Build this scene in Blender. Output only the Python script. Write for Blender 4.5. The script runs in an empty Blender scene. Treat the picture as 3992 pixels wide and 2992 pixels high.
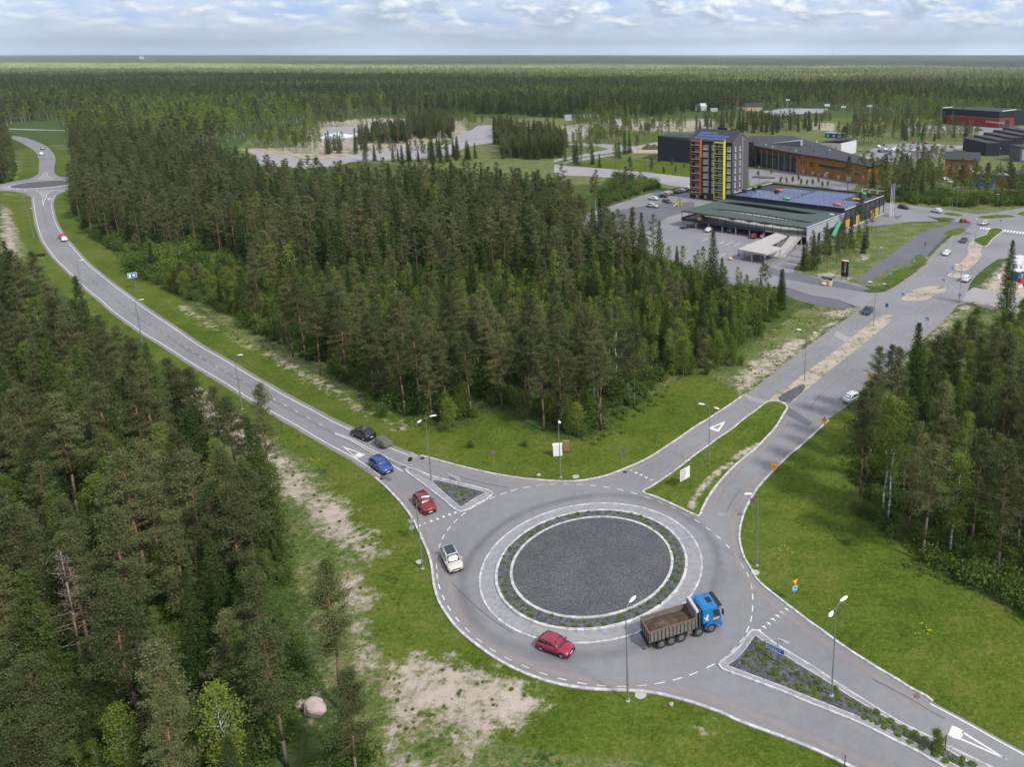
import bpy, bmesh, math, random
import numpy as np
from mathutils import Vector, Matrix
from mathutils.geometry import tessellate_polygon

random.seed(7); rng = np.random.default_rng(11)
SC = bpy.context.scene
COL = SC.collection
R = math.radians

# ---------------------------------------------------------------- camera
# drone camera: 58.6 m up, looking 14.2 degrees down with a shifted lens
PITCH = R(14.2); CS, SN = math.cos(PITCH), math.sin(PITCH)
FF = 3160.0; GG = 60.5                      # focal / cos, height / cos
FOC = FF * CS; HC = GG * CS
PX, PY0 = 2700.0, 211.0                     # principal column, horizon row (photo pixels, 3992 wide)
cam_d = bpy.data.cameras.new('camera'); cam = bpy.data.objects.new('camera', cam_d); COL.objects.link(cam)
SC.camera = cam
cam.location = (0, 0, HC); cam.rotation_euler = (R(90) - PITCH, 0, 0)
cam_d.sensor_width = 36.0; cam_d.lens = FOC / 3992 * 36
cam_d.shift_x = -(PX - 1996) / 3992
cam_d.shift_y = (PY0 + FF * SN - 1496) / 3992
cam_d.clip_start = 1.0; cam_d.clip_end = 90000
SC.render.resolution_x = 1024; SC.render.resolution_y = 768

# ---------------------------------------------------------------- world and sun
SUN_EL, SUN_AZ = R(44), R(128)              # azimuth clockwise from +Y: the sun stands behind the right shoulder
W = bpy.data.worlds.new('World'); SC.world = W; W.use_nodes = True
nt = W.node_tree; nt.nodes.clear()
def N(t, **kw):
    n = nt.nodes.new(t)
    for k, v in kw.items():
        if k.startswith('i_'): n.inputs[k[2:]].default_value = v
        else: setattr(n, k, v)
    return n
def L(a, b): nt.links.new(a, b)
def ramp(stops, fac=None, interp='LINEAR'):
    r = N('ShaderNodeValToRGB'); cr = r.color_ramp; cr.interpolation = interp
    while len(cr.elements) < len(stops): cr.elements.new(0.5)
    for e, (p, c) in zip(cr.elements, stops):
        e.position = p; e.color = (c if len(c) == 4 else (*c, 1)) if isinstance(c, tuple) else (c, c, c, 1)
    if fac is not None: L(fac, r.inputs[0])
    return r
def mth(op, a, b=None, c=None, clamp=False):
    m = N('ShaderNodeMath', operation=op); m.use_clamp = clamp
    for i, v in enumerate((a, b, c)):
        if v is None: continue
        if isinstance(v, (int, float)): m.inputs[i].default_value = v
        else: L(v, m.inputs[i])
    return m.outputs[0]
sky = N('ShaderNodeTexSky', sky_type='NISHITA', sun_disc=False, sun_elevation=SUN_EL, sun_rotation=SUN_AZ, dust_density=1.5)
bg_sky = N('ShaderNodeBackground', i_Strength=0.05); L(sky.outputs[0], bg_sky.inputs[0])
sep = N('ShaderNodeSeparateXYZ'); tc = N('ShaderNodeTexCoord'); L(tc.outputs['Generated'], sep.inputs[0])
zc = mth('MAXIMUM', sep.outputs[2], 0.0)
az = mth('ARCTAN2', sep.outputs[0], sep.outputs[1])
cv = N('ShaderNodeCombineXYZ'); L(mth('MULTIPLY', az, 24.0), cv.inputs[0]); L(mth('MULTIPLY', mth('LOGARITHM', mth('ADD', zc, 0.026), 2.718), 4.2), cv.inputs[1])
mp = N('ShaderNodeMapping'); mp.inputs['Location'].default_value = (3.1, 1.7, 0); L(cv.outputs[0], mp.inputs[0])
n1 = N('ShaderNodeTexNoise', i_Scale=0.58, i_Detail=9.0, i_Roughness=0.54, i_Distortion=0.15); L(mp.outputs[0], n1.inputs[0])
mp2 = N('ShaderNodeMapping'); mp2.inputs['Location'].default_value = (3.2, 1.95, 0); L(cv.outputs[0], mp2.inputs[0])
n2 = N('ShaderNodeTexNoise', i_Scale=0.58, i_Detail=9.0, i_Roughness=0.54, i_Distortion=0.15); L(mp2.outputs[0], n2.inputs[0])
lit = mth('SUBTRACT', n1.outputs[0], n2.outputs[0])            # bright rims towards the light
n3 = N('ShaderNodeTexNoise', i_Scale=1.5, i_Detail=6.0, i_Roughness=0.6, i_Distortion=0.3); L(mp.outputs[0], n3.inputs[0])
body = ramp([(0.30, (0.30, 0.45, 0.80)), (0.42, (0.44, 0.56, 0.80)), (0.50, (0.55, 0.63, 0.80)), (0.57, (0.38, 0.46, 0.63)), (0.75, (0.31, 0.37, 0.52))], n1.outputs[0])
litf = mth('MULTIPLY_ADD', lit, 6.0, mth('MULTIPLY_ADD', n3.outputs[0], 3.0, -1.52), clamp=True)
hz = N('ShaderNodeMapRange', i_1=0.0, i_2=0.035) if False else N('ShaderNodeMapRange')
hz.inputs[1].default_value = 0.0; hz.inputs[2].default_value = 0.042; L(zc, hz.inputs[0]); hz.interpolation_type = 'SMOOTHSTEP'
litf2 = mth('MULTIPLY', litf, hz.outputs[0])
mx1 = N('ShaderNodeMix', data_type='RGBA'); L(litf2, mx1.inputs[0]); L(body.outputs[0], mx1.inputs[6]); mx1.inputs[7].default_value = (1.0, 1.0, 1.0, 1)
hz2 = N('ShaderNodeMapRange'); hz2.inputs[1].default_value = 0.0; hz2.inputs[2].default_value = 0.05; L(zc, hz2.inputs[0]); hz2.interpolation_type = 'SMOOTHERSTEP'
mx2 = N('ShaderNodeMix', data_type='RGBA'); L(hz2.outputs[0], mx2.inputs[0]); mx2.inputs[6].default_value = (0.66, 0.76, 0.90, 1); L(mx1.outputs[2], mx2.inputs[7])
bg_cl = N('ShaderNodeBackground', i_Strength=0.34); L(mx2.outputs[2], bg_cl.inputs[0])
ms = N('ShaderNodeMixShader', i_Fac=0.9); L(bg_sky.outputs[0], ms.inputs[1]); L(bg_cl.outputs[0], ms.inputs[2])
wo = N('ShaderNodeOutputWorld'); L(ms.outputs[0], wo.inputs[0])

sd = bpy.data.lights.new('sun', 'SUN'); sd.energy = 5.0; sd.angle = R(5.5); sd.color = (1.0, 0.95, 0.86)
sun = bpy.data.objects.new('sun', sd); COL.objects.link(sun)
sdir = Vector((math.sin(SUN_AZ) * math.cos(SUN_EL), math.cos(SUN_AZ) * math.cos(SUN_EL), math.sin(SUN_EL)))
sun.rotation_euler = sdir.to_track_quat('Z', 'Y').to_euler()
SC.view_settings.view_transform = 'Standard'; SC.view_settings.look = 'None'
SC.view_settings.exposure = 1.88; SC.view_settings.gamma = 1
cy = SC.cycles
cy.max_bounces = 6; cy.diffuse_bounces = 2; cy.glossy_bounces = 2; cy.transmission_bounces = 2; cy.transparent_max_bounces = 12; cy.volume_bounces = 0
cy.use_denoising = True; cy.caustics_reflective = False; cy.caustics_refractive = False

# ---------------------------------------------------------------- reading the photo: crops -> photo pixels -> ground
REG = {0: (0, 0, 3992 / 2212), 1: (0, 400, .4523), 2: (1000, 350, .4523), 3: (2500, 400, .33906), 4: (3200, 350, .36181), 5: (2600, 900, .62929),
       6: (1300, 1600, .54274), 7: (2400, 1500, .45228), 8: (2800, 2200, .53888), 9: (300, 900, .6332), 10: (1700, 2100, .53797),
       11: (0, 1900, .65853), 12: (1400, 1150, .67812), 13: (3092, 1400, .60322), 14: (2400, 2200, .22614), 15: (2050, 2420, .10398),
       16: (1340, 1640, .13269), 17: (1580, 1880, .22923), 18: (2620, 760, .36166), 19: (2160, 380, .27137), 20: (3550, 900, .21108)}
def nat(r, x, y):
    a, b, s = REG[r]; return (a + x * s, b + y * s)
def at(r, x, y, z=0.0):
    """point of the plane at height z seen at crop r, pixel (x, y)"""
    nx, ny = nat(r, x, y)
    w = max(ny - PY0, 2.0); D = FF * (HC - z) / w
    return Vector(((nx - PX) * D / FOC, (D - (HC - z) * SN) / CS, z))
def tr(s):
    """'6:10,20 30,40 7:5,6' -> list of ground points"""
    out = []; r = 0
    for tok in s.split():
        if ':' in tok:
            a, tok = tok.split(':'); r = int(a)
        if tok:
            x, y = tok.split(','); p = at(r, float(x), float(y)); out.append((p.x, p.y))
    return out
def smooth(pts, closed=False, step=0.8):
    """Catmull-Rom through the points, evenly resampled"""
    P = [Vector(p) for p in pts]; n = len(P); out = []
    rngi = range(n) if closed else range(n - 1)
    for i in rngi:
        p1, p2 = P[i], P[(i + 1) % n]
        p0 = P[i - 1] if (closed or i > 0) else p1 * 2 - p2
        p3 = P[(i + 2) % n] if (closed or i + 2 < n) else p2 * 2 - p1
        d = (p2 - p1).length; k = max(1, int(d / step))
        a = 0.5
        t01 = max((p1 - p0).length ** a, 1e-3); t12 = max(d ** a, 1e-3); t23 = max((p3 - p2).length ** a, 1e-3)
        m1 = (p2 - p1) + ((p1 - p0) / t01 - (p2 - p0) / (t01 + t12)) * t12
        m2 = (p2 - p1) + ((p3 - p2) / t23 - (p3 - p1) / (t12 + t23)) * t12
        for j in range(k):
            t = j / k
            out.append(p1 * (2*t**3 - 3*t**2 + 1) + m1 * (t**3 - 2*t**2 + t) + p2 * (-2*t**3 + 3*t**2) + m2 * (t**3 - t**2))
    if not closed: out.append(P[-1].copy())
    return [(p.x, p.y) for p in out]
def offset(pl, d, closed=False):
    """shift a polyline sideways: positive to its left"""
    n = len(pl); out = []
    for i in range(n):
        a = pl[i - 1] if (i > 0 or closed) else pl[i]; b = pl[(i + 1) % n] if (i < n - 1 or closed) else pl[i]
        tx, ty = b[0] - a[0], b[1] - a[1]; l = math.hypot(tx, ty) or 1
        out.append((pl[i][0] - ty / l * d, pl[i][1] + tx / l * d))
    return out
def inside(X, Y, poly):
    X = np.asarray(X, float); Y = np.asarray(Y, float); r = np.zeros(X.shape, bool)
    n = len(poly)
    for i in range(n):
        x1, y1 = poly[i]; x2, y2 = poly[(i + 1) % n]
        if y1 == y2: continue
        c = ((y1 > Y) != (y2 > Y)) & (X < (x2 - x1) * (Y - y1) / (y2 - y1) + x1)
        r ^= c
    return r
def dist(X, Y, poly, closed=True):
    d = np.full(np.shape(X), 1e18); n = len(poly)
    for i in range(n if closed else n - 1):
        x1, y1 = poly[i]; x2, y2 = poly[(i + 1) % n]
        dx, dy = x2 - x1, y2 - y1; l2 = dx * dx + dy * dy or 1e-9
        t = np.clip(((X - x1) * dx + (Y - y1) * dy) / l2, 0, 1)
        d = np.minimum(d, (X - x1 - t * dx) ** 2 + (Y - y1 - t * dy) ** 2)
    return np.sqrt(d)
def sdist(X, Y, poly):
    d = dist(X, Y, poly); return np.where(inside(X, Y, poly), d, -d)

# ---------------------------------------------------------------- materials
MATS = {}
def newmat(name):
    global nt
    m = bpy.data.materials.new(name); m.use_nodes = True; nt = m.node_tree; nt.nodes.clear(); MATS[name] = m
    return m
def pbr(col, rough=0.8, metal=0.0, bump=None, spec=0.3, **kw):
    p = N('ShaderNodeBsdfPrincipled'); p.inputs['Roughness'].default_value = rough; p.inputs['Metallic'].default_value = metal
    p.inputs['Specular IOR Level'].default_value = spec
    if isinstance(col, tuple): p.inputs['Base Color'].default_value = (*col, 1)
    else: L(col, p.inputs['Base Color'])
    if bump is not None: L(bump, p.inputs['Normal'])
    o = N('ShaderNodeOutputMaterial'); L(p.outputs[0], o.inputs[0]); return p
def noise(scale, detail=4, rough=0.55, vec=None, dist_=0.0):
    n = N('ShaderNodeTexNoise', i_Scale=scale, i_Detail=float(detail), i_Roughness=rough, i_Distortion=dist_)
    if vec is not None: L(vec, n.inputs[0])
    return n.outputs[0]
def wpos():
    return N('ShaderNodeNewGeometry').outputs['Position']
def bumpn(h, strength=0.3, distance=0.05):
    b = N('ShaderNodeBump', i_Strength=strength, i_Distance=distance); L(h, b.inputs['Height']); return b.outputs[0]
def mixc(f, a, b, mode='MIX'):
    m = N('ShaderNodeMix', data_type='RGBA', blend_type=mode)
    for i, v in ((0, f), (6, a), (7, b)):
        if isinstance(v, (int, float)): m.inputs[i].default_value = v
        elif isinstance(v, tuple): m.inputs[i].default_value = (*v, 1)
        else: L(v, m.inputs[i])
    return m.outputs[2]
def simple(name, col, rough=0.7, metal=0.0, var=0.12, scale=2.0, spec=0.3):
    """plain surface with a little wear"""
    newmat(name); n = noise(scale, 5, 0.6, N('ShaderNodeTexCoord').outputs['Object'])
    c = mixc(n, tuple(x * (1 - var) for x in col), tuple(min(1, x * (1 + var)) for x in col))
    pbr(c, rough, metal, spec=spec); return MATS[name]

def m_asphalt(name, c0, c1, patch=0.5):
    newmat(name); p = wpos()
    big = noise(0.055, 6, 0.6, p); mid = noise(0.9, 5, 0.65, p); fine = noise(9, 3, 0.7, p)
    f = mth('ADD', mth('MULTIPLY', big, patch), mth('ADD', mth('MULTIPLY', mid, 0.25), mth('MULTIPLY', fine, 0.45)))
    r = ramp([(0.36, c0), (0.78, c1)], f)
    pbr(r.outputs[0], 0.85, bump=bumpn(fine, 0.25, 0.01)); return MATS[name]
m_asphalt('asphalt', (0.145, 0.145, 0.160), (0.285, 0.281, 0.296))
m_asphalt('asphalt_new', (0.085, 0.087, 0.105), (0.165, 0.165, 0.19))
m_asphalt('asphalt_pale', (0.21, 0.20, 0.215), (0.38, 0.36, 0.365))
def m_gravel(name, c0, c1, sc=7.0):
    newmat(name); p = wpos()
    v = N('ShaderNodeTexVoronoi', i_Scale=sc); L(p, v.inputs[0])
    sp = N('ShaderNodeSeparateColor'); L(v.outputs['Color'], sp.inputs[0])
    b = noise(0.25, 5, 0.6, p)
    f = mth('ADD', mth('MULTIPLY', sp.outputs[0], 0.6), mth('MULTIPLY', b, 0.5))
    r = ramp([(0.25, c0), (0.7, tuple((a + b_) / 2 for a, b_ in zip(c0, c1))), (0.9, c1)], f)
    pbr(r.outputs[0], 0.9, bump=bumpn(v.outputs['Distance'], 0.8, 0.06)); return MATS[name]
m_gravel('dark_gravel', (0.062, 0.063, 0.072), (0.165, 0.163, 0.175), 9.0)
m_gravel('grey_gravel', (0.06, 0.062, 0.074), (0.15, 0.152, 0.17), 4.0)
def m_stone(name, c0, c1, sc=3.0):
    newmat(name); p = wpos(); f = noise(sc, 6, 0.7, p)
    v = N('ShaderNodeTexVoronoi', i_Scale=2.2); L(p, v.inputs[0]); sp = N('ShaderNodeSeparateColor'); L(v.outputs['Color'], sp.inputs[0])
    r = ramp([(0.3, c0), (0.75, c1)], mth('ADD', mth('MULTIPLY', f, 0.6), mth('MULTIPLY', sp.outputs[0], 0.4)))
    pbr(r.outputs[0], 0.85, bump=bumpn(f, 0.3, 0.02)); return MATS[name]
m_stone('kerb_stone', (0.36, 0.35, 0.36), (0.66, 0.64, 0.64))
m_stone('sett_paving', (0.25, 0.25, 0.265), (0.33, 0.328, 0.345), 9.0)
def m_paint():
    newmat('road_paint'); p = wpos(); f = noise(3.5, 6, 0.75, p)
    r = ramp([(0.30, (0.40, 0.40, 0.42)), (0.50, (0.74, 0.73, 0.72))], f); pbr(r.outputs[0], 0.7)
m_paint()
simple('sand_fill', (0.42, 0.35, 0.29), 0.95, var=0.35, scale=0.8)

def m_decal(name, col, thr, soft, along=0.25, amax=0.7):
    """a stain lying on the road: UV x runs across it (0..1), y along it in metres"""
    newmat(name)
    uv = N('ShaderNodeUVMap'); s = N('ShaderNodeSeparateXYZ'); L(uv.outputs[0], s.inputs[0])
    edge = mth('SUBTRACT', 1.0, mth('ABSOLUTE', mth('MULTIPLY_ADD', s.outputs[0], 2.0, -1.0)))
    cb = N('ShaderNodeCombineXYZ'); L(mth('MULTIPLY', s.outputs[0], 3.0), cb.inputs[0]); L(mth('MULTIPLY', s.outputs[1], along), cb.inputs[1])
    n = noise(1.0, 5, 0.6, cb.outputs[0]); n2 = noise(0.35, 4, 0.6, wpos())
    a = mth('SUBTRACT', mth('ADD', mth('MULTIPLY', edge, 0.62), mth('MULTIPLY_ADD', n, 0.7, mth('MULTIPLY', n2, 0.5))), thr)
    a = mth('MULTIPLY', a, soft, clamp=True); a = mth('MULTIPLY', a, amax)
    p = N('ShaderNodeBsdfDiffuse'); p.inputs[0].default_value = (*col, 1)
    t = N('ShaderNodeBsdfTransparent'); m = N('ShaderNodeMixShader'); L(a, m.inputs[0]); L(t.outputs[0], m.inputs[1]); L(p.outputs[0], m.inputs[2])
    o = N('ShaderNodeOutputMaterial'); L(m.outputs[0], o.inputs[0])
m_decal('road_dust', (0.43, 0.375, 0.35), 0.66, 1.5, amax=0.55)
m_decal('tyre_marks', (0.085, 0.085, 0.10), 0.80, 1.3, 0.08, amax=0.32)
m_decal('worn_track', (0.42, 0.41, 0.43), 0.70, 1.3, 0.05, amax=0.5)

def m_ground():
    newmat('ground'); p = wpos()
    za = N('ShaderNodeAttribute', attribute_name='zone'); zs = N('ShaderNodeSeparateColor'); L(za.outputs['Color'], zs.inputs[0])
    lawn, sand, rough = zs.outputs[0], zs.outputs[1], zs.outputs[2]
    nb = noise(0.035, 5, 0.6, p); nm = noise(0.22, 6, 0.65, p); nf = noise(1.3, 5, 0.7, p); nff = noise(6.0, 3, 0.7, p)
    # forest floor
    ff = ramp([(0.32, (0.026, 0.045, 0.013)), (0.48, (0.055, 0.095, 0.022)), (0.58, (0.085, 0.115, 0.036)), (0.72, (0.15, 0.115, 0.075))],
              mth('ADD', mth('MULTIPLY', nm, 0.55), mth('MULTIPLY', nf, 0.45))).outputs[0]
    # mown lawn
    lw = ramp([(0.30, (0.024, 0.048, 0.005)), (0.42, (0.056, 0.094, 0.009)), (0.52, (0.096, 0.136, 0.017)), (0.61, (0.155, 0.158, 0.040)), (0.72, (0.22, 0.18, 0.095))],
              mth('ADD', mth('MULTIPLY', nb, 0.32), mth('ADD', mth('MULTIPLY', nm, 0.30), mth('MULTIPLY', nf, 0.38)))).outputs[0]
    # rough meadow
    rg = ramp([(0.34, (0.040, 0.085, 0.014)), (0.47, (0.100, 0.145, 0.036)), (0.57, (0.19, 0.18, 0.085)), (0.68, (0.36, 0.30, 0.235))],
              mth('ADD', mth('MULTIPLY', nm, 0.45), mth('MULTIPLY', nf, 0.55))).outputs[0]
    sn = ramp([(0.3, (0.33, 0.272, 0.225)), (0.6, (0.49, 0.415, 0.355)), (0.8, (0.60, 0.53, 0.465))], mth('ADD', mth('MULTIPLY', nm, 0.5), mth('MULTIPLY', nff, 0.5))).outputs[0]
    edge = mth('ADD', mth('MULTIPLY', nm, 0.5), mth('MULTIPLY', nf, 0.5))
    edge2 = mth('ADD', mth('MULTIPLY', nm, 0.35), mth('MULTIPLY', noise(0.8, 6, 0.75, p), 0.65))
    def mask(v, lo=0.12):
        return mth('MULTIPLY', mth('SUBTRACT', mth('ADD', v, mth('MULTIPLY', mth('SUBTRACT', edge2 if lo > .3 else edge, 0.5), 3.0 if lo > .3 else 1.7)), 0.44), 2.6 if lo > .3 else 5.0, clamp=True)
    c = mixc(mask(rough), ff, rg); c = mixc(mask(lawn), c, lw)
    n25 = noise(2.6, 4, 0.7, p); tex = ramp([(0.28, 0.50), (0.72, 1.45)], mth('ADD', mth('MULTIPLY', nff, .6), mth('MULTIPLY', n25, .4))).outputs[0]
    c = mixc(1.0, c, tex, 'MULTIPLY')
    c = mixc(mask(sand, .5), c, sn)
    pbr(c, 0.95, bump=bumpn(mth('ADD', nf, mth('MULTIPLY', nff, 0.4)), 0.7, 0.25), spec=0.1)
m_ground()
m_d = simple('weathered_steel', (0.30, 0.32, 0.31), 0.45, 0.6, 0.2, 3)

# ---------------------------------------------------------------- objects
def tag(o, label=None, cat=None, group=None, kind=None):
    if label: o['label'] = label
    if cat: o['category'] = cat
    if group: o['group'] = group
    if kind: o['kind'] = kind
    return o
def mkmesh(name, verts, faces, mats=None, uvs=None, smooth_=False, fm=None):
    me = bpy.data.meshes.new(name)
    me.from_pydata([tuple(v) for v in verts], [], [tuple(f) for f in faces])
    for m in (mats if isinstance(mats, (list, tuple)) else [mats]):
        if m: me.materials.append(MATS[m] if isinstance(m, str) else m)
    if fm is not None: me.polygons.foreach_set('material_index', fm)
    if uvs is not None:
        uvl = me.uv_layers.new(name='UVMap')
        li = np.zeros(len(me.loops), np.int32); me.loops.foreach_get('vertex_index', li)
        uvl.data.foreach_set('uv', np.asarray(uvs, np.float32)[li].ravel())
    if smooth_: me.polygons.foreach_set('use_smooth', [True] * len(me.polygons))
    me.update(); return me
def link(name, me, parent=None, loc=None, rot=None):
    o = bpy.data.objects.new(name, me); COL.objects.link(o)
    if parent is not None: o.parent = parent
    if loc is not None: o.location = loc
    if rot is not None: o.rotation_euler = rot
    return o
def empty(name, loc=(0, 0, 0), rz=0.0, sc=1.0):
    o = bpy.data.objects.new(name, None); COL.objects.link(o); o.location = loc; o.rotation_euler = (0, 0, rz); o.scale = (sc, sc, sc)
    o.empty_display_size = 0.1; return o
def copytree(o, parent=None):
    c = o.copy(); COL.objects.link(c)
    if parent is not None: c.parent = parent
    for ch in list(o.children): copytree(ch, c)
    return c

class MB:
    """collects simple shapes into one mesh"""
    def __init__(s): s.v = []; s.f = []; s.m = []; s.M = Matrix.Identity(4)
    def add(s, vs, fs, mi=0):
        b = len(s.v); s.v += [tuple(s.M @ Vector(v)) for v in vs]; s.f += [tuple(b + i for i in f) for f in fs]; s.m += [mi] * len(fs)
    def box(s, x0, x1, y0, y1, z0, z1, mi=0):
        s.add([(x0, y0, z0), (x1, y0, z0), (x1, y1, z0), (x0, y1, z0), (x0, y0, z1), (x1, y0, z1), (x1, y1, z1), (x0, y1, z1)],
              [(0, 3, 2, 1), (4, 5, 6, 7), (0, 1, 5, 4), (1, 2, 6, 5), (2, 3, 7, 6), (3, 0, 4, 7)], mi)
    def prism(s, poly, z0, z1, mi=0, top=True, bot=True):
        """poly: list of (x, y); z1 may be a function of (x, y)"""
        n = len(poly); zf = z1 if callable(z1) else (lambda x, y: z1); zb = z0 if callable(z0) else (lambda x, y: z0)
        vs = [(x, y, zb(x, y)) for x, y in poly] + [(x, y, zf(x, y)) for x, y in poly]
        fs = [(i, (i + 1) % n, n + (i + 1) % n, n + i) for i in range(n)]
        if top or bot:
            tris = tessellate_polygon([[Vector((x, y, 0)) for x, y in poly]])
            for t in tris:
                if top: fs.append(tuple(n + i for i in t))
                if bot: fs.append(tuple(t))
        s.add(vs, fs, mi)
    def cyl(s, p0, p1, r0, r1=None, n=8, mi=0, cap=True):
        p0 = Vector(p0); p1 = Vector(p1); r1 = r0 if r1 is None else r1
        d = (p1 - p0).normalized(); a = d.orthogonal().normalized(); b = d.cross(a)
        vs = []
        for p, r in ((p0, r0), (p1, r1)):
            for i in range(n):
                t = 2 * math.pi * i / n; vs.append(p + a * math.cos(t) * r + b * math.sin(t) * r)
        fs = [(i, (i + 1) % n, n + (i + 1) % n, n + i) for i in range(n)]
        if cap: fs += [tuple(range(n))[::-1], tuple(range(n, 2 * n))]
        s.add(vs, fs, mi)
    def tube(s, pts, rs, n=8, mi=0):
        for i in range(len(pts) - 1):
            r0 = rs[i] if isinstance(rs, (list, tuple)) else rs; r1 = rs[i + 1] if isinstance(rs, (list, tuple)) else rs
            s.cyl(pts[i], pts[i + 1], r0, r1, n, mi)
    def build(s, name, mats, parent=None, smooth_=False, loc=None, rot=None):
        me = mkmesh(name, s.v, s.f, mats, smooth_=smooth_, fm=s.m)
        bm = bmesh.new(); bm.from_mesh(me); bmesh.ops.recalc_face_normals(bm, faces=bm.faces); bm.to_mesh(me); bm.free()
        return link(name, me, parent, loc, rot)

def sheet(name, poly, z, mat, parent=None, kind='structure', holes=()):
    loops = [[Vector((x, y, 0)) for x, y in poly]] + [[Vector((x, y, 0)) for x, y in h] for h in holes]
    flat = [v for l in loops for v in l]
    tris = tessellate_polygon(loops)
    vs = [(v.x, v.y, z) for v in flat]; fs = []
    for a, b, c in tris:
        n = (flat[b] - flat[a]).cross(flat[c] - flat[a])
        fs.append((a, b, c) if n.z > 0 else (a, c, b))
    o = link(name, mkmesh(name, vs, fs, mat), parent)
    if kind and parent is None: o['kind'] = kind
    return o
def ribbon_data(pl, w0, w1, z, closed=False, acc=None):
    """strip between two sideways offsets of a polyline"""
    a = offset(pl, w0, closed); b = offset(pl, w1, closed); vs, fs, uv = acc if acc else ([], [], [])
    base = len(vs); s = 0; n = len(pl)
    for i in range(n):
        if i: s += math.hypot(pl[i][0] - pl[i-1][0], pl[i][1] - pl[i-1][1])
        vs += [(*a[i], z), (*b[i], z)]; uv += [(0, s), (1, s)]
    for i in range(n if closed else n - 1):
        j = (i + 1) % n; q = (base + 2*i, base + 2*i + 1, base + 2*j + 1, base + 2*j)
        fs.append(q if w0 > w1 else q[::-1])
    return vs, fs, uv
def fixup(vs, fs):
    out = []
    for f in fs:
        a, b, c = (Vector(vs[f[0]]), Vector(vs[f[1]]), Vector(vs[f[2]]))
        out.append(f if (b - a).cross(c - a).z > 0 else f[::-1])
    return out
def ribbons(name, lst, z, mat, kind='structure'):
    acc = ([], [], [])
    for pl, w0, w1, cl in lst: ribbon_data(pl, w0, w1, z, cl, acc)
    o = link(name, mkmesh(name, acc[0], fixup(acc[0], acc[1]), mat, acc[2]))
    if kind: o['kind'] = kind
    return o
def kerb(name, pl, w, h, closed=False, z0=0.0, mat='kerb_stone', parent=None):
    a = offset(pl, w / 2, closed); b = offset(pl, -w / 2, closed); n = len(pl); vs = []; fs = []
    for i in range(n): vs += [(*a[i], z0), (*a[i], z0 + h), (*b[i], z0 + h), (*b[i], z0)]
    for i in range(n if closed else n - 1):
        j = (i + 1) % n
        for k in range(3): fs.append((4*i + k, 4*j + k, 4*j + k + 1, 4*i + k + 1))
    if not closed: fs += [(0, 1, 2, 3), (4*n - 1, 4*n - 2, 4*n - 3, 4*n - 4)]
    me = mkmesh(name, vs, fs, mat); bm = bmesh.new(); bm.from_mesh(me); bmesh.ops.recalc_face_normals(bm, faces=bm.faces); bm.to_mesh(me); bm.free()
    o = link(name, me, parent)
    if parent is None: o['kind'] = 'structure'
    return o
def circle(c, r, n=96): return [(c[0] + r * math.cos(2*math.pi*i/n), c[1] + r * math.sin(2*math.pi*i/n)) for i in range(n)]

# ================================================================ ROADS: outlines read from the photo
YOFF = HC * SN / CS
RC = (-11.84, 96.1 - YOFF)                   # centre of the near roundabout
KA = tr('6:305,485 370,540 430,600 490,665 540,730 580,790 610,850 640,920 670,985 695,1050 712,1120 720,1180 728,1250 745,1320 770,1385 '
        '10:130,615 200,690 280,755 380,830 490,900 600,955 720,1005 850,1045 1000,1075 1150,1092 1300,1098 1400,1102 1500,1108 1600,1122 '
        '1720,1150 1850,1185 1980,1230 2100,1275 8:120,1120 260,1175 400,1225 560,1285 720,1350 830,1400 960,1465 1150,1550 1400,1670')
KB = tr('6:620,330 700,350 800,378 900,405 1000,430 1100,452 1200,472 1300,487 1400,500 1500,508 1600,515 1700,516 1800,508 1900,490 2000,462 '
        '7:100,722 200,680 300,630 400,565 500,500 600,430 700,360 800,300 900,235 1000,170 1105,95')
KR = tr('7:1830,310 1700,430 1600,520 1480,620 1380,720 1300,800 1220,890 1170,970 1120,1060 1090,1140 1070,1220 1060,1300 1065,1370 1080,1430 1102,1500 1165,1603 '
        '8:270,110 330,170 400,225 480,290 560,350 650,420 750,490 850,565 950,635 1060,705 1180,780 1300,850 1400,915 1500,965 1545,1000')
KR2 = tr('8:1545,1000 1650,1055 1750,1108 1900,1190 2050,1275 2212,1362 2400,1470 2700,1640')
LR = tr('1:490,800 470,830 462,890 475,960 500,1040 540,1110 590,1180 650,1250 720,1330 800,1410 900,1490 1000,1570 '
        '9:300,375 400,450 500,520 600,585 700,655 800,720 900,775 1000,835 1100,895 1200,950 1300,1010 1400,1062 1500,1115 1600,1170 1700,1215 1850,1280 1950,1330 2105,1388')
LL = tr('1:270,820 275,870 285,950 300,1040 320,1110 350,1190 400,1270 460,1350 530,1420 600,1490 680,1570 '
        '9:60,375 130,430 200,495 300,570 400,640 500,700 600,765 700,830 800,890 900,950 1000,1015 1100,1075 1200,1135 1300,1190 1400,1250 1500,1310 1600,1365 1700,1420 1790,1480 1841,1521')
NL = tr('5:480,1025 560,960 620,912 800,770 1000,622 1150,515 1200,470 1260,425 1340,385 1420,340 1560,240 1610,185 1700,90 1790,20 4:1470,1560 1560,1490 1640,1430')
NR = tr('4:2189,1790 5:2130,130 2060,170 1960,240 1890,310 1850,400 1760,510 1680,590 1560,700 1440,800 1330,900 1220,990 1120,1085 995,1170')
MINI = tr('1:0,762 -160,764 -160,712 0,705 120,680 250,655 320,620 335,560 335,490 310,430 250,385 180,345 100,310 0,285 -150,262 -150,240 0,255 80,280 200,298 300,330 390,370 440,410 470,450 478,500 468,570 480,620 520,640 600,650 655,660 672,690 660,715 620,745 560,765')
MINIa = tr('1:250,800 200,780 120,765')
sKA, sKB, sKR = smooth(KA), smooth(KB), smooth(KR)
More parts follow.
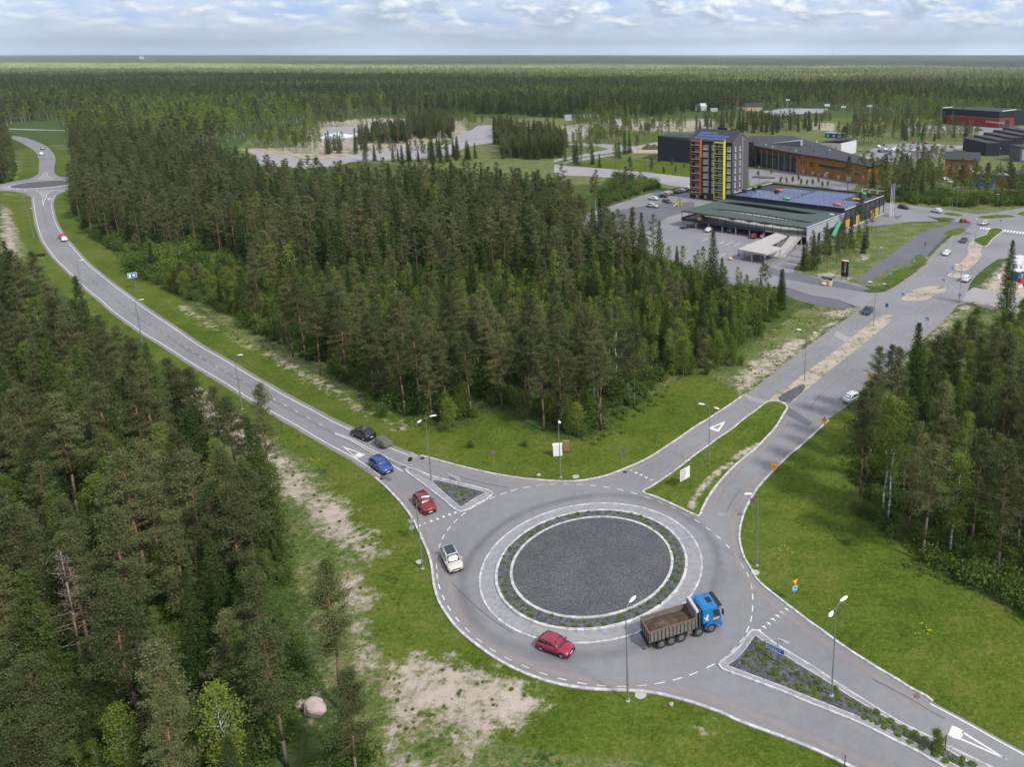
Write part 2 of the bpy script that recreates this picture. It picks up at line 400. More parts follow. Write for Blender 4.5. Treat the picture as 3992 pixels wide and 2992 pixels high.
sKR2 = smooth(KR2); sLR = smooth(LR, step=2); sLL = smooth(LL, step=2); sNL = smooth(NL, step=2); sNR = smooth(NR, step=2)
sMINI = smooth(MINI, step=2)
# one sheet of asphalt for the roundabout and every arm (walked clockwise)
ASPH = sLL + sKA + sKR2[::-1] + sKR[::-1] + sNR[::-1] + sNL[::-1] + sKB[::-1] + sLR[::-1] + sMINI[::-1] + MINIa[::-1]
def dedupe(p, e=0.05):
    o = [p[0]]
    for q in p[1:]:
        if math.hypot(q[0] - o[-1][0], q[1] - o[-1][1]) > e: o.append(q)
    return o
ASPH = dedupe(ASPH)
# ---------------------------------------------------------------- paved areas of the town (outlines in D pixels of the photo)
def zone(s): return tr(s)
YARD = zone('0:1248,468 1296,452 1360,432 1420,412 1500,418 1560,430 1900,440 1960,452 2030,478 1990,500 1935,520 3:1500,2000 '
            '5:860,120 760,200 790,240 960,290 1080,305 1200,330 1330,372 1290,400 1190,470 1120,420 1040,400 900,395 740,350 620,330 480,320 300,300 200,250 150,100 0:1400,540 1270,500')
YARD = zone('0:1248,468 1296,452 1360,432 1420,412 1500,418 1560,430 1900,440 1960,452 2030,478 1960,480 1880,490 1800,513 1748,543 '
            '1714,582 5:800,262 960,290 1080,308 1180,330 1280,370 1350,378 1240,440 1200,478 1150,460 1050,425 900,400 740,352 600,345 480,350 330,330 200,250 0:1440,560 1330,520 1262,492')
STREET = zone('0:1880,436 1950,440 2030,448 2100,470 2140,484 4:1700,1345 1850,1335 2000,1310 2189,1275 2500,1240 2500,1480 2189,1370 2000,1385 1950,1480 2189,1555 2500,1640 2500,1900 2189,1800 1780,1660 1640,1430 1480,1430 1430,1400 1200,1385 1000,1340 620,1320 5:1700,95 1640,150 1560,250')
STREET = zone('4:560,1195 620,1210 760,1225 1000,1250 1300,1288 1530,1322 1700,1340 1850,1325 2000,1300 2189,1272 2500,1235 2500,1900 2189,1800 1700,1850 1450,1700 1640,1450 1480,1430 1250,1380 1000,1340 700,1330 620,1320 560,1300')
SIDEE = zone('5:1900,350 2020,375 2212,420 2500,470 2500,560 2212,490 2040,455 1900,440 1760,470 1800,420')
FOOTP = zone('5:1170,312 1260,240 1370,160 1480,80 1580,10 4:1340,1470 1420,1420 1640,1440 1560,1520 1640,1560 5:1740,30 1680,80 1600,170 1500,215 1430,215 1330,260 1240,330')
PLAZA = zone('3:1230,770 1500,760 1780,800 2100,850 4:0,925 250,945 420,990 360,1075 250,1085 100,1070 0,1050 3:1440,905 1250,960')
CARPARK = zone('4:470,690 600,610 700,590 900,575 1250,590 1490,600 1420,650 1330,690 1240,740 1150,745 900,800 700,780 640,740')
CARPARK2 = zone('4:800,430 1000,400 1200,385 1700,400 2189,400 2400,400 2400,500 2189,440 2100,470 1900,480 1780,500 1500,470 1100,470 1000,455')
PLOTROAD1 = zone('2:0,500 60,540 180,575 330,592 420,605 620,598 830,560 930,545 1100,520 1200,500 1400,480 1650,470 1700,470 1900,310 2030,300 2025,400 1800,500 1680,555 1500,590 1200,610 1000,610 830,620 640,665 400,680 200,660 0,650')
PLOTROAD2 = zone('2:590,340 660,320 900,320 1000,300 1290,290 1290,360 1100,400 900,430 740,450 580,440 560,400')
PLOTROAD3 = zone('19:0,620 80,580 300,460 400,440 520,440 560,470 400,530 200,610 160,640 240,665 560,660 870,680 1180,700 1485,640 1485,670 1180,735 870,790 560,830 300,870 0,930 0,890 250,850 560,790 800,740 640,700 240,680 0,660')
PLOTROAD4 = zone('19:530,350 900,370 1180,380 1500,385 1950,395 1950,410 1500,408 1180,405 900,400 530,380')
PATH1 = zone('19:120,935 300,895 560,850 860,812 870,835 560,878 300,925 150,955')
STREET2 = zone('19:0,960 200,985 420,1000 700,1020 900,1040 1180,1062 1460,1090 1950,1150 2400,1190 2400,1330 1950,1300 1700,1270 1500,1230 1180,1180 900,1160 500,1130 0,1120')
LOT1 = zone('2:1780,370 1940,318 2032,308 2045,400 2085,455 1920,472 1820,492 1690,505 1680,440')
LOT2 = zone('19:140,250 630,232 645,290 400,335 160,330')
DARK1 = zone('5:700,385 745,356 900,400 1040,425 1110,450 1150,475 1100,488 950,468 800,430')
DARK2 = zone('5:590,190 640,225 740,262 790,255 960,300 1080,318 1180,342 1300,376 1200,378 1050,352 900,330 740,300 620,262')
DARK3 = zone('0:1262,492 1330,455 1420,440 1500,436 1500,452 1440,470 1400,500 1350,515')
FARROAD = zone('1:0,225 60,222 250,228 560,238 560,243 250,236 60,231 0,234')
PATH2 = zone('4:1480,600 1690,600 1800,560 2060,485 2075,497 1850,575 1740,640 1700,660 1500,660 1440,640')
FIELDR = zone('3:1400,100 1650,65 2150,70 2130,110 1850,130 1600,160 1450,130')
PAVED = [('asphalt', 'yard', YARD, .012), ('asphalt', 'street', STREET, .016), ('asphalt_pale', 'side_road', SIDEE, .008), ('asphalt_new', 'footpath', FOOTP, .024),
         ('asphalt', 'plaza', PLAZA, .008), ('asphalt', 'car_park', CARPARK, .008), ('asphalt', 'car_park', CARPARK2, .008),
         ('asphalt_pale', 'road', PLOTROAD1, .01), ('asphalt_pale', 'road', PLOTROAD2, .01), ('asphalt_pale', 'road', PLOTROAD3, .01), ('asphalt_pale', 'road', PLOTROAD4, .014),
         ('asphalt_new', 'yard_strip', DARK1, .028), ('asphalt_new', 'yard_strip', DARK2, .032), ('asphalt_new', 'yard_strip', DARK3, .028), ('asphalt_pale', 'lot', LOT1, .022), ('asphalt_pale', 'lot', LOT2, .022), ('asphalt_pale', 'path', PATH1, .02), ('asphalt_pale', 'street', STREET2, .01), ('asphalt_pale', 'road', FARROAD, .01), ('asphalt_pale', 'path', PATH2, .012), ('asphalt_pale', 'road', FIELDR, .01)]
for m, n, pl, z in PAVED: sheet(n, dedupe(pl), z, m)
sheet('road', ASPH, 0.020, 'asphalt')

# ---------------------------------------------------------------- the ground: one sheet out to the horizon
def axis(segs):
    out = [segs[0][0]]
    for a, b, st in segs:
        n = max(1, int(round((b - a) / st))); out += [a + (b - a) * (i + 1) / n for i in range(n)]
    return out
def geomtail(a, b, st, g=1.25):
    out = []; x = a; s = st
    while abs(x) < abs(b):
        s *= g; x += s * (1 if b > a else -1); out.append(x)
    return out
gx = axis([(-330, -150, 1.6), (-150, 70, 0.8), (70, 210, 1.6)]); gx = geomtail(-330, -60000, 1.6)[::-1] + gx + geomtail(210, 60000, 1.6)
gy = axis([(25, 140, 0.8), (140, 240, 1.2), (240, 620, 2.2)]); gy = geomtail(25, -20000, 2)[::-1] + gy + geomtail(620, 60000, 2.2)
gx = np.array(gx); gy = np.array(gy); nx, ny = len(gx), len(gy)
GX, GY = np.meshgrid(gx, gy)
near = (GX > -420) & (GX < 330) & (GY > 15) & (GY < 760)
fx, fy = GX[near], GY[near]
def sg(v, w): return np.clip(0.5 + v / (2 * w), 0, 1)
lawn = np.full(fx.shape, -50.0); sand = np.full(fx.shape, -50.0); rgh = np.full(fx.shape, -50.0)
def up(a, poly, amt=0.0):
    p = np.array(poly); bx = (fx > p[:,0].min()-6) & (fx < p[:,0].max()+6) & (fy > p[:,1].min()-6) & (fy < p[:,1].max()+6)
    v = np.full(fx.shape, -50.0); v[bx] = sdist(fx[bx], fy[bx], poly) - amt
    np.maximum(a, v, out=a)
LAWNS = ['12:300,700 430,735 560,750 640,745 700,690 760,680 830,690 960,760 1080,810 1200,840 1310,832 1400,780 1500,700 1600,640 1700,580 1780,520 1870,475 2000,500 2212,560 7:1105,95 700,500 0,820 6:1500,540 620,350 300,230',
         '0:1890,880 1860,930 1870,1000 1830,1060 1850,1100 1960,1155 2000,1200 2080,1270 2212,1330 2400,1420 2400,1800 1560,1300 1560,1000 1700,880 1830,870',
         '0:1400,1512 1560,1545 1720,1610 2212,1800 2212,1900 1560,1900 1480,1700 1330,1560',
         '0:560,850 620,930 700,1000 770,1080 830,1150 860,1230 900,1300 960,1370 1080,1440 1130,1460 1130,1420 960,1320 920,1200 870,1080 780,990 600,870',
         '19:330,940 700,880 870,870 1180,890 1480,920 1950,940 1950,1150 1460,1085 1180,1060 700,1015 400,1000',
         '19:1100,760 1480,650 1480,520 1000,470 1000,600 900,680', '3:1900,130 2212,100 2212,200 1900,200', '4:100,300 600,290 700,330 600,370 200,370',
         '4:1430,650 1500,610 1700,610 2030,500 2060,560 1760,640 1500,800 1330,860', '1:0,790 230,820 300,1100 420,1300 600,1520 500,1500 300,1300 130,1130 60,900 0,870',
         '1:500,500 640,560 660,640 500,620', '5:0,960 200,860 480,1020 0,1260']
for s in LAWNS: up(lawn, zone(s))
SANDS = [('9:560,430 700,470 840,560 900,620 1060,690 1200,740 1320,800 1480,880 1650,980 1800,1080 1950,1150 2100,1200 2000,1230 1850,1160 1700,1100 1500,980 1380,920 1250,840 1000,700 850,620 700,540', 0),
         ('0:380,815 440,840 520,895 590,945 640,990 700,1040 760,1090 805,1140 840,1200 800,1225 720,1200 660,1130 600,1075 540,1020 450,935 390,890', 0),
         ('0:730,1260 780,1240 812,1280 815,1310 755,1325', 0), ('0:745,1330 800,1340 820,1440 840,1480 780,1460', 0), ('0:640,1130 700,1150 720,1230 680,1300 650,1220', .3),
         ('0:905,1420 960,1425 1060,1440 1110,1470 1160,1500 1180,1540 1130,1560 1060,1580 1030,1620 960,1600 930,1540 880,1560 850,1590 880,1640 1000,1660 1000,1800 860,1760 830,1500 860,1440', -0.4),
         ('0:640,1490 700,1490 710,1560 650,1560', 0), ('0:0,440 22,450 38,500 45,560 0,560', -0.3), ('1:130,480 180,480 190,560 160,670 110,670', 0),
         ('5:370,940 560,780 700,690 900,640 1000,560 960,500 1130,470 1200,480 1150,520 1000,625 800,775 620,915 480,1025', -0.2),
         ('5:1225,990 1330,900 1450,790 1570,690 1680,590 1830,440 1900,470 1850,490 1760,560 1720,620 1740,680 1640,700 1560,800 1480,860 1400,900 1300,960 1250,1040', -0.5),
         ('5:1850,440 1940,350 2000,270 2100,180 2212,110 2600,0 2600,700 2212,520 2000,500', -0.2),
         ('7:620,1085 640,1000 720,880 850,740 960,680 1050,590 1180,520 1265,480 1290,500 1160,590 1010,700 880,800 760,930 690,1090', -0.4),
         ('0:520,322 640,318 690,262 900,250 1000,262 1010,290 890,320 790,330 700,345 560,338', -1.5),
         ('19:0,440 530,340 980,300 1400,330 1950,320 2300,300 2300,440 1950,490 1180,480 980,460 520,520 380,620 100,650', -1.5),
         ('19:240,680 700,700 400,705', 0), ('19:1120,740 1480,650 1500,800 1130,800', -1), ('3:1380,60 2150,60 2150,120 1850,150 1500,170 1400,120', -1),
         ('3:1900,220 2212,240 2212,330 1950,310 1900,260', -1), ('4:0,360 150,380 140,430 0,430', -1), ('4:380,680 450,690 600,740 640,790 500,760', 0),
         ('5:1000,250 1180,290 1100,310 780,260 900,270', 0), ('5:1190,140 1260,150 1250,190 1200,190', 0), ('0:1500,1570 1530,1560 1530,1590', 0)]
sandw = np.zeros(fx.shape)
for k_, (s, a) in enumerate(SANDS):
    t_ = np.full(fx.shape, -50.0); up(t_, zone(s), a); wv = {0: .76, 1: .72, 4: .5, 5: .82, 9: .72, 10: .72, 11: .8, 12: .85, 13: .72, 14: .72, 15: .72}.get(k_, .80)
    sandw = np.maximum(sandw, sg(t_, 2.2) * wv)
ROUGHS = ['0:1240,1500 1330,1515 1420,1490 2212,1700 2212,1900 1280,1900 1160,1640 1150,1570 1190,1530', '0:360,800 560,850 830,1150 900,1400 1150,1500 1200,1700 800,1900 700,1500 600,1200 380,900', '0:400,640 700,780 860,900 700,860 560,800',
          '12:1500,560 1870,380 2212,330 2212,600 1870,470 1700,600', '5:300,800 560,680 800,500 950,440 1150,480 480,1040 200,900', '5:1250,1040 1500,760 1800,460 1960,480 1700,700 1560,900 1450,1200',
          '0:1712,590 1745,545 1800,515 1880,490 2060,478 2000,560 1900,620 1760,605', '0:1230,490 1430,395 1480,400 1260,470', '0:1140,330 1300,330 1480,330 1480,380 1200,350',
          '0:1400,260 1830,225 2300,250 2300,480 1900,450 1880,430 1480,400 1380,330', '0:500,330 560,280 900,245 1300,250 1480,250 1480,390 1240,400 900,360', '0:0,270 160,300 170,400 130,430 0,420 0,300', '0:0,400 70,430 100,560 60,600 0,560',
          '0:1380,500 1480,420 1500,440 1440,480', '4:560,1500 760,1430 1340,1430 1300,1560 900,1800 300,1658', '0:1880,870 2000,760 2100,680 2212,660 2212,1000 2000,1100']
for s in ROUGHS: up(rgh, zone(s), 0.5)
# verges: mown strips along both sides of the curving road
dR = dist(fx, fy, smooth(LR, step=6), False); dL = dist(fx, fy, smooth(LL, step=6), False)
dM = np.minimum(dist(fx, fy, smooth(MINI, step=8), False), dist(fx, fy, smooth(KA, step=4), False) + 1.5)
np.maximum(lawn, 7.2 - dR, out=lawn); np.maximum(lawn, 4.2 - dL, out=lawn); np.maximum(lawn, 11 - dM - 2, out=lawn)
dNL = dist(fx, fy, sNL[::3], False); np.maximum(sand, 1.2 - dNL, out=sand)
zn = np.zeros((ny, nx, 4), np.float32); zn[..., 3] = 1
zn[..., 0][near] = sg(lawn, 1.2); zn[..., 1][near] = np.maximum(sandw, sg(sand, 1.5) * .5); zn[..., 2][near] = sg(rgh, 3.0)
hz_ = np.zeros((ny, nx))
hz_ -= 0.02
vv = np.stack([GX, GY, hz_], -1).reshape(-1, 3)
idx = np.arange(nx * ny).reshape(ny, nx)
ff_ = np.stack([idx[:-1, :-1], idx[:-1, 1:], idx[1:, 1:], idx[1:, :-1]], -1).reshape(-1, 4)
me = bpy.data.meshes.new('ground'); me.vertices.add(nx * ny); me.vertices.foreach_set('co', vv.astype(np.float32).ravel())
me.loops.add(ff_.size); me.loops.foreach_set('vertex_index', ff_.ravel().astype(np.int32))
me.polygons.add(len(ff_)); me.polygons.foreach_set('loop_start', np.arange(0, ff_.size, 4, dtype=np.int32)); me.polygons.foreach_set('loop_total', np.full(len(ff_), 4, np.int32))
me.update(); me.validate()
ca = me.color_attributes.new('zone', 'FLOAT_COLOR', 'POINT'); ca.data.foreach_set('color', zn.ravel())
me.materials.append(MATS['ground'])
go = link('ground', me); go['kind'] = 'structure'

# ---------------------------------------------------------------- kerbs
kerb('kerb', offset(sKA, -0.10), 0.27, 0.13, z0=0.0)
kerb('kerb', offset(sKB, 0.10), 0.27, 0.13)
kerb('kerb', offset(sKR, 0.10), 0.27, 0.13)
# ---------------------------------------------------------------- the roundabout's centre
sheet('roundabout_apron', circle(RC, 13.05, 128), 0.055, 'sett_paving')
kerb('kerb', circle(RC, 12.95, 128), 0.22, 0.075, True)
kerb('kerb', circle(RC, 11.12, 128), 0.32, 0.20, True, 0.02)
sheet('roundabout_planting_strip', circle(RC, 10.98, 128), 0.19, 'grey_gravel')
kerb('kerb', circle(RC, 9.42, 128), 0.32, 0.27, True, 0.02)
def dome(name, c, r, z, h, mat, n=64, m=10):
    vs = [(c[0], c[1], z + h)]; fs = []
    for j in range(1, m + 1):
        for i in range(n):
            t = 2*math.pi*i/n; q = j / m; vs.append((c[0] + r*q*math.cos(t), c[1] + r*q*math.sin(t), z + h * (1 - q*q)))
    for i in range(n): fs.append((0, 1 + i, 1 + (i + 1) % n))
    for j in range(m - 1):
        for i in range(n): a = 1 + j*n + i; b = 1 + j*n + (i+1) % n; fs.append((a, a + n, b + n, b))
    o = link(name, mkmesh(name, vs, fs, mat, smooth_=True)); o['kind'] = 'structure'; return o
dome('roundabout_island', RC, 9.28, 0.25, 0.45, 'dark_gravel')
# splitter islands: a paved rim and a gravel bed
def island(outer, inner, name='traffic_island', rim='sett_paving', bed='grey_gravel', h=0.13, kw=0.2):
    o = dedupe(smooth(tr(outer), True, 0.6)) if isinstance(outer, str) else outer
    sheet(name, o, h, rim); kerb('kerb', o, kw, h + 0.012, True, 0.01)
    if inner:
        i = dedupe(tr(inner) if isinstance(inner, str) else inner); sheet('gravel_bed', i, h + 0.03, bed); kerb('kerb', i, 0.1, h + 0.022, True, 0.01, 'kerb_stone')
        return i
W1_IN = island('6:520,425 560,420 700,475 850,515 1000,550 1130,588 1146,605 1110,636 1020,686 940,726 905,733 880,722 800,655 720,592 640,530 570,478 525,442',
       '6:715,515 740,508 860,535 1000,570 1095,598 1000,650 915,705 850,650 770,580 712,525')
SE_IN = island('8:5,735 40,700 110,650 175,580 220,510 245,485 285,490 400,575 520,650 700,760 900,895 1100,1020 1300,1145 1550,1270 1750,1370 1950,1468 2300,1650 2400,1710 2300,1760 2000,1640 1620,1470 1450,1370 1250,1270 1050,1170 850,1085 660,1010 480,935 300,865 150,810 30,765',
       '8:65,745 140,690 200,620 250,545 270,525 370,600 560,720 750,835 950,965 1150,1085 1400,1215 1600,1320 1850,1470 2200,1650 2150,1690 1720,1470 1500,1345 1300,1245 1100,1150 900,1070 700,990 450,890 250,815')
# grassed median between the two north-east carriageways
M1 = dedupe(smooth(tr('7:235,930 300,890 400,825 500,755 600,680 700,600 800,530 900,455 1000,390 1100,305 1200,235 1320,150 1400,148 1475,190 1440,270 1380,370 1290,470 1200,560 1100,640 1000,730 900,840 830,930 780,1010 750,1070 715,1140 640,1110 560,1070 450,1020 350,975'), True, 0.7))
def grass_island(poly, h=0.12, name='median'):
    """island top as a fine grid so it takes the same ground cover"""
    P = np.array(poly); xs = np.arange(P[:,0].min(), P[:,0].max(), 0.6); ys = np.arange(P[:,1].min(), P[:,1].max(), 0.6)
    o = sheet(name, poly, h, 'ground'); return o
def colored_sheet(name, poly, h, lawnv, sandpolys=()):
    """lawn top: triangulated with inner points so patches of sand can be told apart"""
    P = np.array(poly); st = 0.7
    bm = bmesh.new()
    vs = [bm.verts.new((x, y, h)) for x, y in poly]; es = [bm.edges.new((vs[i], vs[(i+1) % len(vs)])) for i in range(len(vs))]
    bmesh.ops.triangle_fill(bm, edges=bm.edges[:], use_beauty=True, use_dissolve=False)
    x0, x1, y0, y1 = P[:,0].min(), P[:,0].max(), P[:,1].min(), P[:,1].max()
    for k in range(int((x1 - x0) / st)):
        bmesh.ops.bisect_plane(bm, geom=bm.verts[:] + bm.edges[:] + bm.faces[:], plane_co=(x0 + k*st, 0, 0), plane_no=(1, 0, 0))
    for k in range(int((y1 - y0) / st)):
        bmesh.ops.bisect_plane(bm, geom=bm.verts[:] + bm.edges[:] + bm.faces[:], plane_co=(0, y0 + k*st, 0), plane_no=(0, 1, 0))
    for f in bm.faces:
        if f.normal.z < 0: f.normal_flip()
    me = bpy.data.meshes.new(name); bm.to_mesh(me); bm.free()
    n = len(me.vertices); co = np.zeros(n*3, np.float32); me.vertices.foreach_get('co', co); co = co.reshape(-1, 3)
    c = np.zeros((n, 4), np.float32); c[:, 3] = 1; c[:, 0] = lawnv
    for sp in sandpolys: c[:, 1] = np.maximum(c[:, 1], sg(sdist(co[:,0], co[:,1], tr(sp)), 0.6) * .82)
    if lawnv == 0: c[:, 1] = .82; c[:, 2] = 1
    a = me.color_attributes.new('zone', 'FLOAT_COLOR', 'POINT'); a.data.foreach_set('color', c.ravel()); me.materials.append(MATS['ground'])
    o = link(name, me); o['kind'] = 'structure'; return o
colored_sheet('median', M1, 0.125, 1.0, ['7:620,1085 640,1000 720,880 850,740 960,680 1050,590 1180,520 1265,480 1290,500 1160,590 1010,700 880,800 760,930 690,1090'])
kerb('kerb', M1[:len(M1)], 0.30, 0.14, True, 0.01)
def sandy(name, s, h=0.06, lawnv=0.0, k=False):
    p = dedupe(smooth(tr(s), True, 1.2)); colored_sheet(name, p, h, lawnv)
    if k: kerb('kerb', p, 0.3, h + 0.02, True, 0.01)
sandy('median', '5:640,1052 760,960 900,850 1050,740 1200,620 1290,550 1350,520 1392,525 1385,560 1300,635 1180,735 1050,835 930,935 850,1000 770,1065 700,1080')
o_ = sheet('gravel_bed', dedupe(smooth(tr('5:690,1042 760,990 850,955 850,985 800,1035 750,1068 700,1060'), True)), 0.075, 'grey_gravel')
sandy('traffic_island', '5:1450,425 1475,400 1510,385 1640,405 1620,425 1560,436 1460,434')
sandy('traffic_island', '5:1510,375 1570,355 1660,345 1730,350 1700,392 1660,400')
sandy('traffic_island', '5:1742,278 1765,264 1830,270 1825,288 1760,287', k=True)
sandy('median', '5:1780,238 1830,190 1868,135 1858,110 1880,72 1925,45 1990,70 1950,110 1945,160 1900,212 1840,250')
p_ = dedupe(smooth(tr('4:1640,1620 1780,1560 1810,1510 1870,1490 1950,1500 1960,1520 1860,1600 1760,1690'), True, 1.2)); colored_sheet('median', p_, .075, 1.0); kerb('kerb', p_, .3, .09, True, .01)
for s in ('4:1330,1560 1400,1510 1530,1490 1560,1510 1480,1560 1360,1580', '4:1320,1335 1380,1325 1530,1350 1520,1362 1400,1355', '4:1230,1385 1320,1375 1450,1395 1440,1408 1300,1402',
          '4:1690,1375 1850,1350 2000,1350 2100,1365 1900,1385 1750,1388', '4:2120,1330 2300,1300 2300,1360 2189,1360', '5:1335,330 1360,290 1440,240 1520,232 1550,245 1450,305 1370,340',
          '5:1510,200 1535,165 1560,145 1600,165 1605,205 1580,222'):
    p_ = dedupe(smooth(tr(s), True, 1.5)); colored_sheet('grass_verge', p_, .07, 1.0)
colored_sheet('grass_verge', dedupe(smooth(tr('5:1210,375 1240,365 1330,365 1350,378 1250,385'), True, 1.5)), .06, 0.5)
# ---------------------------------------------------------------- far roundabout
mc = at(1, 380, 707); MC = (mc.x, mc.y); 
sheet('roundabout_apron', circle(MC, 15.2, 96), 0.05, 'sett_paving'); kerb('kerb', circle(MC, 12.4, 96), 0.5, 0.2, True)
dome('roundabout_island', MC, 12.2, 0.18, 0.7, 'dark_gravel')
island('1:333,662 365,635 390,600 398,600 412,630 447,660 400,664', None); island('1:312,760 370,764 442,756 405,795 385,808 368,806 345,780', None)

# ---------------------------------------------------------------- painted markings
ZM = 0.026
acc = []
def dashes(pl, on, off, w, start=0.0):
    """cut a polyline into dashes"""
    out = []; s = -start; cur = []
    for i in range(len(pl) - 1):
        a = Vector(pl[i]); b = Vector(pl[i+1]); l = (b - a).length; n = max(1, int(l / 0.15))
        for k in range(n):
            p = a + (b - a) * (k / n); t = (s + l*k/n) % (on + off) if s + l*k/n >= 0 else on + 1
            if t < on: cur.append((p.x, p.y))
            elif cur:
                if len(cur) > 1: out.append(cur)
                cur = []
        s += l
    if len(cur) > 1: out.append(cur)
    return [(c, w/2, -w/2, False) for c in out]
DASH = tr('6:743,1045 740,1125 745,1195 760,1270 790,1350 830,1425 10:155,590 227,665 312,742 410,812 522,875 645,933 776,983 913,1023 1057,1053 1200,1071 1347,1077 1490,1070 1620,1052 1750,1022 1866,983 1990,928 '
          '8:38,688 112,622 172,552 213,477 238,400 248,325 249,240 240,165 7:1140,1645 1095,1565 1037,1478 965,1395 888,1320 798,1247 703,1180 603,1120 497,1066 385,1017 272,974 '
          '6:2160,598 2060,573 1960,554 1865,543 1765,535 1670,533 1572,535 1480,543 1390,555 1295,576 1220,600 1140,631 1067,664 998,703 933,749 877,799 829,852 789,912 762,976')
dl = []
for i, p in enumerate(DASH):
    a = DASH[i - 1]; b = DASH[(i + 1) % len(DASH)]; l = math.hypot(b[0]-a[0], b[1]-a[1]); u = ((b[0]-a[0])/l*.48, (b[1]-a[1])/l*.48)
    dl.append(([(p[0]-u[0], p[1]-u[1]), (p[0]+u[0], p[1]+u[1])], .06, -.06, False))
ribbons('lane_dashes', dl, ZM, 'road_paint')
cl = smooth(tr('1:372,900 385,990 410,1065 460,1160 520,1250 590,1335 650,1395 720,1465 800,1540 9:100,310 200,395 300,470 370,520 440,570 550,645 640,700 730,758 830,820 945,885 1065,955 1195,1028 1265,1068 1335,1105 1413,1148 1530,1210'), step=1)
ribbons('centre_line', dashes(cl, 1.0, 3.0, 0.13, 0.5), ZM, 'road_paint')
lines = [(smooth(tr('9:1592,1246 6:115,200 230,262 340,318 450,370 540,411')), .07, -.07, False), (smooth(tr('9:1588,1252 6:115,212 230,280 340,345 430,400 495,440')), .07, -.07, False)]
lines += [(offset(sLR, 0.62), .07, -.07, False), (offset(sLL, -0.62), .07, -.07, False)]
lines += [(sKR2, .32, .18, False)]
lines += [(smooth(tr('1:372,808 366,850 370,895')), .1, -.1, False), (smooth(tr('1:404,800 380,850 372,895')), .1, -.1, False)]
# check which side the inset falls on
def keepin(pl, d):
    q = offset(pl, d); m = q[len(q)//2]; return q if inside([m[0]], [m[1]], ASPH)[0] else offset(pl, -d)
lines[2] = (keepin(sLR, 0.62), .07, -.07, False); lines[3] = (keepin(sLL, 0.62), .07, -.07, False); lines[4] = (keepin(sKR2, .3), .07, -.07, False)
ribbons('edge_line', lines, ZM, 'road_paint')
mb = MB()
def poly_mark(r, pts):
    q = [at(r, *p) for p in pts]; n = len(q)
    t = tessellate_polygon([[Vector((p.x, p.y, 0)) for p in q]])
    mb.add([(p.x, p.y, ZM) for p in q], [f if (q[f[1]]-q[f[0]]).cross(q[f[2]]-q[f[0]]).z > 0 else f[::-1] for f in t])
def tri_mark(r, o, i):
    """hollow triangle: outer and inner corners in the same order"""
    for k in range(3): poly_mark(r, [o[k], o[(k+1) % 3], i[(k+1) % 3], i[k]])
tri_mark(6, [(66, 260), (233, 320), (164, 352)], [(96, 279), (178, 307), (150, 326)])
tri_mark(7, [(946, 317), (889, 411), (793, 378)], [(916, 340), (880, 388), (838, 372)])
poly_mark(8, [(1692, 1172), (1735, 1188), (1778, 1215), (1755, 1277), (1700, 1262), (1663, 1240)])
poly_mark(8, [(1770, 1214), (2092, 1417), (2078, 1418), (1762, 1226)]); poly_mark(8, [(1752, 1262), (1756, 1277), (2082, 1420), (2070, 1404)])
for cx, cy_ in ((245, 740), (343, 705), (447, 665), (553, 628), (655, 592), (757, 555), (855, 522)): poly_mark(17, [(cx-25, cy_+20), (cx-15, cy_-22), (cx+30, cy_+12)])
for cx, cy_ in ((130, 740), (175, 762), (218, 781), (263, 803), (308, 825), (353, 846)): poly_mark(7, [(cx-16, cy_-4), (cx+16, cy_-5), (cx+4, cy_+9)])
for cx, cy_ in ((297, 487), (330, 462), (362, 435), (396, 407), (427, 382), (459, 358), (492, 334)): poly_mark(8, [(cx-19, cy_-10), (cx+6, cy_-12), (cx+21, cy_+13)])
tri_mark(1, [(403, 824), (445, 826), (424, 843)], [(414, 829), (434, 830), (424, 838)])
for k in range(9): poly_mark(1, [(445 + k*13, 756 + k*0.2), (452 + k*13, 756 + k*0.2), (450 + k*13, 761 + k*0.2), (443 + k*13, 761 + k*0.2)])
def zebra(r, a, b, n, dx, dy, wx):
    for k in range(n):
        t = (k + 0.5) / n; x = a[0] + (b[0]-a[0])*t; y = a[1] + (b[1]-a[1])*t
        poly_mark(r, [(x, y), (x + wx, y + wx * 0.1), (x + wx + dx, y + dy + wx*.1), (x + dx, y + dy)])
zebra(4, (1712, 1482), (1850, 1490), 5, -14, 18, 16); zebra(4, (1965, 1505), (2230, 1540), 8, -18, 22, 20)
mb.build('give_way_markings', 'road_paint')['kind'] = 'structure'
# bays in front of the deck
mb = MB()
for k in range(10):
    x = 520 + k * 88; y = 372 + k * 9
    if k in (9,): continue
    poly_mark(18, [(x, y + 3), (x + 4, y), (x - 66, y + 44), (x - 71, y + 46)])
for x, y in ((380, 470), (470, 520), (560, 500), (650, 505), (735, 520), (480, 615), (585, 630), (820, 535)):
    poly_mark(18, [(x, y - 2), (x + 4, y), (x - 66, y + 36), (x - 71, y + 36)])
for o in mb.v[:0]: pass
b_ = mb.build('parking_bay_lines', 'road_paint'); b_['kind'] = 'structure'
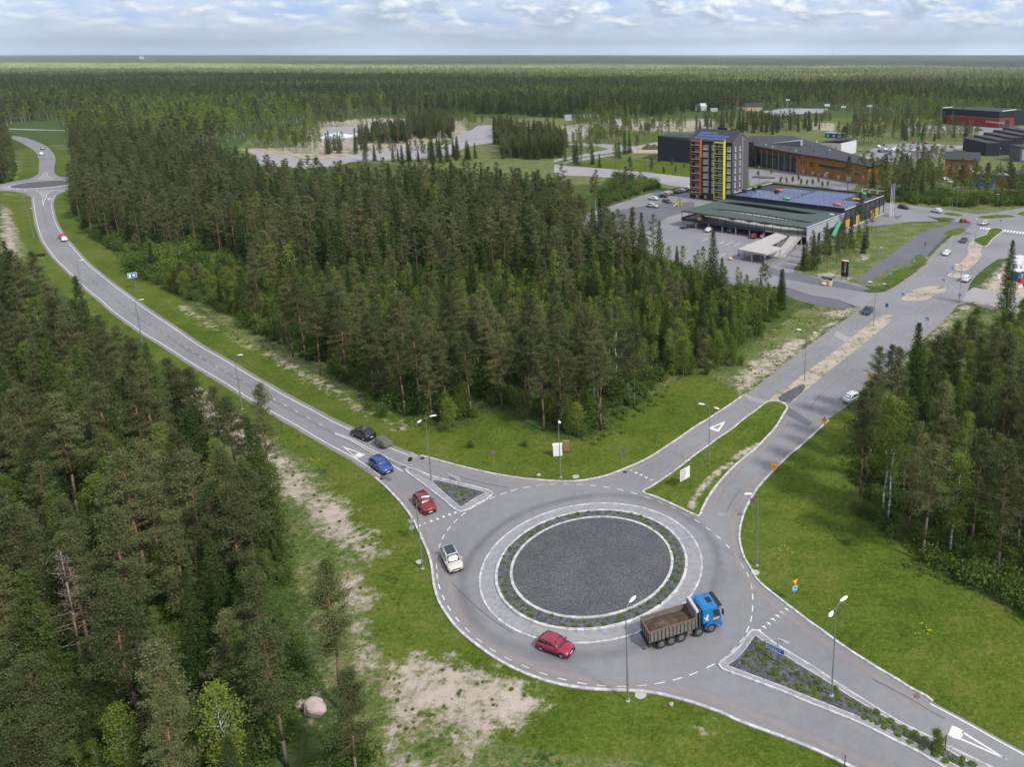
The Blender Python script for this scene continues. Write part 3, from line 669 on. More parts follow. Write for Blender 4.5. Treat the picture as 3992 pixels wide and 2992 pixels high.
# dust along the kerbs and darker wheel tracks
def clean(pl, step=2.0):
    q = smooth(pl[::4] + [pl[-1]], step=step); return q
for k_, (pl, w) in enumerate([(clean(keepin(clean(sKA), 0.95)), .8), (clean(keepin(clean(sKB), .85)), .7), (clean(keepin(clean(sKR), .9)), .8), (sLL[::3], .35), (sLR[::3], .35),
        (offset(clean(M1[:len(M1)//2]), -0.9), .8), (offset(clean(M1[:len(M1)//2]), 0.9), .8), (offset(clean(M1[len(M1)//2:]), -0.9), .8), (offset(clean(M1[len(M1)//2:]), 0.9), .8), (clean(keepin(sNL[::2], .9)), 1), (clean(keepin(sNR[::2], .9)), 1)]):
    ribbons('road_dust', [(pl, w, -w, False)], 0.030 + 0.0006 * k_, 'road_dust')
mid = lambda a, b, t: [(p[0]*(1-t) + q[0]*t, p[1]*(1-t) + q[1]*t) for p, q in zip(a, b)]
def resamp(pl, n):
    P = np.array(pl); s = np.r_[0, np.cumsum(np.hypot(*np.diff(P, axis=0).T))]; t = np.linspace(0, s[-1], n)
    return list(zip(np.interp(t, s, P[:,0]), np.interp(t, s, P[:,1])))
a_, b__ = resamp(sLL, 260), resamp(sLR, 260)
tracks = [(mid(a_, b__, t), .42, -.42, False) for t in (.17, .34, .62, .82)]
tracks += [(mid(a_, b__, .49), .5, -.5, False)]
nlr = resamp(sNL, 160); nrr = resamp(sNR[::-1], 160)
tr2 = [(mid(nlr, nrr, t), .5, -.5, False) for t in (.10, .22, .66, .80)]
rg_ = [(circle(RC, 14.9, 200), 1.5, -1.5, True)]
ribbons('tyre_marks', tracks[4:] + rg_ , 0.0390, 'tyre_marks')
ribbons('worn_tracks', tracks[:4] + tr2, 0.0430, 'worn_track')

# repairs and sealed cracks in the asphalt
for i_, s_ in enumerate(('7:1120,75 1180,110 1330,150 1300,175 1160,140 1100,100', '7:1440,180 1540,225 1700,330 1660,360 1500,280 1430,215', '6:560,300 610,330 585,352 535,322', '9:1880,1500 1940,1530 1925,1548 1865,1518', '5:1050,620 1200,700 1180,730 1030,650')):
    sheet('asphalt_patch', dedupe(tr(s_)), 0.0470 + i_ * .0006, 'asphalt_new' if i_ % 2 else 'asphalt_pale')
crk = [(smooth(tr(c_), step=.5), .025, -.025, False) for c_ in ('8:1110,835 1250,905 1400,985 1520,1060 1640,1125', '6:430,412 400,418 385,408', '10:700,640 800,690 950,730', '5:880,1100 960,1010 1060,920 1150,850', '7:1230,540 1330,430 1450,300 1560,220', '9:700,610 900,740 1100,850 1300,960', '10:120,330 260,470 420,600 560,690', '7:960,1100 1000,1010 1080,900', '8:840,1040 700,980 520,910 380,860', '6:900,480 1050,520 1250,560')]
simple('crack_sealant', (0.07, 0.07, 0.08), .6)
ribbons('sealed_cracks', crk, 0.0520, 'crack_sealant')
# ================================================================ TREES
def m_leaf(name, cols, transl=0.25, rnd=0.35):
    """foliage: each tree leans to its own tone, clumps differ a little"""
    newmat(name); oi = N('ShaderNodeObjectInfo'); p = wpos()
    n = noise(0.9, 3, 0.6, p); n2 = noise(7.0, 2, 0.6, p)
    f = mth('ADD', mth('MULTIPLY', oi.outputs['Random'], rnd), mth('ADD', mth('MULTIPLY', n, 0.45), mth('MULTIPLY', n2, 0.45)))
    c = ramp([(0.30, cols[0]), (0.58, cols[1]), (0.86, cols[2])], f).outputs[0]
    d = N('ShaderNodeBsdfDiffuse'); L(c, d.inputs[0]); t = N('ShaderNodeBsdfTranslucent'); L(c, t.inputs[0])
    m = N('ShaderNodeMixShader', i_Fac=transl); L(d.outputs[0], m.inputs[1]); L(t.outputs[0], m.inputs[2])
    o = N('ShaderNodeOutputMaterial'); L(m.outputs[0], o.inputs[0])
m_leaf('pine_needles', [(0.046, 0.061, 0.026), (0.102, 0.124, 0.051), (0.190, 0.208, 0.089)])
m_leaf('spruce_needles', [(0.026, 0.048, 0.015), (0.055, 0.092, 0.027), (0.115, 0.155, 0.042)])
m_leaf('birch_leaves', [(0.072, 0.118, 0.020), (0.145, 0.205, 0.036), (0.25, 0.31, 0.065)], 0.35)
m_leaf('shrub_leaves', [(0.045, 0.085, 0.020), (0.090, 0.150, 0.034), (0.175, 0.235, 0.062)], 0.35)
m_leaf('undergrowth_leaves', [(0.038, 0.078, 0.016), (0.085, 0.150, 0.030), (0.170, 0.230, 0.066)], 0.3)
m_leaf('tuft_leaves', [(0.095, 0.16, 0.03), (0.15, 0.22, 0.05), (0.21, 0.27, 0.08)], 0.3)
m_leaf('dead_twigs', [(0.16, 0.13, 0.125), (0.25, 0.21, 0.20), (0.34, 0.30, 0.29)], 0.1)
def m_bark(name, lo, hi, z0, z1):
    newmat(name); tcd = N('ShaderNodeTexCoord'); s = N('ShaderNodeSeparateXYZ'); L(tcd.outputs['Object'], s.inputs[0])
    n = noise(3.0, 4, 0.7, tcd.outputs['Object'])
    f = N('ShaderNodeMapRange'); f.inputs[1].default_value = z0; f.inputs[2].default_value = z1; L(s.outputs[2], f.inputs[0])
    c = mixc(f.outputs[0], lo, hi); v = ramp([(0.3, 0.6), (0.7, 1.35)], n).outputs[0]; pbr(mixc(1.0, c, v, 'MULTIPLY'), 0.9, spec=0.1)
m_bark('pine_bark', (0.12, 0.10, 0.09), (0.25, 0.145, 0.09), 1.5, 9)
m_bark('spruce_bark', (0.09, 0.07, 0.06), (0.13, 0.10, 0.08), 0, 10)
m_bark('dead_bark', (0.20, 0.13, 0.10), (0.30, 0.25, 0.22), 2, 12)
def m_birchbark():
    newmat('birch_bark'); tcd = N('ShaderNodeTexCoord'); mpn = N('ShaderNodeMapping'); mpn.inputs['Scale'].default_value = (3, 3, 2.2); L(tcd.outputs['Object'], mpn.inputs[0])
    n = noise(2.0, 4, 0.7, mpn.outputs[0]); pbr(ramp([(0.42, (0.06, 0.055, 0.05)), (0.50, (0.42, 0.41, 0.38)), (0.8, (0.60, 0.59, 0.55))], n).outputs[0], 0.8, spec=0.1)
m_birchbark()

class Cloud:
    """many small leaf-sized triangles"""
    def __init__(s, seed): s.r = np.random.default_rng(seed); s.P = []
    def put(s, cen, n, spread, size, up=0.5, flat=1.0):
        """n triangles round each centre"""
        c = np.repeat(np.asarray(cen, float).reshape(-1, 3), n, 0); k = len(c)
        off = s.r.normal(0, 1, (k, 3)) * np.array([spread, spread, spread * flat]); c = c + off
        nrm = s.r.normal(0, 1, (k, 3)); nrm[:, 2] += up * 2; nrm /= np.linalg.norm(nrm, axis=1, keepdims=True)
        a = np.cross(nrm, s.r.normal(0, 1, (k, 3))); a /= np.linalg.norm(a, axis=1, keepdims=True) + 1e-9; b = np.cross(nrm, a)
        sz = size * s.r.uniform(0.6, 1.4, (k, 1))
        s.P.append(np.stack([c + a * sz, c - a * sz * 0.6 + b * sz * 0.75, c - a * sz * 0.6 - b * sz * 0.75], 1))
    def arrays(s):
        P = np.concatenate(s.P).reshape(-1, 3); return P, np.arange(len(P)).reshape(-1, 3)
def trunk_mb(h, r0, r1, lean=(0, 0), n=7, segs=5, bend=0.12, seed=0):
    q = random.Random(seed); mb = MB(); pts = []; rs = []
    for i in range(segs + 1):
        t = i / segs; pts.append(Vector((lean[0]*t + q.uniform(-bend, bend) * (0 < i < segs), lean[1]*t + q.uniform(-bend, bend) * (0 < i < segs), h * t - (0.1 if i == 0 else 0)))); rs.append(r0 + (r1 - r0) * t)
    mb.tube(pts, rs, n); return mb, pts
def pine(seed, h=16.0, crown=0.50, wid=2.0, dens=1.0, lod=0):
    q = random.Random(seed); cl = Cloud(seed); mb, pts = trunk_mb(h * 0.96, 0.17, 0.035, (q.uniform(-.4, .4), q.uniform(-.4, .4)), 6 if lod else 8, seed=seed)
    nb = int((38 if lod else 70) * dens)
    def pos(z):
        t = z / (h*0.96) * (len(pts)-1); i = min(int(t), len(pts)-2); return pts[i].lerp(pts[i+1], t - i)
    cen = []
    for k in range(nb):
        t = (k + q.random()) / nb; z = h * (1 - crown) + h * crown * 0.97 * t
        L_ = wid * (min(1, (t + 0.12) / 0.30) ** 0.7) * max(0.08, (1 - t) ** 0.6) * q.uniform(0.45, 1.25)
        az = q.random() * 6.283; el = R(-6 + 42 * t + q.uniform(-10, 10)); b = pos(z)
        d = Vector((math.cos(az)*math.cos(el), math.sin(az)*math.cos(el), math.sin(el)))
        if not lod or k % 3 == 0: mb.cyl(b, b + d * L_ * 0.8, 0.045, 0.012, 3, 0, False)
        for s_ in ((0.45, 0.72, 1.0) if L_ > 1.0 else (0.6, 1.0)):
            p = b + d * L_ * s_; cen.append((p.x, p.y, p.z + 0.10 * s_))
    cen.append((pts[-1].x, pts[-1].y, h * 0.97))
    if lod == 0: cl.put(cen, 48, 0.27, 0.082, 0.6, 0.55)
    elif lod == 1: cl.put(cen, 16, 0.28, 0.155, 0.6, 0.55)
    else: cl.put(cen, 3, 0.32, 0.42, 0.6, 0.6)
    for k in range(3 if lod == 0 else 0):       # dead snags under the crown
        z = h * q.uniform(0.25, 1 - crown); az = q.random()*6.283; b = pos(z); mb.cyl(b, b + Vector((math.cos(az), math.sin(az), q.uniform(-.2, .3))) * q.uniform(.5, 1.2), .025, .008, 3)
    return mb, cl, 'pine_bark', 'pine_needles'
def spruce(seed, h=14.0, wid=1.9, lod=0, base=0.04):
    q = random.Random(seed); cl = Cloud(seed); mb, pts = trunk_mb(h * 0.98, 0.16, 0.02, (0, 0), 6, bend=0.04, seed=seed)
    cen = []; nl = int(h * (2.0 if lod else 2.7))
    for k in range(nl):
        t = (k + 0.5) / nl; z = h * (base + (1 - base) * t); L0 = wid * (1 - t) ** 0.85 + 0.08; nbr = max(3, int((5 if lod else 7) * (1 - t) + 3))
        a0 = q.random() * 6.28
        for j in range(nbr):
            az = a0 + j * 6.283 / nbr + q.uniform(-.25, .25); L_ = L0 * q.uniform(0.72, 1.15); el = R(-22 + 34 * t)
            for s_ in ((0.4, 0.7, 1.0) if L_ > 0.9 else (0.5, 1.0)):
                cen.append((math.cos(az)*math.cos(el)*L_*s_, math.sin(az)*math.cos(el)*L_*s_, z + math.sin(el)*L_*s_ + 0.16*L_*s_*s_))
    if lod == 0: cl.put(cen, 16, 0.15, 0.095, 0.35, 0.8)
    elif lod == 1: cl.put(cen, 4, 0.17, 0.24, 0.4, 0.7)
    else: cl.put(cen[::2], 2, 0.2, 0.42, 0.45, 0.7)
    return mb, cl, 'spruce_bark', 'spruce_needles'
def birch(seed, h=12.0, wid=1.7, crown=0.68, lod=0, mat='birch_leaves', bark='birch_bark', r=0.11):
    q = random.Random(seed); cl = Cloud(seed); mb, pts = trunk_mb(h * 0.93, r, 0.02, (q.uniform(-.5, .5), q.uniform(-.5, .5)), 6, bend=0.18, seed=seed)
    nb = int((30 if lod else 54)); cen = []
    for k in range(nb):
        t = (k + q.random()) / nb; z = h * (1 - crown) + h * crown * 0.95 * t
        L_ = wid * math.sin(math.pi * min(1, (t * 0.86 + 0.14))) ** 0.7 * q.uniform(0.5, 1.12); az = q.random()*6.283; el = R(38)
        tt = min(z / (h*.93), 1) * (len(pts)-1); i = min(int(tt), len(pts)-2); b = pts[i].lerp(pts[i+1], tt - i)
        d = Vector((math.cos(az)*math.cos(el), math.sin(az)*math.cos(el), math.sin(el)))
        if lod == 0: mb.cyl(b, b + d * L_, 0.03, 0.008, 3, 0, False)
        for s_ in (0.5, 0.8, 1.05):
            p = b + d * L_ * s_; cen.append((p.x, p.y, p.z - 0.28 * s_ * s_))
    if lod == 0: cl.put(cen, 26, 0.27, 0.082, 0.25, 0.9)
    elif lod == 1: cl.put(cen, 6, 0.3, 0.21, 0.25, 0.9)
    else: cl.put(cen[::2], 4, 0.36, 0.38, 0.3, 0.9)
    return mb, cl, bark, mat
def shrub(seed, h=2.6, wid=1.6, lod=0, mat='shrub_leaves'):
    q = random.Random(seed); cl = Cloud(seed); mb = MB(); cen = []
    for k in range(9):
        az = q.random()*6.283; L_ = h * q.uniform(0.6, 1.0); lean = wid / h * q.uniform(0.1, 0.8)
        d = Vector((math.cos(az)*lean, math.sin(az)*lean, 1)).normalized(); mb.cyl((0, 0, -.05), d * L_, .025, .008, 3)
        for s_ in (0.35, 0.55, 0.75, 0.95): p = d * L_ * s_; cen.append((p.x, p.y, p.z))
    if lod == 0: cl.put(cen, 40, wid*0.2, 0.085, 0.3, 0.85)
    else: cl.put(cen, 14, wid*0.24, 0.13 if h > .8 else .07, 0.3, 0.85)
    return mb, cl, 'spruce_bark', mat
def dead_tree(seed, h=15):
    q = random.Random(seed); cl = Cloud(seed); mb, pts = trunk_mb(h, .16, .03, (.3, .2), 7, seed=seed)
    cen = []
    for k in range(46):
        t = (k + q.random()) / 46; z = h * (0.22 + 0.76 * t); L_ = 2.2 * (1 - t) ** .6 * min(1, t / .25 + .3) * q.uniform(.5, 1.2); az = q.random()*6.283
        tt = z / h * (len(pts)-1); i = min(int(tt), len(pts)-2); b = pts[i].lerp(pts[i+1], tt - i); e = b + Vector((math.cos(az), math.sin(az), .25)) * L_
        mb.cyl(b, e, .035, .008, 3)
        if t > .45:
            for s_ in (.5, .75, 1): p = b.lerp(e, s_); cen.append(tuple(p))
            for j in range(3): mb.cyl(b.lerp(e, .6 + .12*j), b.lerp(e, .8) + Vector((q.uniform(-.5, .5), q.uniform(-.5, .5), q.uniform(-.1, .5))), .014, .005, 3)
    cl.put(cen, 7, .24, .06, .2, .7); return mb, cl, 'dead_bark', 'dead_twigs'

TM = {}
def tree_meshes(key, made):
    mb, cl, bark, leaf = made
    tm = mkmesh(key + '_trunk', mb.v, mb.f, bark, smooth_=True); P, F = cl.arrays()
    cm = bpy.data.meshes.new(key + '_crown'); n = len(P); cm.vertices.add(n); cm.vertices.foreach_set('co', P.astype(np.float32).ravel())
    cm.loops.add(n); cm.loops.foreach_set('vertex_index', np.arange(n, dtype=np.int32)); cm.polygons.add(n // 3)
    cm.polygons.foreach_set('loop_start', np.arange(0, n, 3, dtype=np.int32)); cm.polygons.foreach_set('loop_total', np.full(n // 3, 3, np.int32)); cm.update(); cm.materials.append(MATS[leaf])
    TM.setdefault(key, []).append((tm, cm)); return tm, cm
for k in range(8): tree_meshes('pine', pine(100 + k, 14.6 + (k % 6) * .5, [.54, .48, .64, .58, .54, .70, .6, .76][k], [2.8, 2.4, 3.0, 2.6, 2.9, 2.7, 2.2, 2.7][k]))
for k in range(4): tree_meshes('spruce', spruce(200 + k, 11 + k * 1.6, 1.6 + k * .2))
for k in range(4): tree_meshes('birch', birch(300 + k, 9 + k * 1.4, [1.5, 1.8, 1.6, 2.0][k], [.8, .72, .68, .62][k]))
for k in range(3): tree_meshes('young', birch(340 + k, 4.5 + k, 1.25, .88, r=.05))
for k in range(4): tree_meshes('shrub', shrub(400 + k, 2.0 + .5 * k, 1.5 + .25 * k))
for k in range(2): tree_meshes('young_pine', pine(140 + k, 5.5 + k, .86, 1.35, .8))
def merged(name, made):
    mb, cl, bark, leaf = made; P, F = cl.arrays(); nb = len(mb.v)
    vs = mb.v + [tuple(p) for p in P]; fs = mb.f + [(a + nb, b + nb, c + nb) for a, b, c in F]
    return bpy.data.objects.new(name, mkmesh(name, vs, fs, [bark, leaf], fm=[0] * len(mb.f) + [1] * len(F)))
def proto_collection(name, objs):
    c = bpy.data.collections.new(name)
    for i, o in enumerate(objs): o.name = name + '_%02d' % i; c.objects.link(o)
    return c
PC = {
 'pine': proto_collection('pine_kinds', [merged('t', pine(500 + k, 14.5 + k * .6, [.54, .5, .62, .56, .68][k], 2.7, lod=1)) for k in range(5)]),
 'spruce': proto_collection('spruce_kinds', [merged('t', spruce(520 + k, 11 + k * 1.7, 1.7 + k * .2, 1)) for k in range(4)]),
 'birch': proto_collection('birch_kinds', [merged('t', birch(540 + k, 9.5 + k * 1.4, 1.8, .7, 1)) for k in range(4)]),
 'under': proto_collection('undergrowth_kinds', [merged('t', shrub(560 + k, .9 + .35 * k, 1.1 + .3 * k, 1, 'undergrowth_leaves')) for k in range(5)]),
 'herb': proto_collection('herb_kinds', [merged('t', shrub(570 + k, .3 + .08 * k, .5, 1, 'tuft_leaves')) for k in range(3)]),
}
def scatter(name, coll, pts, rots, scls, label, kind='stuff', ids=None):
    """one object standing for a mass: each point carries one of the kinds of the collection"""
    me = bpy.data.meshes.new(name); n = len(pts); me.vertices.add(n); me.vertices.foreach_set('co', np.asarray(pts, np.float32).ravel())
    for nm, ty, dat in (('rotz', 'FLOAT', rots), ('scl', 'FLOAT', scls)):
        a = me.attributes.new(nm, ty, 'POINT'); a.data.foreach_set('value', np.asarray(dat, np.float32))
    a = me.attributes.new('pick', 'INT', 'POINT'); a.data.foreach_set('value', np.asarray(ids if ids is not None else rng.integers(0, len(coll.objects), n), np.int32))
    o = link(name, me); g = bpy.data.node_groups.new(name, 'GeometryNodeTree')
    g.interface.new_socket('Geometry', in_out='INPUT', socket_type='NodeSocketGeometry'); g.interface.new_socket('Geometry', in_out='OUTPUT', socket_type='NodeSocketGeometry')
    gi = g.nodes.new('NodeGroupInput'); go_ = g.nodes.new('NodeGroupOutput'); ci = g.nodes.new('GeometryNodeCollectionInfo'); ci.inputs[0].default_value = coll; ci.inputs[1].default_value = True; ci.inputs[2].default_value = True
    ip = g.nodes.new('GeometryNodeInstanceOnPoints'); ip.inputs['Pick Instance'].default_value = True
    def na(nm, ty):
        x = g.nodes.new('GeometryNodeInputNamedAttribute'); x.data_type = ty; x.inputs[0].default_value = nm; return [s for s in x.outputs if s.enabled][0]
    cx = g.nodes.new('ShaderNodeCombineXYZ'); g.links.new(na('rotz', 'FLOAT'), cx.inputs[2])
    g.links.new(gi.outputs[0], ip.inputs['Points']); g.links.new(ci.outputs[0], ip.inputs['Instance']); g.links.new(na('pick', 'INT'), ip.inputs['Instance Index'])
    g.links.new(cx.outputs[0], ip.inputs['Rotation']); g.links.new(na('scl', 'FLOAT'), ip.inputs['Scale']); g.links.new(ip.outputs[0], go_.inputs[0])
    m = o.modifiers.new('scatter', 'NODES'); m.node_group = g
    tag(o, label, None, None, kind); return o

# ---------------------------------------------------------------- where they stand
def fill(poly, sp, jit=0.48, keep=1.0):
    P = np.array(poly); xs = np.arange(P[:,0].min(), P[:,0].max(), sp); ys = np.arange(P[:,1].min(), P[:,1].max(), sp)
    if len(xs) == 0 or len(ys) == 0: return np.zeros((0, 2))
    X, Y = np.meshgrid(xs, ys); X = X + rng.uniform(-jit, jit, X.shape) * sp; Y = Y + rng.uniform(-jit, jit, Y.shape) * sp
    X, Y = X.ravel(), Y.ravel(); m = inside(X, Y, poly) & (rng.random(X.shape) < keep); return np.stack([X[m], Y[m]], 1)
def project(x, y, z=0.0):
    D = y * CS + (HC - z) * SN; return PX + FOC * x / D, PY0 + FF * (HC - z) / D, D
AS = np.array(ASPH)
paved_polys = [ASPH] + [p[2] for p in PAVED]
def offroad(p, margin=1.2):
    x, y = p[:,0], p[:,1]; m = np.ones(len(p), bool)
    for q in paved_polys:
        Q = np.array(q); bb = (x > Q[:,0].min()-8) & (x < Q[:,0].max()+8) & (y > Q[:,1].min()-8) & (y < Q[:,1].max()+8)
        if bb.any():
            m[bb] &= ~inside(x[bb], y[bb], q)
            if margin > 0: m[bb] &= dist(x[bb], y[bb], q[::2] if len(q) > 200 else q) > margin
    return p[m]
Z = zone
FC = Z('0:150,312 300,318 420,335 520,385 620,418 760,425 900,425 1050,428 1180,432 1236,440 1228,462 1240,490 1258,505 1320,535 1430,575 1560,604 1690,645 1700,668 1640,715 1570,760 1500,790 1440,815 1400,865 1330,905 1290,935 1240,938 1200,915 1160,895 1100,876 1050,880 1000,905 940,915 880,905 830,880 780,845 700,800 640,770 590,742 530,712 500,670 520,600 420,555 300,545 250,545 195,515 165,468 158,425 168,380')
FCbush = Z('0:275,585 296,548 420,545 540,590 560,640 520,690 470,675 420,655 350,625')
FL = Z('0:-300,640 0,640 100,700 180,770 270,850 340,915 400,965 470,1015 540,1065 590,1110 605,1200 598,1300 630,1400 670,1470 690,1560 760,1620 830,1700 860,1850 -700,1850 -700,900')
FR = Z('0:1852,1040 1866,965 1905,905 1935,875 1990,880 2060,858 2130,835 2212,805 2500,780 2700,1400 2212,1262 2120,1235 2060,1232 1990,1205 1945,1155 1900,1112 1855,1085')
FLL = Z('0:-200,300 0,275 18,300 30,345 36,375 25,392 0,398 -200,400')
FB = Z('0:-300,272 0,276 60,262 130,262 150,298 300,312 420,326 500,305 560,285 700,256 900,246 1100,248 1300,262 1400,255 1480,243 1560,240 1700,236 1900,243 2000,248 2212,258 2500,270')
def farline(yp): return [at(0, x, y) for x, y in ()]
far_y = 2600.0
FBp = FB + [(far_y * .62, far_y), (-far_y * 1.05, far_y)]
BP = {'pine': [], 'spruce': [], 'birch': []}
def plant(p, mix, margin=1.4, smin=.8, smax=1.15):
    """share out the points of a wood between the kinds"""
    p = offroad(p, margin); k = rng.random(len(p)); a = 0
    for kind, f in mix.items():
        m = (k >= a) & (k < a + f); a += f
        for x, y in p[m]: BP[kind].append((x, y, rng.uniform(smin, smax)))
# clearings: density thins where a slow noise dips
def thin(p, sc, lim, seed):
    q = np.random.default_rng(seed); a = q.uniform(0, 6.28, 6); f = q.uniform(.5, 1.5, (6, 2)) / sc * 6.28 * q.choice([-1, 1], (6, 2))
    v = sum(np.sin(p[:,0] * f[i, 0] + p[:,1] * f[i, 1] + a[i]) for i in range(6)) / 6
    return p[v > lim]
FCmid = Z('0:550,670 620,625 700,600 900,600 1200,620 1360,605 1400,640 1400,745 1330,790 1150,785 1000,775 850,760 720,735 620,720 560,700')
FCy = Z('0:1330,640 1450,585 1570,602 1700,645 1650,720 1490,800 1400,830 1330,760')
def without(p, *polys):
    m = np.ones(len(p), bool)
    for q in polys: m &= ~inside(p[:,0], p[:,1], q)
    return p[m]
fc_ = without(fill(FC, 4.4, keep=.96), FCmid, FCy, FCbush); bk_ = fc_[:,1] > 205 + rng.normal(0, 12, len(fc_))
plant(fc_[bk_], {'pine': .58, 'spruce': .38, 'birch': .04}, smin=.70, smax=1.10)  # more dark spruces at the back stand in for cloud shade
plant(fc_[~bk_], {'pine': .80, 'spruce': .10, 'birch': .10}, smin=.66, smax=1.06)
plant(fill(FCmid, 6.0), {'birch': .45, 'pine': .35, 'spruce': .12}, smin=.5, smax=.88)
plant(fill(FCmid, 3.6), {'birch': .6, 'spruce': .3}, smin=.3, smax=.6)
plant(fill(FCy, 5.0), {'birch': .5, 'spruce': .24, 'pine': .2}, smin=.45, smax=.8)
plant(fill(FCy, 3.4), {'birch': .6, 'spruce': .35}, smin=.25, smax=.55)
plant(fill(FCbush, 6.5), {'birch': .5, 'pine': .2, 'spruce': .2}, smin=.3, smax=.6)
fcS = Z('0:600,760 700,700 900,700 1150,700 1330,690 1330,900 1290,935 1200,915 1100,878 1040,882 900,905 780,845')
plant(thin(fill(fcS, 3.8), 30, -.25, 3), {'birch': .72, 'spruce': .22}, smin=.26, smax=.66)
plant(fill(FL, 4.35, keep=.96), {'pine': .76, 'spruce': .12, 'birch': .12}, smin=.74, smax=1.18)
plant(fill(FL, 4.6), {'spruce': .42, 'birch': .58}, smin=.28, smax=.66)
plant(fill(FR, 4.7, keep=.95), {'pine': .64, 'spruce': .16, 'birch': .18}, smin=.72, smax=1.12)
plant(fill(FR, 5.2), {'spruce': .4, 'birch': .6}, smin=.28, smax=.62)
plant(fill(FLL, 4.2), {'pine': .8, 'spruce': .1, 'birch': .1})
clusters = [('0:1075,295 1222,300 1226,345 1080,345', 3.8, {'spruce': .5, 'pine': .45}), ('0:1235,255 1330,258 1330,285 1240,285', 6, {'birch': .7, 'pine': .3}), ('0:1235,300 1300,300 1300,330 1240,335', 7, {'birch': .7, 'pine': .3}), ('2:1330,250 1800,250 1830,300 1330,300', 6, {'birch': .6, 'pine': .4}), ('0:520,300 700,270 800,262 800,285 640,310 560,330', 8, {'birch': .5, 'pine': .3}), ('0:1330,275 1480,262 1480,300 1360,310', 9, {'birch': .5, 'pine': .4}), ('0:1840,262 2080,262 2080,290 1840,290', 7, {'pine': .5, 'birch': .4}), ('0:1960,400 2212,400 2300,440 1960,430', 7, {'pine': .4, 'birch': .5}),('2:560,300 760,300 760,430 600,440', 5, {'pine': .6, 'birch': .4}), ('2:880,360 1300,370 1330,470 890,470', 3.8, {'spruce': .45, 'pine': .45}), ('2:1300,300 1680,300 1720,420 1300,430', 4.2, {'pine': .6, 'spruce': .3, 'birch': .1}),
            ('2:560,520 1150,500 1150,640 620,640', 7, {'pine': .5, 'spruce': .4}), ('2:1150,530 1650,540 1650,640 1150,640', 4.8, {'spruce': .5, 'pine': .4}), ('2:1800,300 2100,300 2100,330 1830,330', 5, {'birch': .7, 'pine': .3}),
            ('2:1650,560 1900,590 1800,620 1640,600', 5, {'spruce': .5, 'pine': .4}), ('2:0,440 560,480 560,560 60,520', 5.5, {'birch': .5, 'pine': .4}),
            ('2:2020,340 2211,340 2211,470 2030,470', 4.5, {'spruce': .5, 'pine': .4}), ('19:0,560 150,600 150,680 0,700', 5, {'spruce': .4, 'birch': .4}), ('19:240,390 470,400 470,440 250,440', 5, {'birch': .8}),
            ('19:530,560 1020,580 1020,690 560,660', 4.6, {'birch': .55, 'pine': .4}), ('19:980,380 1160,420 1100,490 990,480', 5, {'birch': .8}), ('19:850,830 1100,800 1100,880 880,880', 6, {'spruce': .5, 'birch': .3}),
            ('19:150,900 900,990 1140,1130 880,1130 120,1100', 6.2, {'pine': .45, 'spruce': .45}), ('3:560,330 1000,330 1500,370 2200,300 2200,260 1000,230 700,260', 6.5, {'pine': .55, 'spruce': .25, 'birch': .2}),
            ('4:150,560 670,560 660,610 180,600', 4.4, {'pine': .85, 'birch': .1}), ('4:380,960 700,940 1300,940 1300,1100 1000,1200 640,1190 560,1100 380,1060', 4.8, {'pine': .5, 'birch': .35, 'spruce': .15}),
            ('4:1340,1060 2189,1060 2400,1100 2400,1230 1700,1240 1340,1200', 6.5, {'pine': .45, 'birch': .5}), ('4:680,420 830,400 1150,330 1250,300 1250,370 850,430', 5.5, {'birch': .5, 'pine': .3}),
            ('4:700,500 1100,490 1700,500 1680,560 1100,560 760,560', 6.0, {'birch': .5, 'pine': .3, 'spruce': .2}), ('4:1140,420 1770,430 1770,480 1200,470', 6.5, {'pine': .7, 'birch': .2}),
            ('4:850,610 1250,600 1300,660 1100,690 840,680', 9, {'birch': .9}), ('4:760,760 1130,740 1270,720 1340,780 1320,900 1150,900 850,860', 6.5, {'pine': .4, 'birch': .5}),
            ('5:800,225 860,180 940,150 1080,90 1230,40 1245,110 1180,180 1080,215 1000,235 900,255 840,250', 3.5, {'pine': .4, 'spruce': .35, 'birch': .2}), ('0:1780,500 1840,480 1880,470 1860,500 1790,520', 6, {'pine': .8}),
            ('4:380,1480 620,1470 560,1560 440,1560', 6.5, {'pine': .7, 'spruce': .2}), ('4:60,1540 200,1500 220,1640 80,1640', 5, {'spruce': .5, 'pine': .4}),
            ('0:1250,455 1300,428 1400,408 1420,415 1330,455 1262,470', 7.5, {'pine': .5, 'birch': .2}), ('0:1500,205 1600,207 1600,222 1500,226', 8, {'birch': .6, 'pine': .4})]
for s, sp, mix in clusters: plant(fill(Z(s), sp), mix, 0.3, .62 if '5:800' not in s else .38, .95 if '5:800' not in s else .66)
PINES = np.array(BP['pine']); SPRUCES = np.array(BP['spruce']); BIRCHES = np.array(BP['birch'])
EXTRA = []    # single trees read from the photo: (kind, crop, x, y of the foot, scale, label)
def ground_at(r, x, y): p = at(r, x, y); return p.x, p.y
KEEP = []
def one(kind, r, x, y, sc, label=None, var=None, clear=2.6):
    gx_, gy_ = ground_at(r, x, y); EXTRA.append((kind, gx_, gy_, sc, label, var)); KEEP.append((gx_, gy_, clear))
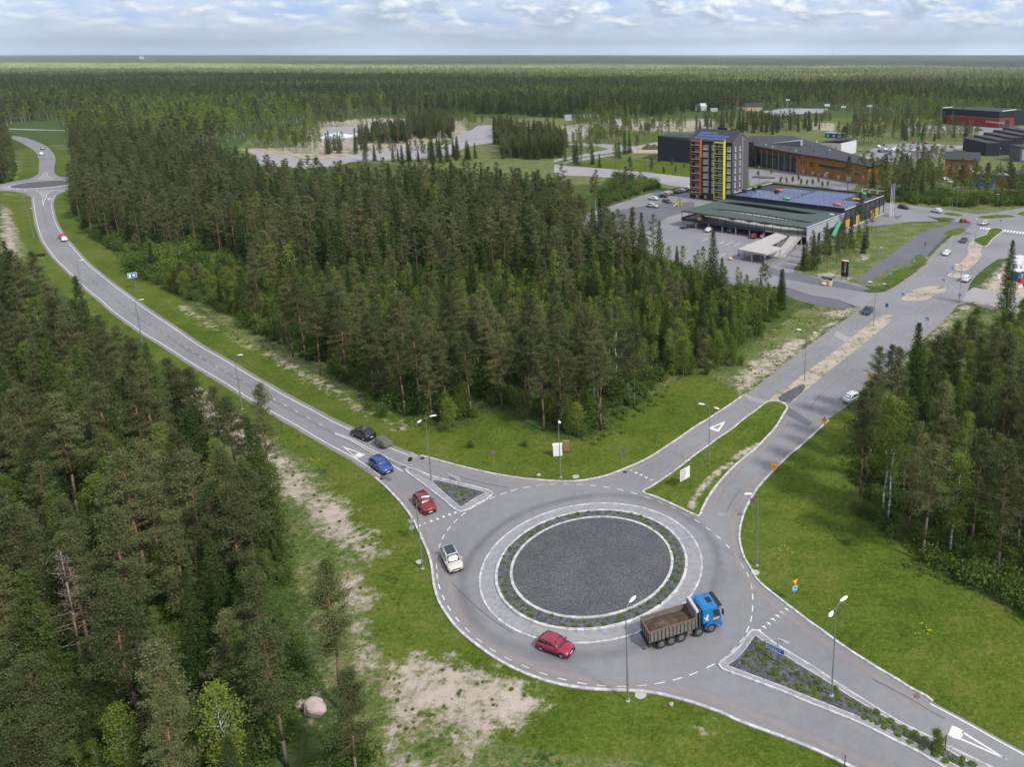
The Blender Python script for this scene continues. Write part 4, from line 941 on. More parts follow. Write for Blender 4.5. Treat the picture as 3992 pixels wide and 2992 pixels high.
# single trees that stand out
for x, y, v in ((505, 700, 0), (262, 698, 1), (350, 682, 4), (640, 700, 1), (822, 662, 5), (990, 700, 3), (968, 690, 1), (1063, 782, 0), (1168, 778, 5), (1392, 778, 1), (1378, 720, 3), (88, 595, 0), (575, 660, 4), (1580, 655, 2), (1298, 500, 0), (1312, 498, 1)):
    one('pine', 12, x, y, 1.0, None, v)
one('birch', 12, 1472, 480, 1.25, 'tall pale green birch rising among the pines at the south end of the middle wood', 3)
for x, y, v in ((1330, 775, 0), (1410, 722, 1), (1500, 890, 4), (1660, 930, 5), (1835, 1030, 3)): one('pine', 9, x, y, 1.0, None, v)
one('pine', 13, 435, 905, 1.06, 'tall pine with long bare trunk at the corner of the right-hand lawn', 1); one('pine', 13, 482, 800, 1.06, None, 0)
one('birch', 13, 580, 1005, 1.45, 'left of the two white-stemmed birches at the edge of the right-hand lawn', 2); one('birch', 13, 612, 1045, 1.35, 'right of the two white-stemmed birches at the edge of the right-hand lawn', 3)
one('pine', 13, 840, 1305, 1.05, 'lone grey-trunked pine standing forward where the right-hand lawn meets the wood', 0)
one('birch', 13, 1010, 1268, 1.35, 'bright leafy birch with pale stem just inside the right-hand wood', 1)
one('pine', 13, 1450, 1255, 1.0, None, 5); one('pine', 13, 1148, 1195, 1.0, None, 2)
one('spruce', 13, 765, 440, 1.25, 'dark pointed spruce at the roadside corner of the right-hand wood', 2); one('pine', 13, 620, 380, .8, None, 3); one('pine', 13, 530, 440, .9, None, 2)
one('spruce', 20, 1760, 1480, 1.2, 'solitary dark spruce beside the building site at the right edge', 2, 5)
one('spruce', 12, 1940, 405, .62, None, 1); one('spruce', 0, 1540, 640, 1.35, 'narrow dark spruce standing tall in front of the parking deck', 1, 4)
one('spruce', 5, 715, 430, .72, 'small conical spruce at the tip of the middle wood by the asphalt yard', 0, 4)
one('pine', 11, 2030, 1335, .98, 'lone pine with long orange trunk leaning over the sandy clearing', 3, 3.5)
one('pine', 11, 1700, 1660, 1.0, 'bare-trunked pine at the bottom edge of the left wood beside the boulder', 0, 3)
one('dead', 11, 530, 1250, 1.05, 'dead grey pine with bare twigs among the green trees of the left wood', 0, 3.4)
one('pine', 9, 1010, 1652, 1.0, None, 1); one('pine', 9, 1205, 1660, 1.0, None, 5); one('pine', 9, 915, 1605, .95, None, 4); one('pine', 9, 1095, 1660, .8, None, 2)
for x, y, s_ in ((1240, 1340, .95), (1500, 1560, .8), (1420, 1640, .6), (1330, 900, .8)): one('spruce', 11, x, y, s_, None, 3)
for x, y in ((700, 520), (760, 400)): one('birch', 11, x, y, 1.15, None, 2)
one('pine', 4, 290, 1085, 1.0, 'tall bare-trunked pine in front of the orange timber wall', 1); one('pine', 4, 965, 1200, .95, None, 0); one('pine', 4, 1505, 1180, .95, None, 1); one('pine', 4, 1535, 1190, .9, None, 4)
one('pine', 4, 2020, 1150, .95, None, 5); one('pine', 4, 1650, 1110, .8, None, 3)
one('pine', 4, 405, 1560, .95, 'slim pine in front of the market hall side wall', 1); one('pine', 4, 545, 1520, .55, None, 2)
one('spruce', 19, 1085, 800, .85, None, 2); one('pine', 19, 1195, 800, .75, None, 0); one('pine', 19, 1100, 1190, .75, None, 2); one('pine', 19, 1240, 600, .1, None, 2) if False else None
# keep the mass clear of the single trees, the cars and the lamps
for r_, x, y, c in ((11, 1870, 1480, 4.5), (11, 1880, 1600, 4.5), (11, 1840, 1380, 3.5), (0, 1847, 868, 7), (5, 1100, 290, 6), (0, 680, 1540, 4), (9, 1018, 1100, 2.5), (9, 405, 700, 2.5), (5, 1000, 300, 4)): KEEP.append((*ground_at(r_, x, y), c))
def cleared(A):
    m = np.ones(len(A), bool)
    for x, y, c in KEEP: m &= (A[:,0]-x)**2 + (A[:,1]-y)**2 > c*c
    return A[m]
KIND = {'pine': 'pine_tree', 'spruce': 'spruce_tree', 'birch': 'birch_tree', 'dead': 'dead_tree', 'young': 'young_birch', 'shrub': 'shrub', 'young_pine': 'young_pine'}
tree_meshes('dead', dead_tree(77))
def wood_of(x, y):
    px, py, D = project(x, y); px, py = px / 1.8047, py / 1.8047
    if inside([x], [y], FL)[0]: return 'left'
    if inside([x], [y], FR)[0]: return 'right'
    if inside([x], [y], FC)[0] or inside([x], [y], fcS)[0]: return 'middle'
    if py < 320: return 'far'
    return 'town' if px > 1100 else 'edge'
PLACE = {'left': 'in the wood left of the curving road', 'right': 'in the wood behind the right-hand lawn', 'middle': 'in the wood between the two roads', 'far': 'in the wood beyond the building plots', 'town': 'among the town buildings', 'edge': 'by the small far roundabout'}
def place_tree(kind, x, y, sc, label=None, var=None, z=-0.03, group=None):
    V = TM[kind]; tm, cm = V[(var if var is not None else random.randrange(len(V))) % len(V)]
    e = empty(KIND[kind], (x, y, z), random.random() * 6.28, sc); link('trunk', tm, e); link('crown', cm, e)
    w = wood_of(x, y)
    size = 'short ' if sc < .6 else ('medium ' if sc < .85 else ('tall ' if sc < 1.0 else 'very tall '))
    look = {'pine': size + 'reddish-trunked pine', 'spruce': size + 'dark spruce', 'birch': size + 'green birch', 'dead': 'dead grey pine', 'young': 'young bright green birch', 'shrub': 'leafy green shrub', 'young_pine': 'young bushy pine'}[kind]
    cat = {'pine': 'pine tree', 'spruce': 'spruce tree', 'birch': 'birch tree', 'dead': 'dead tree', 'young': 'young tree', 'shrub': 'shrub', 'young_pine': 'young pine'}[kind]
    pxx, pyy, dd_ = project(x, y); row = pyy / 2992
    part_ = {'left': ('bottom part of the ' if row > .85 else ('lower part of the ' if row > .68 else 'upper part of the ')), 'middle': ('front of the ' if row > .5 else ('heart of the ' if row > .36 else 'back of the ')), 'right': ('front of the ' if row > .62 else 'back of the ')}.get(w)
    where = PLACE[w].replace('in the ', 'in the ' + part_, 1) if part_ else PLACE[w]
    tag(e, label or (look + ' ' + where), cat, group or (None if label else cat + 's ' + PLACE[w])); return e
def split(A, kind, nmax):
    """the nmax that show largest stand as trees of their own, the others go into the mass"""
    A = cleared(A); px, py, D = project(A[:,0], A[:,1]); tx, ty, _ = project(A[:,0], A[:,1], 14.0)
    vis = (px > -60) & (px < 4050) & (ty < 2992) & (D > 5); key = np.where(vis, -D, -1e9) + 0.0
    order = np.argsort(-key); near_, rest = A[order[:nmax]], A[order[nmax:]]
    return near_, rest
NEX = {k: sum(1 for e in EXTRA if e[0] == k) for k in ('pine', 'spruce', 'birch')}
for kind, A in (('pine', PINES), ('spruce', SPRUCES), ('birch', BIRCHES)):
    a, b = split(A, kind, 296 - NEX[kind])
    for x, y, s_ in a: place_tree(kind, x, y, s_)
    # the mass: everything that can be in view or just outside it
    px, py, D = project(b[:,0], b[:,1]); b = b[(px > -900) & (px < 4900)]
    lb = {'pine': 'dense mass of grey-green pines filling the woods', 'spruce': 'scattered dark spruces filling the woods', 'birch': 'fresh green birches filling the woods'}[kind]
    scatter(kind + '_forest', PC[kind], np.c_[b[:,0], b[:,1], np.zeros(len(b)) - .05], rng.uniform(0, 6.28, len(b)), b[:,2], lb)
    print(kind, len(a), len(b))
for kind, x, y, s_, lb, v in EXTRA: place_tree(kind, x, y, s_, lb, v)
# ---------------------------------------------------------------- shrubs and undergrowth
SH = []
for s, sp, kp in (('0:275,583 298,550 420,550 540,595 555,640 520,688 470,672 420,652 350,620', 2.1, 1), ('12:1480,640 1560,620 1700,540 1850,400 2000,330 2212,240 2212,420 2000,470 1870,460 1760,530', 2.6, .8),
               ('12:430,740 640,640 760,680 640,745 560,770 450,790', 2.2, .8), ('12:850,690 1000,640 1200,640 1400,640 1400,740 1320,820 1200,830 1080,770', 2.2, .8), ('5:0,640 250,560 520,600 540,680 360,800 100,900 0,900', 2.6, .8),
               ('0:1935,835 2000,755 2080,715 2212,700 2300,700 2300,790 2212,800 2130,830 2060,850 1980,870', 2.7, .85), ('4:640,1120 1300,1120 1500,1200 1500,1270 700,1210', 3, .8), ('4:1500,1150 2300,1130 2300,1260 1500,1270', 3.2, .7),
               ('0:600,1150 640,1120 650,1300 690,1420 760,1500 720,1560 620,1400', 3.4, .6), ('19:880,1160 1500,1210 1560,1290 1200,1400 700,1560 600,1450', 3.0, .9), ('13:300,920 480,900 700,1090 800,1180 780,1230 500,1060', 2.2, .7)):
    SH += [tuple(p) for p in offroad(fill(zone(s), sp, keep=kp), .8)]
SH = np.array(SH)
def round_boulder(A, c=3.6):
    m = np.ones(len(A), bool)
    for x_, y_ in ((1868, 1345), (1870, 1480), (1885, 1600)):
        gx_, gy_ = ground_at(11, x_, y_); m &= (A[:,0]-gx_)**2 + (A[:,1]-gy_)**2 > c*c
    return A[m]
SH = round_boulder(SH); px, py, D = project(SH[:,0], SH[:,1]); vis_ = (px > -50) & (px < 4050); SH = np.concatenate([SH[vis_][np.argsort(D[vis_])], SH[~vis_]])
for i, (x, y) in enumerate(SH[:295]):
    place_tree('shrub' if random.random() < .68 else ('young' if random.random() < .7 else 'young_pine'), x, y, random.uniform(.7, 1.25))
if len(SH) > 295:
    b = SH[295:]; scatter('shrubbery', PC['under'], np.c_[b, np.zeros(len(b))], rng.uniform(0, 6.28, len(b)), rng.uniform(1.2, 2.2, len(b)), 'low leafy shrubs in front of the town trees')
EDGE = Z('0:1850,1050 1905,1110 1950,1155 2000,1205 2080,1240 2212,1270 2500,1400 2500,1500 2212,1325 2120,1290 2000,1215 1940,1165 1880,1120')
up_ = np.concatenate([offroad(fill(q, 1.7, keep=.85), .9) for q in (FC, FL, FR)] + [offroad(fill(FLL, 3), 1), fill(EDGE, 1.3, keep=.8)])
up_ = round_boulder(up_, 2.2)
scatter('undergrowth', PC['under'], np.c_[up_, np.full(len(up_), -.05)], rng.uniform(0, 6.28, len(up_)), rng.uniform(.5, 1.5, len(up_)), 'leafy green undergrowth on the forest floor')
hb = np.concatenate([thin(offroad(fill(zone(s), .95, keep=.5), .5), 7, .1, 5) for s in (ROUGHS[1], ROUGHS[2], ROUGHS[4], ROUGHS[5], '0:900,1420 1180,1500 1150,1800 850,1800')])
scatter('weeds', PC['herb'], np.c_[hb, np.full(len(hb), -.05)], rng.uniform(0, 6.28, len(hb)), rng.uniform(.25, .65, len(hb)), 'weeds and low herbs on the sandy banks')
print('counts', len(SH), len(up_), len(hb))
bd = np.concatenate([fill(zone(LAWNS[0]), 1.1, keep=.7), fill(zone(LAWNS[1]), 1.1, keep=.7)]); bd = bd[np.minimum(dist(bd[:,0], bd[:,1], FC), dist(bd[:,0], bd[:,1], FR)) < 2.6 + rng.normal(0, .9, len(bd))]; bd = offroad(bd, .8)
scatter('tall_grass', PC['herb'], np.c_[bd, np.full(len(bd), -.05)], rng.uniform(0, 6.28, len(bd)), rng.uniform(.6, 1.6, len(bd)), 'tall grass and herbs where the mown lawn meets the woods')
simple('flower_yellow', (.72, .58, .02), .8)
def flowers(k):
    cl = Cloud(k); cl.put(rng.normal(0, .35, (9, 3)) * [1, 1, 0] + [0, 0, .22], 3, .06, .045, 1.2); P, F = cl.arrays(); return bpy.data.objects.new('t', mkmesh('flowers', P, F, 'flower_yellow'))
fcol = proto_collection('flower_kinds', [flowers(k) for k in range(3)])
fp = np.concatenate([offroad(thin(fill(zone(s_), 1.0, keep=.5), 7, .12, 9), .5) for s_ in ('8:900,150 1150,200 1300,300 1400,400 1250,400 1150,300 980,260', '8:1400,430 1550,480 1500,560 1400,520', '8:1850,780 1950,820 2000,900 2212,1000 2150,1010 1900,880', '9:620,890 760,960 900,1080 840,1080 700,970', '9:1400,1400 1500,1430 1470,1470', '7:1300,1350 1450,1380 1600,1550 1500,1560')])
scatter('yellow_flowers', fcol, np.c_[fp, np.zeros(len(fp))], rng.uniform(0, 6.28, len(fp)), rng.uniform(.8, 1.5, len(fp)), 'patches of small yellow flowers in the lawns')
# ---------------------------------------------------------------- the forest out to the horizon: single trees to 2.6 km, then wooded patches
p = thin(offroad(fill(FBp, 7.4), .5), 260, -2, 1)
d_ = p[:,1]; p = p[rng.random(len(p)) < np.clip(1.05 - d_ / 5200, .55, 1)]
px, py, D = project(p[:,0], p[:,1]); p = p[(px > -500) & (px < 4500)]
sl = sum(np.sin(p[:,0] * f1 + p[:,1] * f2 + a) for f1, f2, a in ((.007, .013, 1.), (-.011, .009, 2.), (.004, -.017, .5))) + rng.normal(0, 1.0, len(p)) + np.clip((950 - p[:,1]) / 220, 0, 3.2)
kb = sl > .9; ks = (sl < -1.1); kp = ~kb & ~ks
far_c = {'pine': proto_collection('far_pine_kinds', [merged('t', pine(600 + k, 14 + k, .55, 2.6, lod=2)) for k in range(4)]),
         'spruce': proto_collection('far_spruce_kinds', [merged('t', spruce(620 + k, 13 + k * 2, 2.3, 2)) for k in range(3)]),
         'birch': proto_collection('far_birch_kinds', [merged('t', birch(640 + k, 11.5 + k * 1.5, 2.4, .75, 2, r=.16)) for k in range(3)])}
for kind, m in (('pine', kp), ('spruce', ks), ('birch', kb)):
    b = p[m]; n = len(b); print('far', kind, n)
    scatter('distant_' + kind + '_forest', far_c[kind], np.c_[b, np.full(n, -.1)], rng.uniform(0, 6.28, n), rng.uniform(.85, 1.3, n), 'distant ' + kind + ' wood stretching across the plain')
def patch(seed, s=70.0, n=95):
    q = np.random.default_rng(seed); vs = []; fs = []; mi = []
    for i in range(n):
        x, y = q.uniform(-s/2, s/2, 2); h = q.uniform(11, 19); w = q.uniform(2.6, 4.2); k = q.random(); m = 0 if k < .72 else (1 if k < .9 else 2)
        for j in range(7):
            z = h * (.35 + .65 * j / 7); a = q.uniform(0, 6.28); r = w * (1 - .75 * j / 7); c = np.array([x, y, z]); b = len(vs)
            for t in (0, 2.1, 4.2): vs.append((x + math.cos(a + t) * r, y + math.sin(a + t) * r, z + q.uniform(-1.2, 1.2)))
            vs.append((x + q.normal(0, .3), y + q.normal(0, .3), z + h * .2)); fs += [(b, b+1, b+3), (b+1, b+2, b+3), (b+2, b, b+3)]; mi += [m] * 3
    return bpy.data.objects.new('t', mkmesh('wood_patch', vs, fs, ['pine_needles', 'spruce_needles', 'birch_leaves'], fm=mi))
pcol = proto_collection('wood_patch_kinds', [patch(700 + k) for k in range(6)])
P_ = []; y = far_y - 30
while y < 16000:
    st = 58 if y < 5200 else (58 + (y - 5200) / 60); xs = np.arange(-y * 1.0, y * .56, st); P_ += [(x + rng.uniform(-20, 20), y + rng.uniform(-20, 20), max(1, st / 62)) for x in xs]; y += st
P_ = np.array(P_); n = len(P_); print('patches', n)
scatter('horizon_forest', pcol, np.c_[P_[:, :2], np.full(n, -.3)], rng.uniform(0, 6.28, n), np.minimum(P_[:, 2], 2.2), 'endless forest fading towards the horizon')
# ================================================================ VEHICLES
def m_carpaint():
    newmat('car_paint'); oi = N('ShaderNodeObjectInfo'); n = noise(1.6, 4, .6, N('ShaderNodeTexCoord').outputs['Object'])
    dust = ramp([(0.4, 0.0), (0.75, 0.14)], n).outputs[0]
    p = pbr(mixc(dust, oi.outputs['Color'], (0.35, 0.33, 0.30)), 0.28, 0.25, spec=0.5); p.inputs['Coat Weight'].default_value = 0.6; p.inputs['Coat Roughness'].default_value = 0.08
m_carpaint()
simple('car_glass', (0.018, 0.024, 0.030), 0.06, 0.0, .2, 2, spec=0.9)
simple('tyre_rubber', (0.03, 0.03, 0.032), 0.85)
simple('wheel_alloy', (0.38, 0.39, 0.41), 0.35, 0.7)
simple('lamp_lens', (0.75, 0.75, 0.72), 0.15, 0.1, spec=0.8)
simple('red_lens', (0.42, 0.02, 0.02), 0.25, spec=0.6)
simple('plate_white', (0.72, 0.73, 0.75), 0.5)
simple('black_plastic', (0.022, 0.022, 0.025), 0.6)
newmat('lit_lamp'); e_ = N('ShaderNodeEmission', i_Strength=1.6); e_.inputs[0].default_value = (1, .82, .55, 1); o_ = N('ShaderNodeOutputMaterial'); L(e_.outputs[0], o_.inputs[0])

CARS = {}
def car_parts(kind):
    """side profile: (x, z of the lower body top / bonnet, z of the roof line), front is +x"""
    S = dict(
     hatch=dict(L=3.85, W=1.68, H=1.50, wb=2.46, r=.30, belt=.92, bon=.88, ws=(.95, .28), rs=(-1.72, -1.32), nose=.62, tail=.95),
     suv=dict(L=4.55, W=1.84, H=1.68, wb=2.66, r=.36, belt=1.10, bon=1.06, ws=(1.02, .38), rs=(-2.12, -1.62), nose=.78, tail=1.12),
     mpv=dict(L=4.30, W=1.80, H=1.62, wb=2.69, r=.32, belt=1.00, bon=.96, ws=(1.30, .52), rs=(-2.05, -1.68), nose=.68, tail=1.02),
     wagon=dict(L=4.65, W=1.80, H=1.48, wb=2.70, r=.32, belt=.94, bon=.90, ws=(.98, .28), rs=(-2.22, -1.72), nose=.62, tail=.96),
     sedan=dict(L=4.55, W=1.78, H=1.46, wb=2.66, r=.32, belt=.94, bon=.90, ws=(.98, .26), rs=(-1.72, -1.02), nose=.62, tail=1.00),
     van=dict(L=4.40, W=1.83, H=1.82, wb=2.69, r=.31, belt=1.12, bon=1.04, ws=(1.22, .52), rs=(-2.16, -2.02), nose=.72, tail=1.15),
     pickup=dict(L=5.20, W=1.85, H=1.78, wb=3.10, r=.38, belt=1.12, bon=1.10, ws=(1.35, .72), rs=(-2.5, -2.2), nose=.80, tail=1.14))[kind]
    Lh, Wh, H, r = S['L']/2, S['W']/2, S['H'], S['r']; ax = (S['wb']/2 + .02, -S['wb']/2 + .02); zb = .20
    xs = sorted(set([-Lh, -Lh+.06, -Lh+.22, Lh, Lh-.06, Lh-.20, Lh-.45] + list(np.linspace(-Lh+.45, Lh-.7, 9)) + [a + d for a in ax for d in (-r*1.18, -r*.85, -r*.45, 0, r*.45, r*.85, r*1.18)] + [S['ws'][0], S['ws'][1], S['rs'][0], S['rs'][1]]))
    def top(x):      # bonnet, belt, boot
        if x > S['ws'][0]: t = (x - S['ws'][0]) / (Lh - S['ws'][0]); return S['bon'] + (S['nose'] - S['bon']) * t ** 2.3
        if x < S['rs'][0]: t = (S['rs'][0] - x) / max(1e-3, (S['rs'][0] + Lh)); return S['tail'] * (1 - .10 * t * t) if kind == 'sedan' else S['belt'] + (S['tail'] - .12 - S['belt']) * t * .8
        return S['belt'] + (S['bon'] - S['belt']) * max(0, (x - S['ws'][1]) / (S['ws'][0] - S['ws'][1]))
    def bot(x):
        z = zb + (.08 if abs(x) > Lh - .1 else 0)
        for a in ax:
            if abs(x - a) < r * 1.18: z = max(z, r + math.sqrt(max(0, (r*1.18)**2 - (x - a)**2)) * .98)
        return z
    def hw(x):
        t = abs(x) / Lh; return Wh * (1 - .17 * max(0, (t - .72) / .28) ** 2.2)
    body = MB(); vs = []; ring = 8
    for x in xs:
        zt, z0, w = top(x), bot(x), hw(x); zm = max((zt + zb) * .52, z0 + .02)
        zm2 = max(zt - .10, zm + .01)
        vs.append([(x, -w*.93, z0), (x, -w, zm), (x, -w*.985, zm2), (x, -w*.90, zt), (x, w*.90, zt), (x, w*.985, zm2), (x, w, zm), (x, w*.93, z0)])
    V = [v for s_ in vs for v in s_]; F = []
    for i in range(len(vs) - 1):
        for k in range(7): F.append((i*8+k, i*8+k+1, (i+1)*8+k+1, (i+1)*8+k))
        F.append((i*8+7, i*8, (i+1)*8, (i+1)*8+7))
    F += [tuple(range(8)), tuple(range(8*(len(vs)-1), 8*len(vs)))[::-1]]
    body.add(V, F)
    # cabin shell
    zr = H; b0 = S['belt'] - .02; (wf0, wf1), (wr0, wr1) = S['ws'], S['rs']
    cst = [(wf0, top(wf0) - .02, .86), (wf0 * .5 + wf1 * .5, (top(wf0) + zr) / 2, .82), (wf1, zr - .05, .76), ((wf1*2 + wr1) / 3, zr, .75), ((wf1 + wr1*2) / 3, zr - .01, .745), (wr1, zr - .06, .74), ((wr0 + wr1)/2, (zr + top(wr0)) / 2 - .0, .79), (wr0, top(wr0) - .02, .84)]
    def cab(x):
        for (xa, za, wa), (xb, zb_, wb_) in zip(cst, cst[1:]):
            if xb <= x <= xa + 1e-6: t = (xa - x) / (xa - xb); return za + (zb_ - za) * t, (wa + (wb_ - wa) * t) * Wh
        return cst[-1][1], cst[-1][2] * Wh
    V = []; F = []
    for x, z, w in cst:
        ww = w * Wh; bw = hw(x) * .90; zz = top(x) - .03; V += [(x, -bw, zz), (x, -ww, max(z - .03, zz + .005)), (x, -ww * .55, z + .012), (x, ww * .55, z + .012), (x, ww, max(z - .03, zz + .005)), (x, bw, zz)]
    for i in range(len(cst) - 1):
        for k in range(5): F.append((i*6+k, (i+1)*6+k, (i+1)*6+k+1, i*6+k+1))
    F += [tuple(range(6))[::-1], tuple(range(6*(len(cst)-1), 6*len(cst)))]
    body.add(V, F)
    P = {}
    def quad(name, pts, mat='car_glass'):
        m = MB(); m.add(pts, [tuple(range(len(pts)))] if len(pts) <= 4 else [tuple(range(len(pts)))]); return (name, m, mat)
    parts = []
    e = .012
    def glassx(xa, xb, inset):
        """pane across the car between two stations, lifted off the shell"""
        za, wa = cab(xa); zb_, wb_ = cab(xb); n = Vector((zb_ - za, 0, xa - xb)) ; n = n.normalized() * e * (1 if xa > xb else 1)
        if n.z < 0: n = -n
        return [(xa + n.x, -wa * inset, za + n.z), (xa + n.x, wa * inset, za + n.z), (xb + n.x, wb_ * inset, zb_ + n.z + .0), (xb + n.x, -wb_ * inset, zb_ + n.z)]
    parts.append(quad('windscreen', [(a, b, c + .006) for a, b, c in glassx(wf0 - .05, wf1 + .04, .90)]))
    g = glassx(wr0 + .05, wr1 - .04, .86); parts.append(quad('rear_window', [(a, b, c + .008) for a, b, c in g]))
    # side windows: upper edge a little inside the roof
    def sidew(x0, x1, sgn):
        pts = []
        for x, up_ in ((x0, 0), (x1, 0), (x1, 1), (x0, 1)):
            z, w = cab(x); zz = top(x) - .03; lo = S['belt'] + .03; hi = max(z - .11, lo + .02)
            zt_ = hi if up_ else lo; t = (zt_ - zz) / max(z - .03 - zz, .05); yy = hw(x) * .90 * (1 - t) + w * t; pts.append((x, sgn * (yy + .012), zt_))
        return pts
    xs_ = [wf1 + (wf0 - wf1) * .62, (wf1 + wr1) / 2 + .18, wr1 + .06 if kind != 'van' else wr1 + 1.1, wr0 + (wr1 - wr0) * .35]
    for sg_ in (-1, 1):
        parts.append(quad('side_window', sidew(xs_[0], xs_[1] + .04, sg_)))
        if kind != 'van': parts.append(quad('side_window', sidew(xs_[1] - .04, xs_[2] + .35, sg_)))
        if kind in ('suv', 'wagon', 'mpv', 'hatch'): parts.append(quad('side_window', sidew(xs_[2] + .28, wr1 - (wr1 - wr0) * .25, sg_)))
    for sg_ in (-1, 1):
        m = MB(); w = hw(Lh - .12); zh = S['nose'] + .02; zl = zh - .15
        m.add([(Lh - .02, sg_*w*.62, zl), (Lh - .16, sg_*(w*.99), zl + .03), (Lh - .40, sg_*(hw(Lh-.4)*.965), top(Lh-.40) - .045), (Lh - .10, sg_*w*.66, top(Lh - .12) + .012)], [(0, 1, 2, 3)])
        parts.append(('headlight', m, 'lamp_lens'))
        m = MB(); m.add([(-Lh + .01 - .012, sg_*hw(-Lh)*.70, S['tail'] - .34), (-Lh + .03 - .012, sg_*hw(-Lh)*.99, S['tail'] - .34), (-Lh + .10, sg_*(hw(-Lh+.1)*.99), S['tail'] - .12), (-Lh - .002, sg_*hw(-Lh)*.72, S['tail'] - .14)], [(0, 1, 2, 3)]); parts.append(('taillight', m, 'red_lens'))
        m = MB(); m.box(wf0 - .28, wf0 - .12, min(sg_*(Wh*.90), sg_*(Wh*1.12)), max(sg_*(Wh*.90), sg_*(Wh*1.12)), S['belt'] + .02, S['belt'] + .16); parts.append(('wing_mirror', m, None))
    m = MB(); m.box(Lh - .05, Lh + .012, -.42, .42, .46, .60); parts.append(('grille', m, 'black_plastic'))
    m = MB(); m.box(Lh - .02, Lh + .02, -.26, .26, .34, .45); parts.append(('licence_plate', m, 'plate_white'))
    m = MB(); m.box(-Lh - .02, -Lh + .03, -.26, .26, .50 + (S['tail'] - .95) * .6, .61 + (S['tail'] - .95) * .6); parts.append(('licence_plate', m, 'plate_white'))
    m = MB(); m.box(Lh - .14, Lh + .025, -Wh * .82, Wh * .82, .17, .33); m.box(-Lh - .025, -Lh + .14, -Wh * .84, Wh * .84, .20, .38); m.box(ax[1] + r*1.25, ax[0] - r*1.25, -Wh*.99, Wh*.99, .17, .26); parts.append(('bumper', m, 'black_plastic'))
    tyre = MB(); tyre.cyl((0, -.10, 0), (0, .10, 0), r, r, 18); rim = MB(); rim.cyl((0, .09, 0), (0, .112, 0), r * .66, r * .58, 12)
    return dict(S=S, body=mkmesh(kind + '_body', body.v, body.f, 'car_paint'), parts=[(n, mkmesh(kind + '_' + n, m.v, m.f, mt or 'car_paint'), mt is None) for n, m, mt in parts],
                tyre=mkmesh('tyre', tyre.v, tyre.f, 'tyre_rubber'), rim=mkmesh('rim', rim.v, rim.f, 'wheel_alloy'), ax=ax)
def fixn(me, smooth_=False):
    bm = bmesh.new(); bm.from_mesh(me); bmesh.ops.recalc_face_normals(bm, faces=bm.faces)
    if smooth_:
        bmesh.ops.bevel(bm, geom=[e for e in bm.edges if e.is_manifold and e.calc_face_angle(0) > .45], offset=.035, segments=2, affect='EDGES', clamp_overlap=True)
        for f in bm.faces: f.smooth = True
    bm.to_mesh(me); bm.free()
def get_car(kind):
    if kind not in CARS:
        c = car_parts(kind); fixn(c['body'], True); fixn(c['tyre']); fixn(c['rim'])
        for n, m, _ in c['parts']: fixn(m)
        CARS[kind] = c
    return CARS[kind]
def place_car(name, kind, pos, head, col, label, group=None, lit=False, cat='car', roof=None, extra=None, z=0.022, brake=False):
    """head: unit direction the nose points, in plan"""
    c = get_car(kind); e = empty(name, (pos[0], pos[1], z), math.atan2(head[1], head[0]))
    tag(e, label, cat, group); b = link('body', c['body'], e); b.color = (*col, 1)
    for n, m, paint in c['parts']:
        o = link(n, m, e)
        if paint: o.color = (*col, 1)
        if n == 'headlight' and lit:
            o.data = m.copy(); o.data.materials.clear(); o.data.materials.append(MATS['lit_lamp'])
    Wh = c['S']['W'] / 2; r = c['S']['r']
    for a in c['ax']:
        for sg_ in (-1, 1):
            w = link('wheel', c['tyre'], e, (a, sg_ * (Wh - .10), r), (0, 0, 0 if sg_ > 0 else math.pi)); link('rim', c['rim'], w)
    if roof == 'glass' or roof == 'black':
        m = MB(); S = c['S']; z0 = S['H'] + .004; m.add([(S['ws'][1] - .12, -Wh*.60, z0 - .02), (S['ws'][1] - .12, Wh*.60, z0 - .02), (S['rs'][1] + .35, Wh*.58, z0 + .008), (S['rs'][1] + .35, -Wh*.58, z0 + .008)], [(0, 1, 2, 3)])
        m.v = [(x, y, zz + .02) for x, y, zz in m.v]; m.build('glass_roof', 'car_glass', e)
    if roof == 'rails':
        for sg_ in (-1, 1):
            m = MB(); S = c['S']; m.cyl((S['ws'][1] - .1, sg_*Wh*.66, S['H'] + .04), (S['rs'][1] + .1, sg_*Wh*.64, S['H'] + .03), .02, .02, 6); m.build('roof_rail', 'wheel_alloy', e)
    return e
def hd(r, a, b):
    """heading from rear to front between two wheel (or car end) points of the photo"""
    p, q = at(r, *a), at(r, *b); d = Vector((q.x - p.x, q.y - p.y)).normalized(); return (d.x, d.y)
def mid2(r, a, b, side, W, up_=0.0):
    """centre of a car from its visible near-side wheels: side +1 puts the body to the left of the heading"""
    p, q = at(r, *a), at(r, *b); d = Vector((q.x - p.x, q.y - p.y)).normalized(); m = (p + q) / 2
    return (m.x - d.y * W / 2 * side, m.y + d.x * W / 2 * side)
def wheelcar(name, kind, r, rear, front, side, col, label, **kw):
    W_ = {'hatch': 1.68, 'suv': 1.84, 'mpv': 1.80, 'wagon': 1.8, 'sedan': 1.78, 'van': 1.83, 'pickup': 1.85}[kind]
    return place_car(name, kind, mid2(r, rear, front, side, W_), hd(r, rear, front), col, label, **kw)
RED = (0.33, 0.012, 0.045); DRED = (0.24, 0.008, 0.020); BLUE = (0.015, 0.075, 0.28); BLK = (0.008, 0.009, 0.013); SIL = (0.62, 0.60, 0.56); WHT = (0.80, 0.81, 0.83); NAVY = (0.012, 0.025, 0.07); GRY = (0.22, 0.23, 0.25)
wheelcar('parked_car' if 0 else 'car', 'hatch', 15, (535, 1175), (1325, 1465), 1, RED, 'small red hatchback driving round the near side of the roundabout')
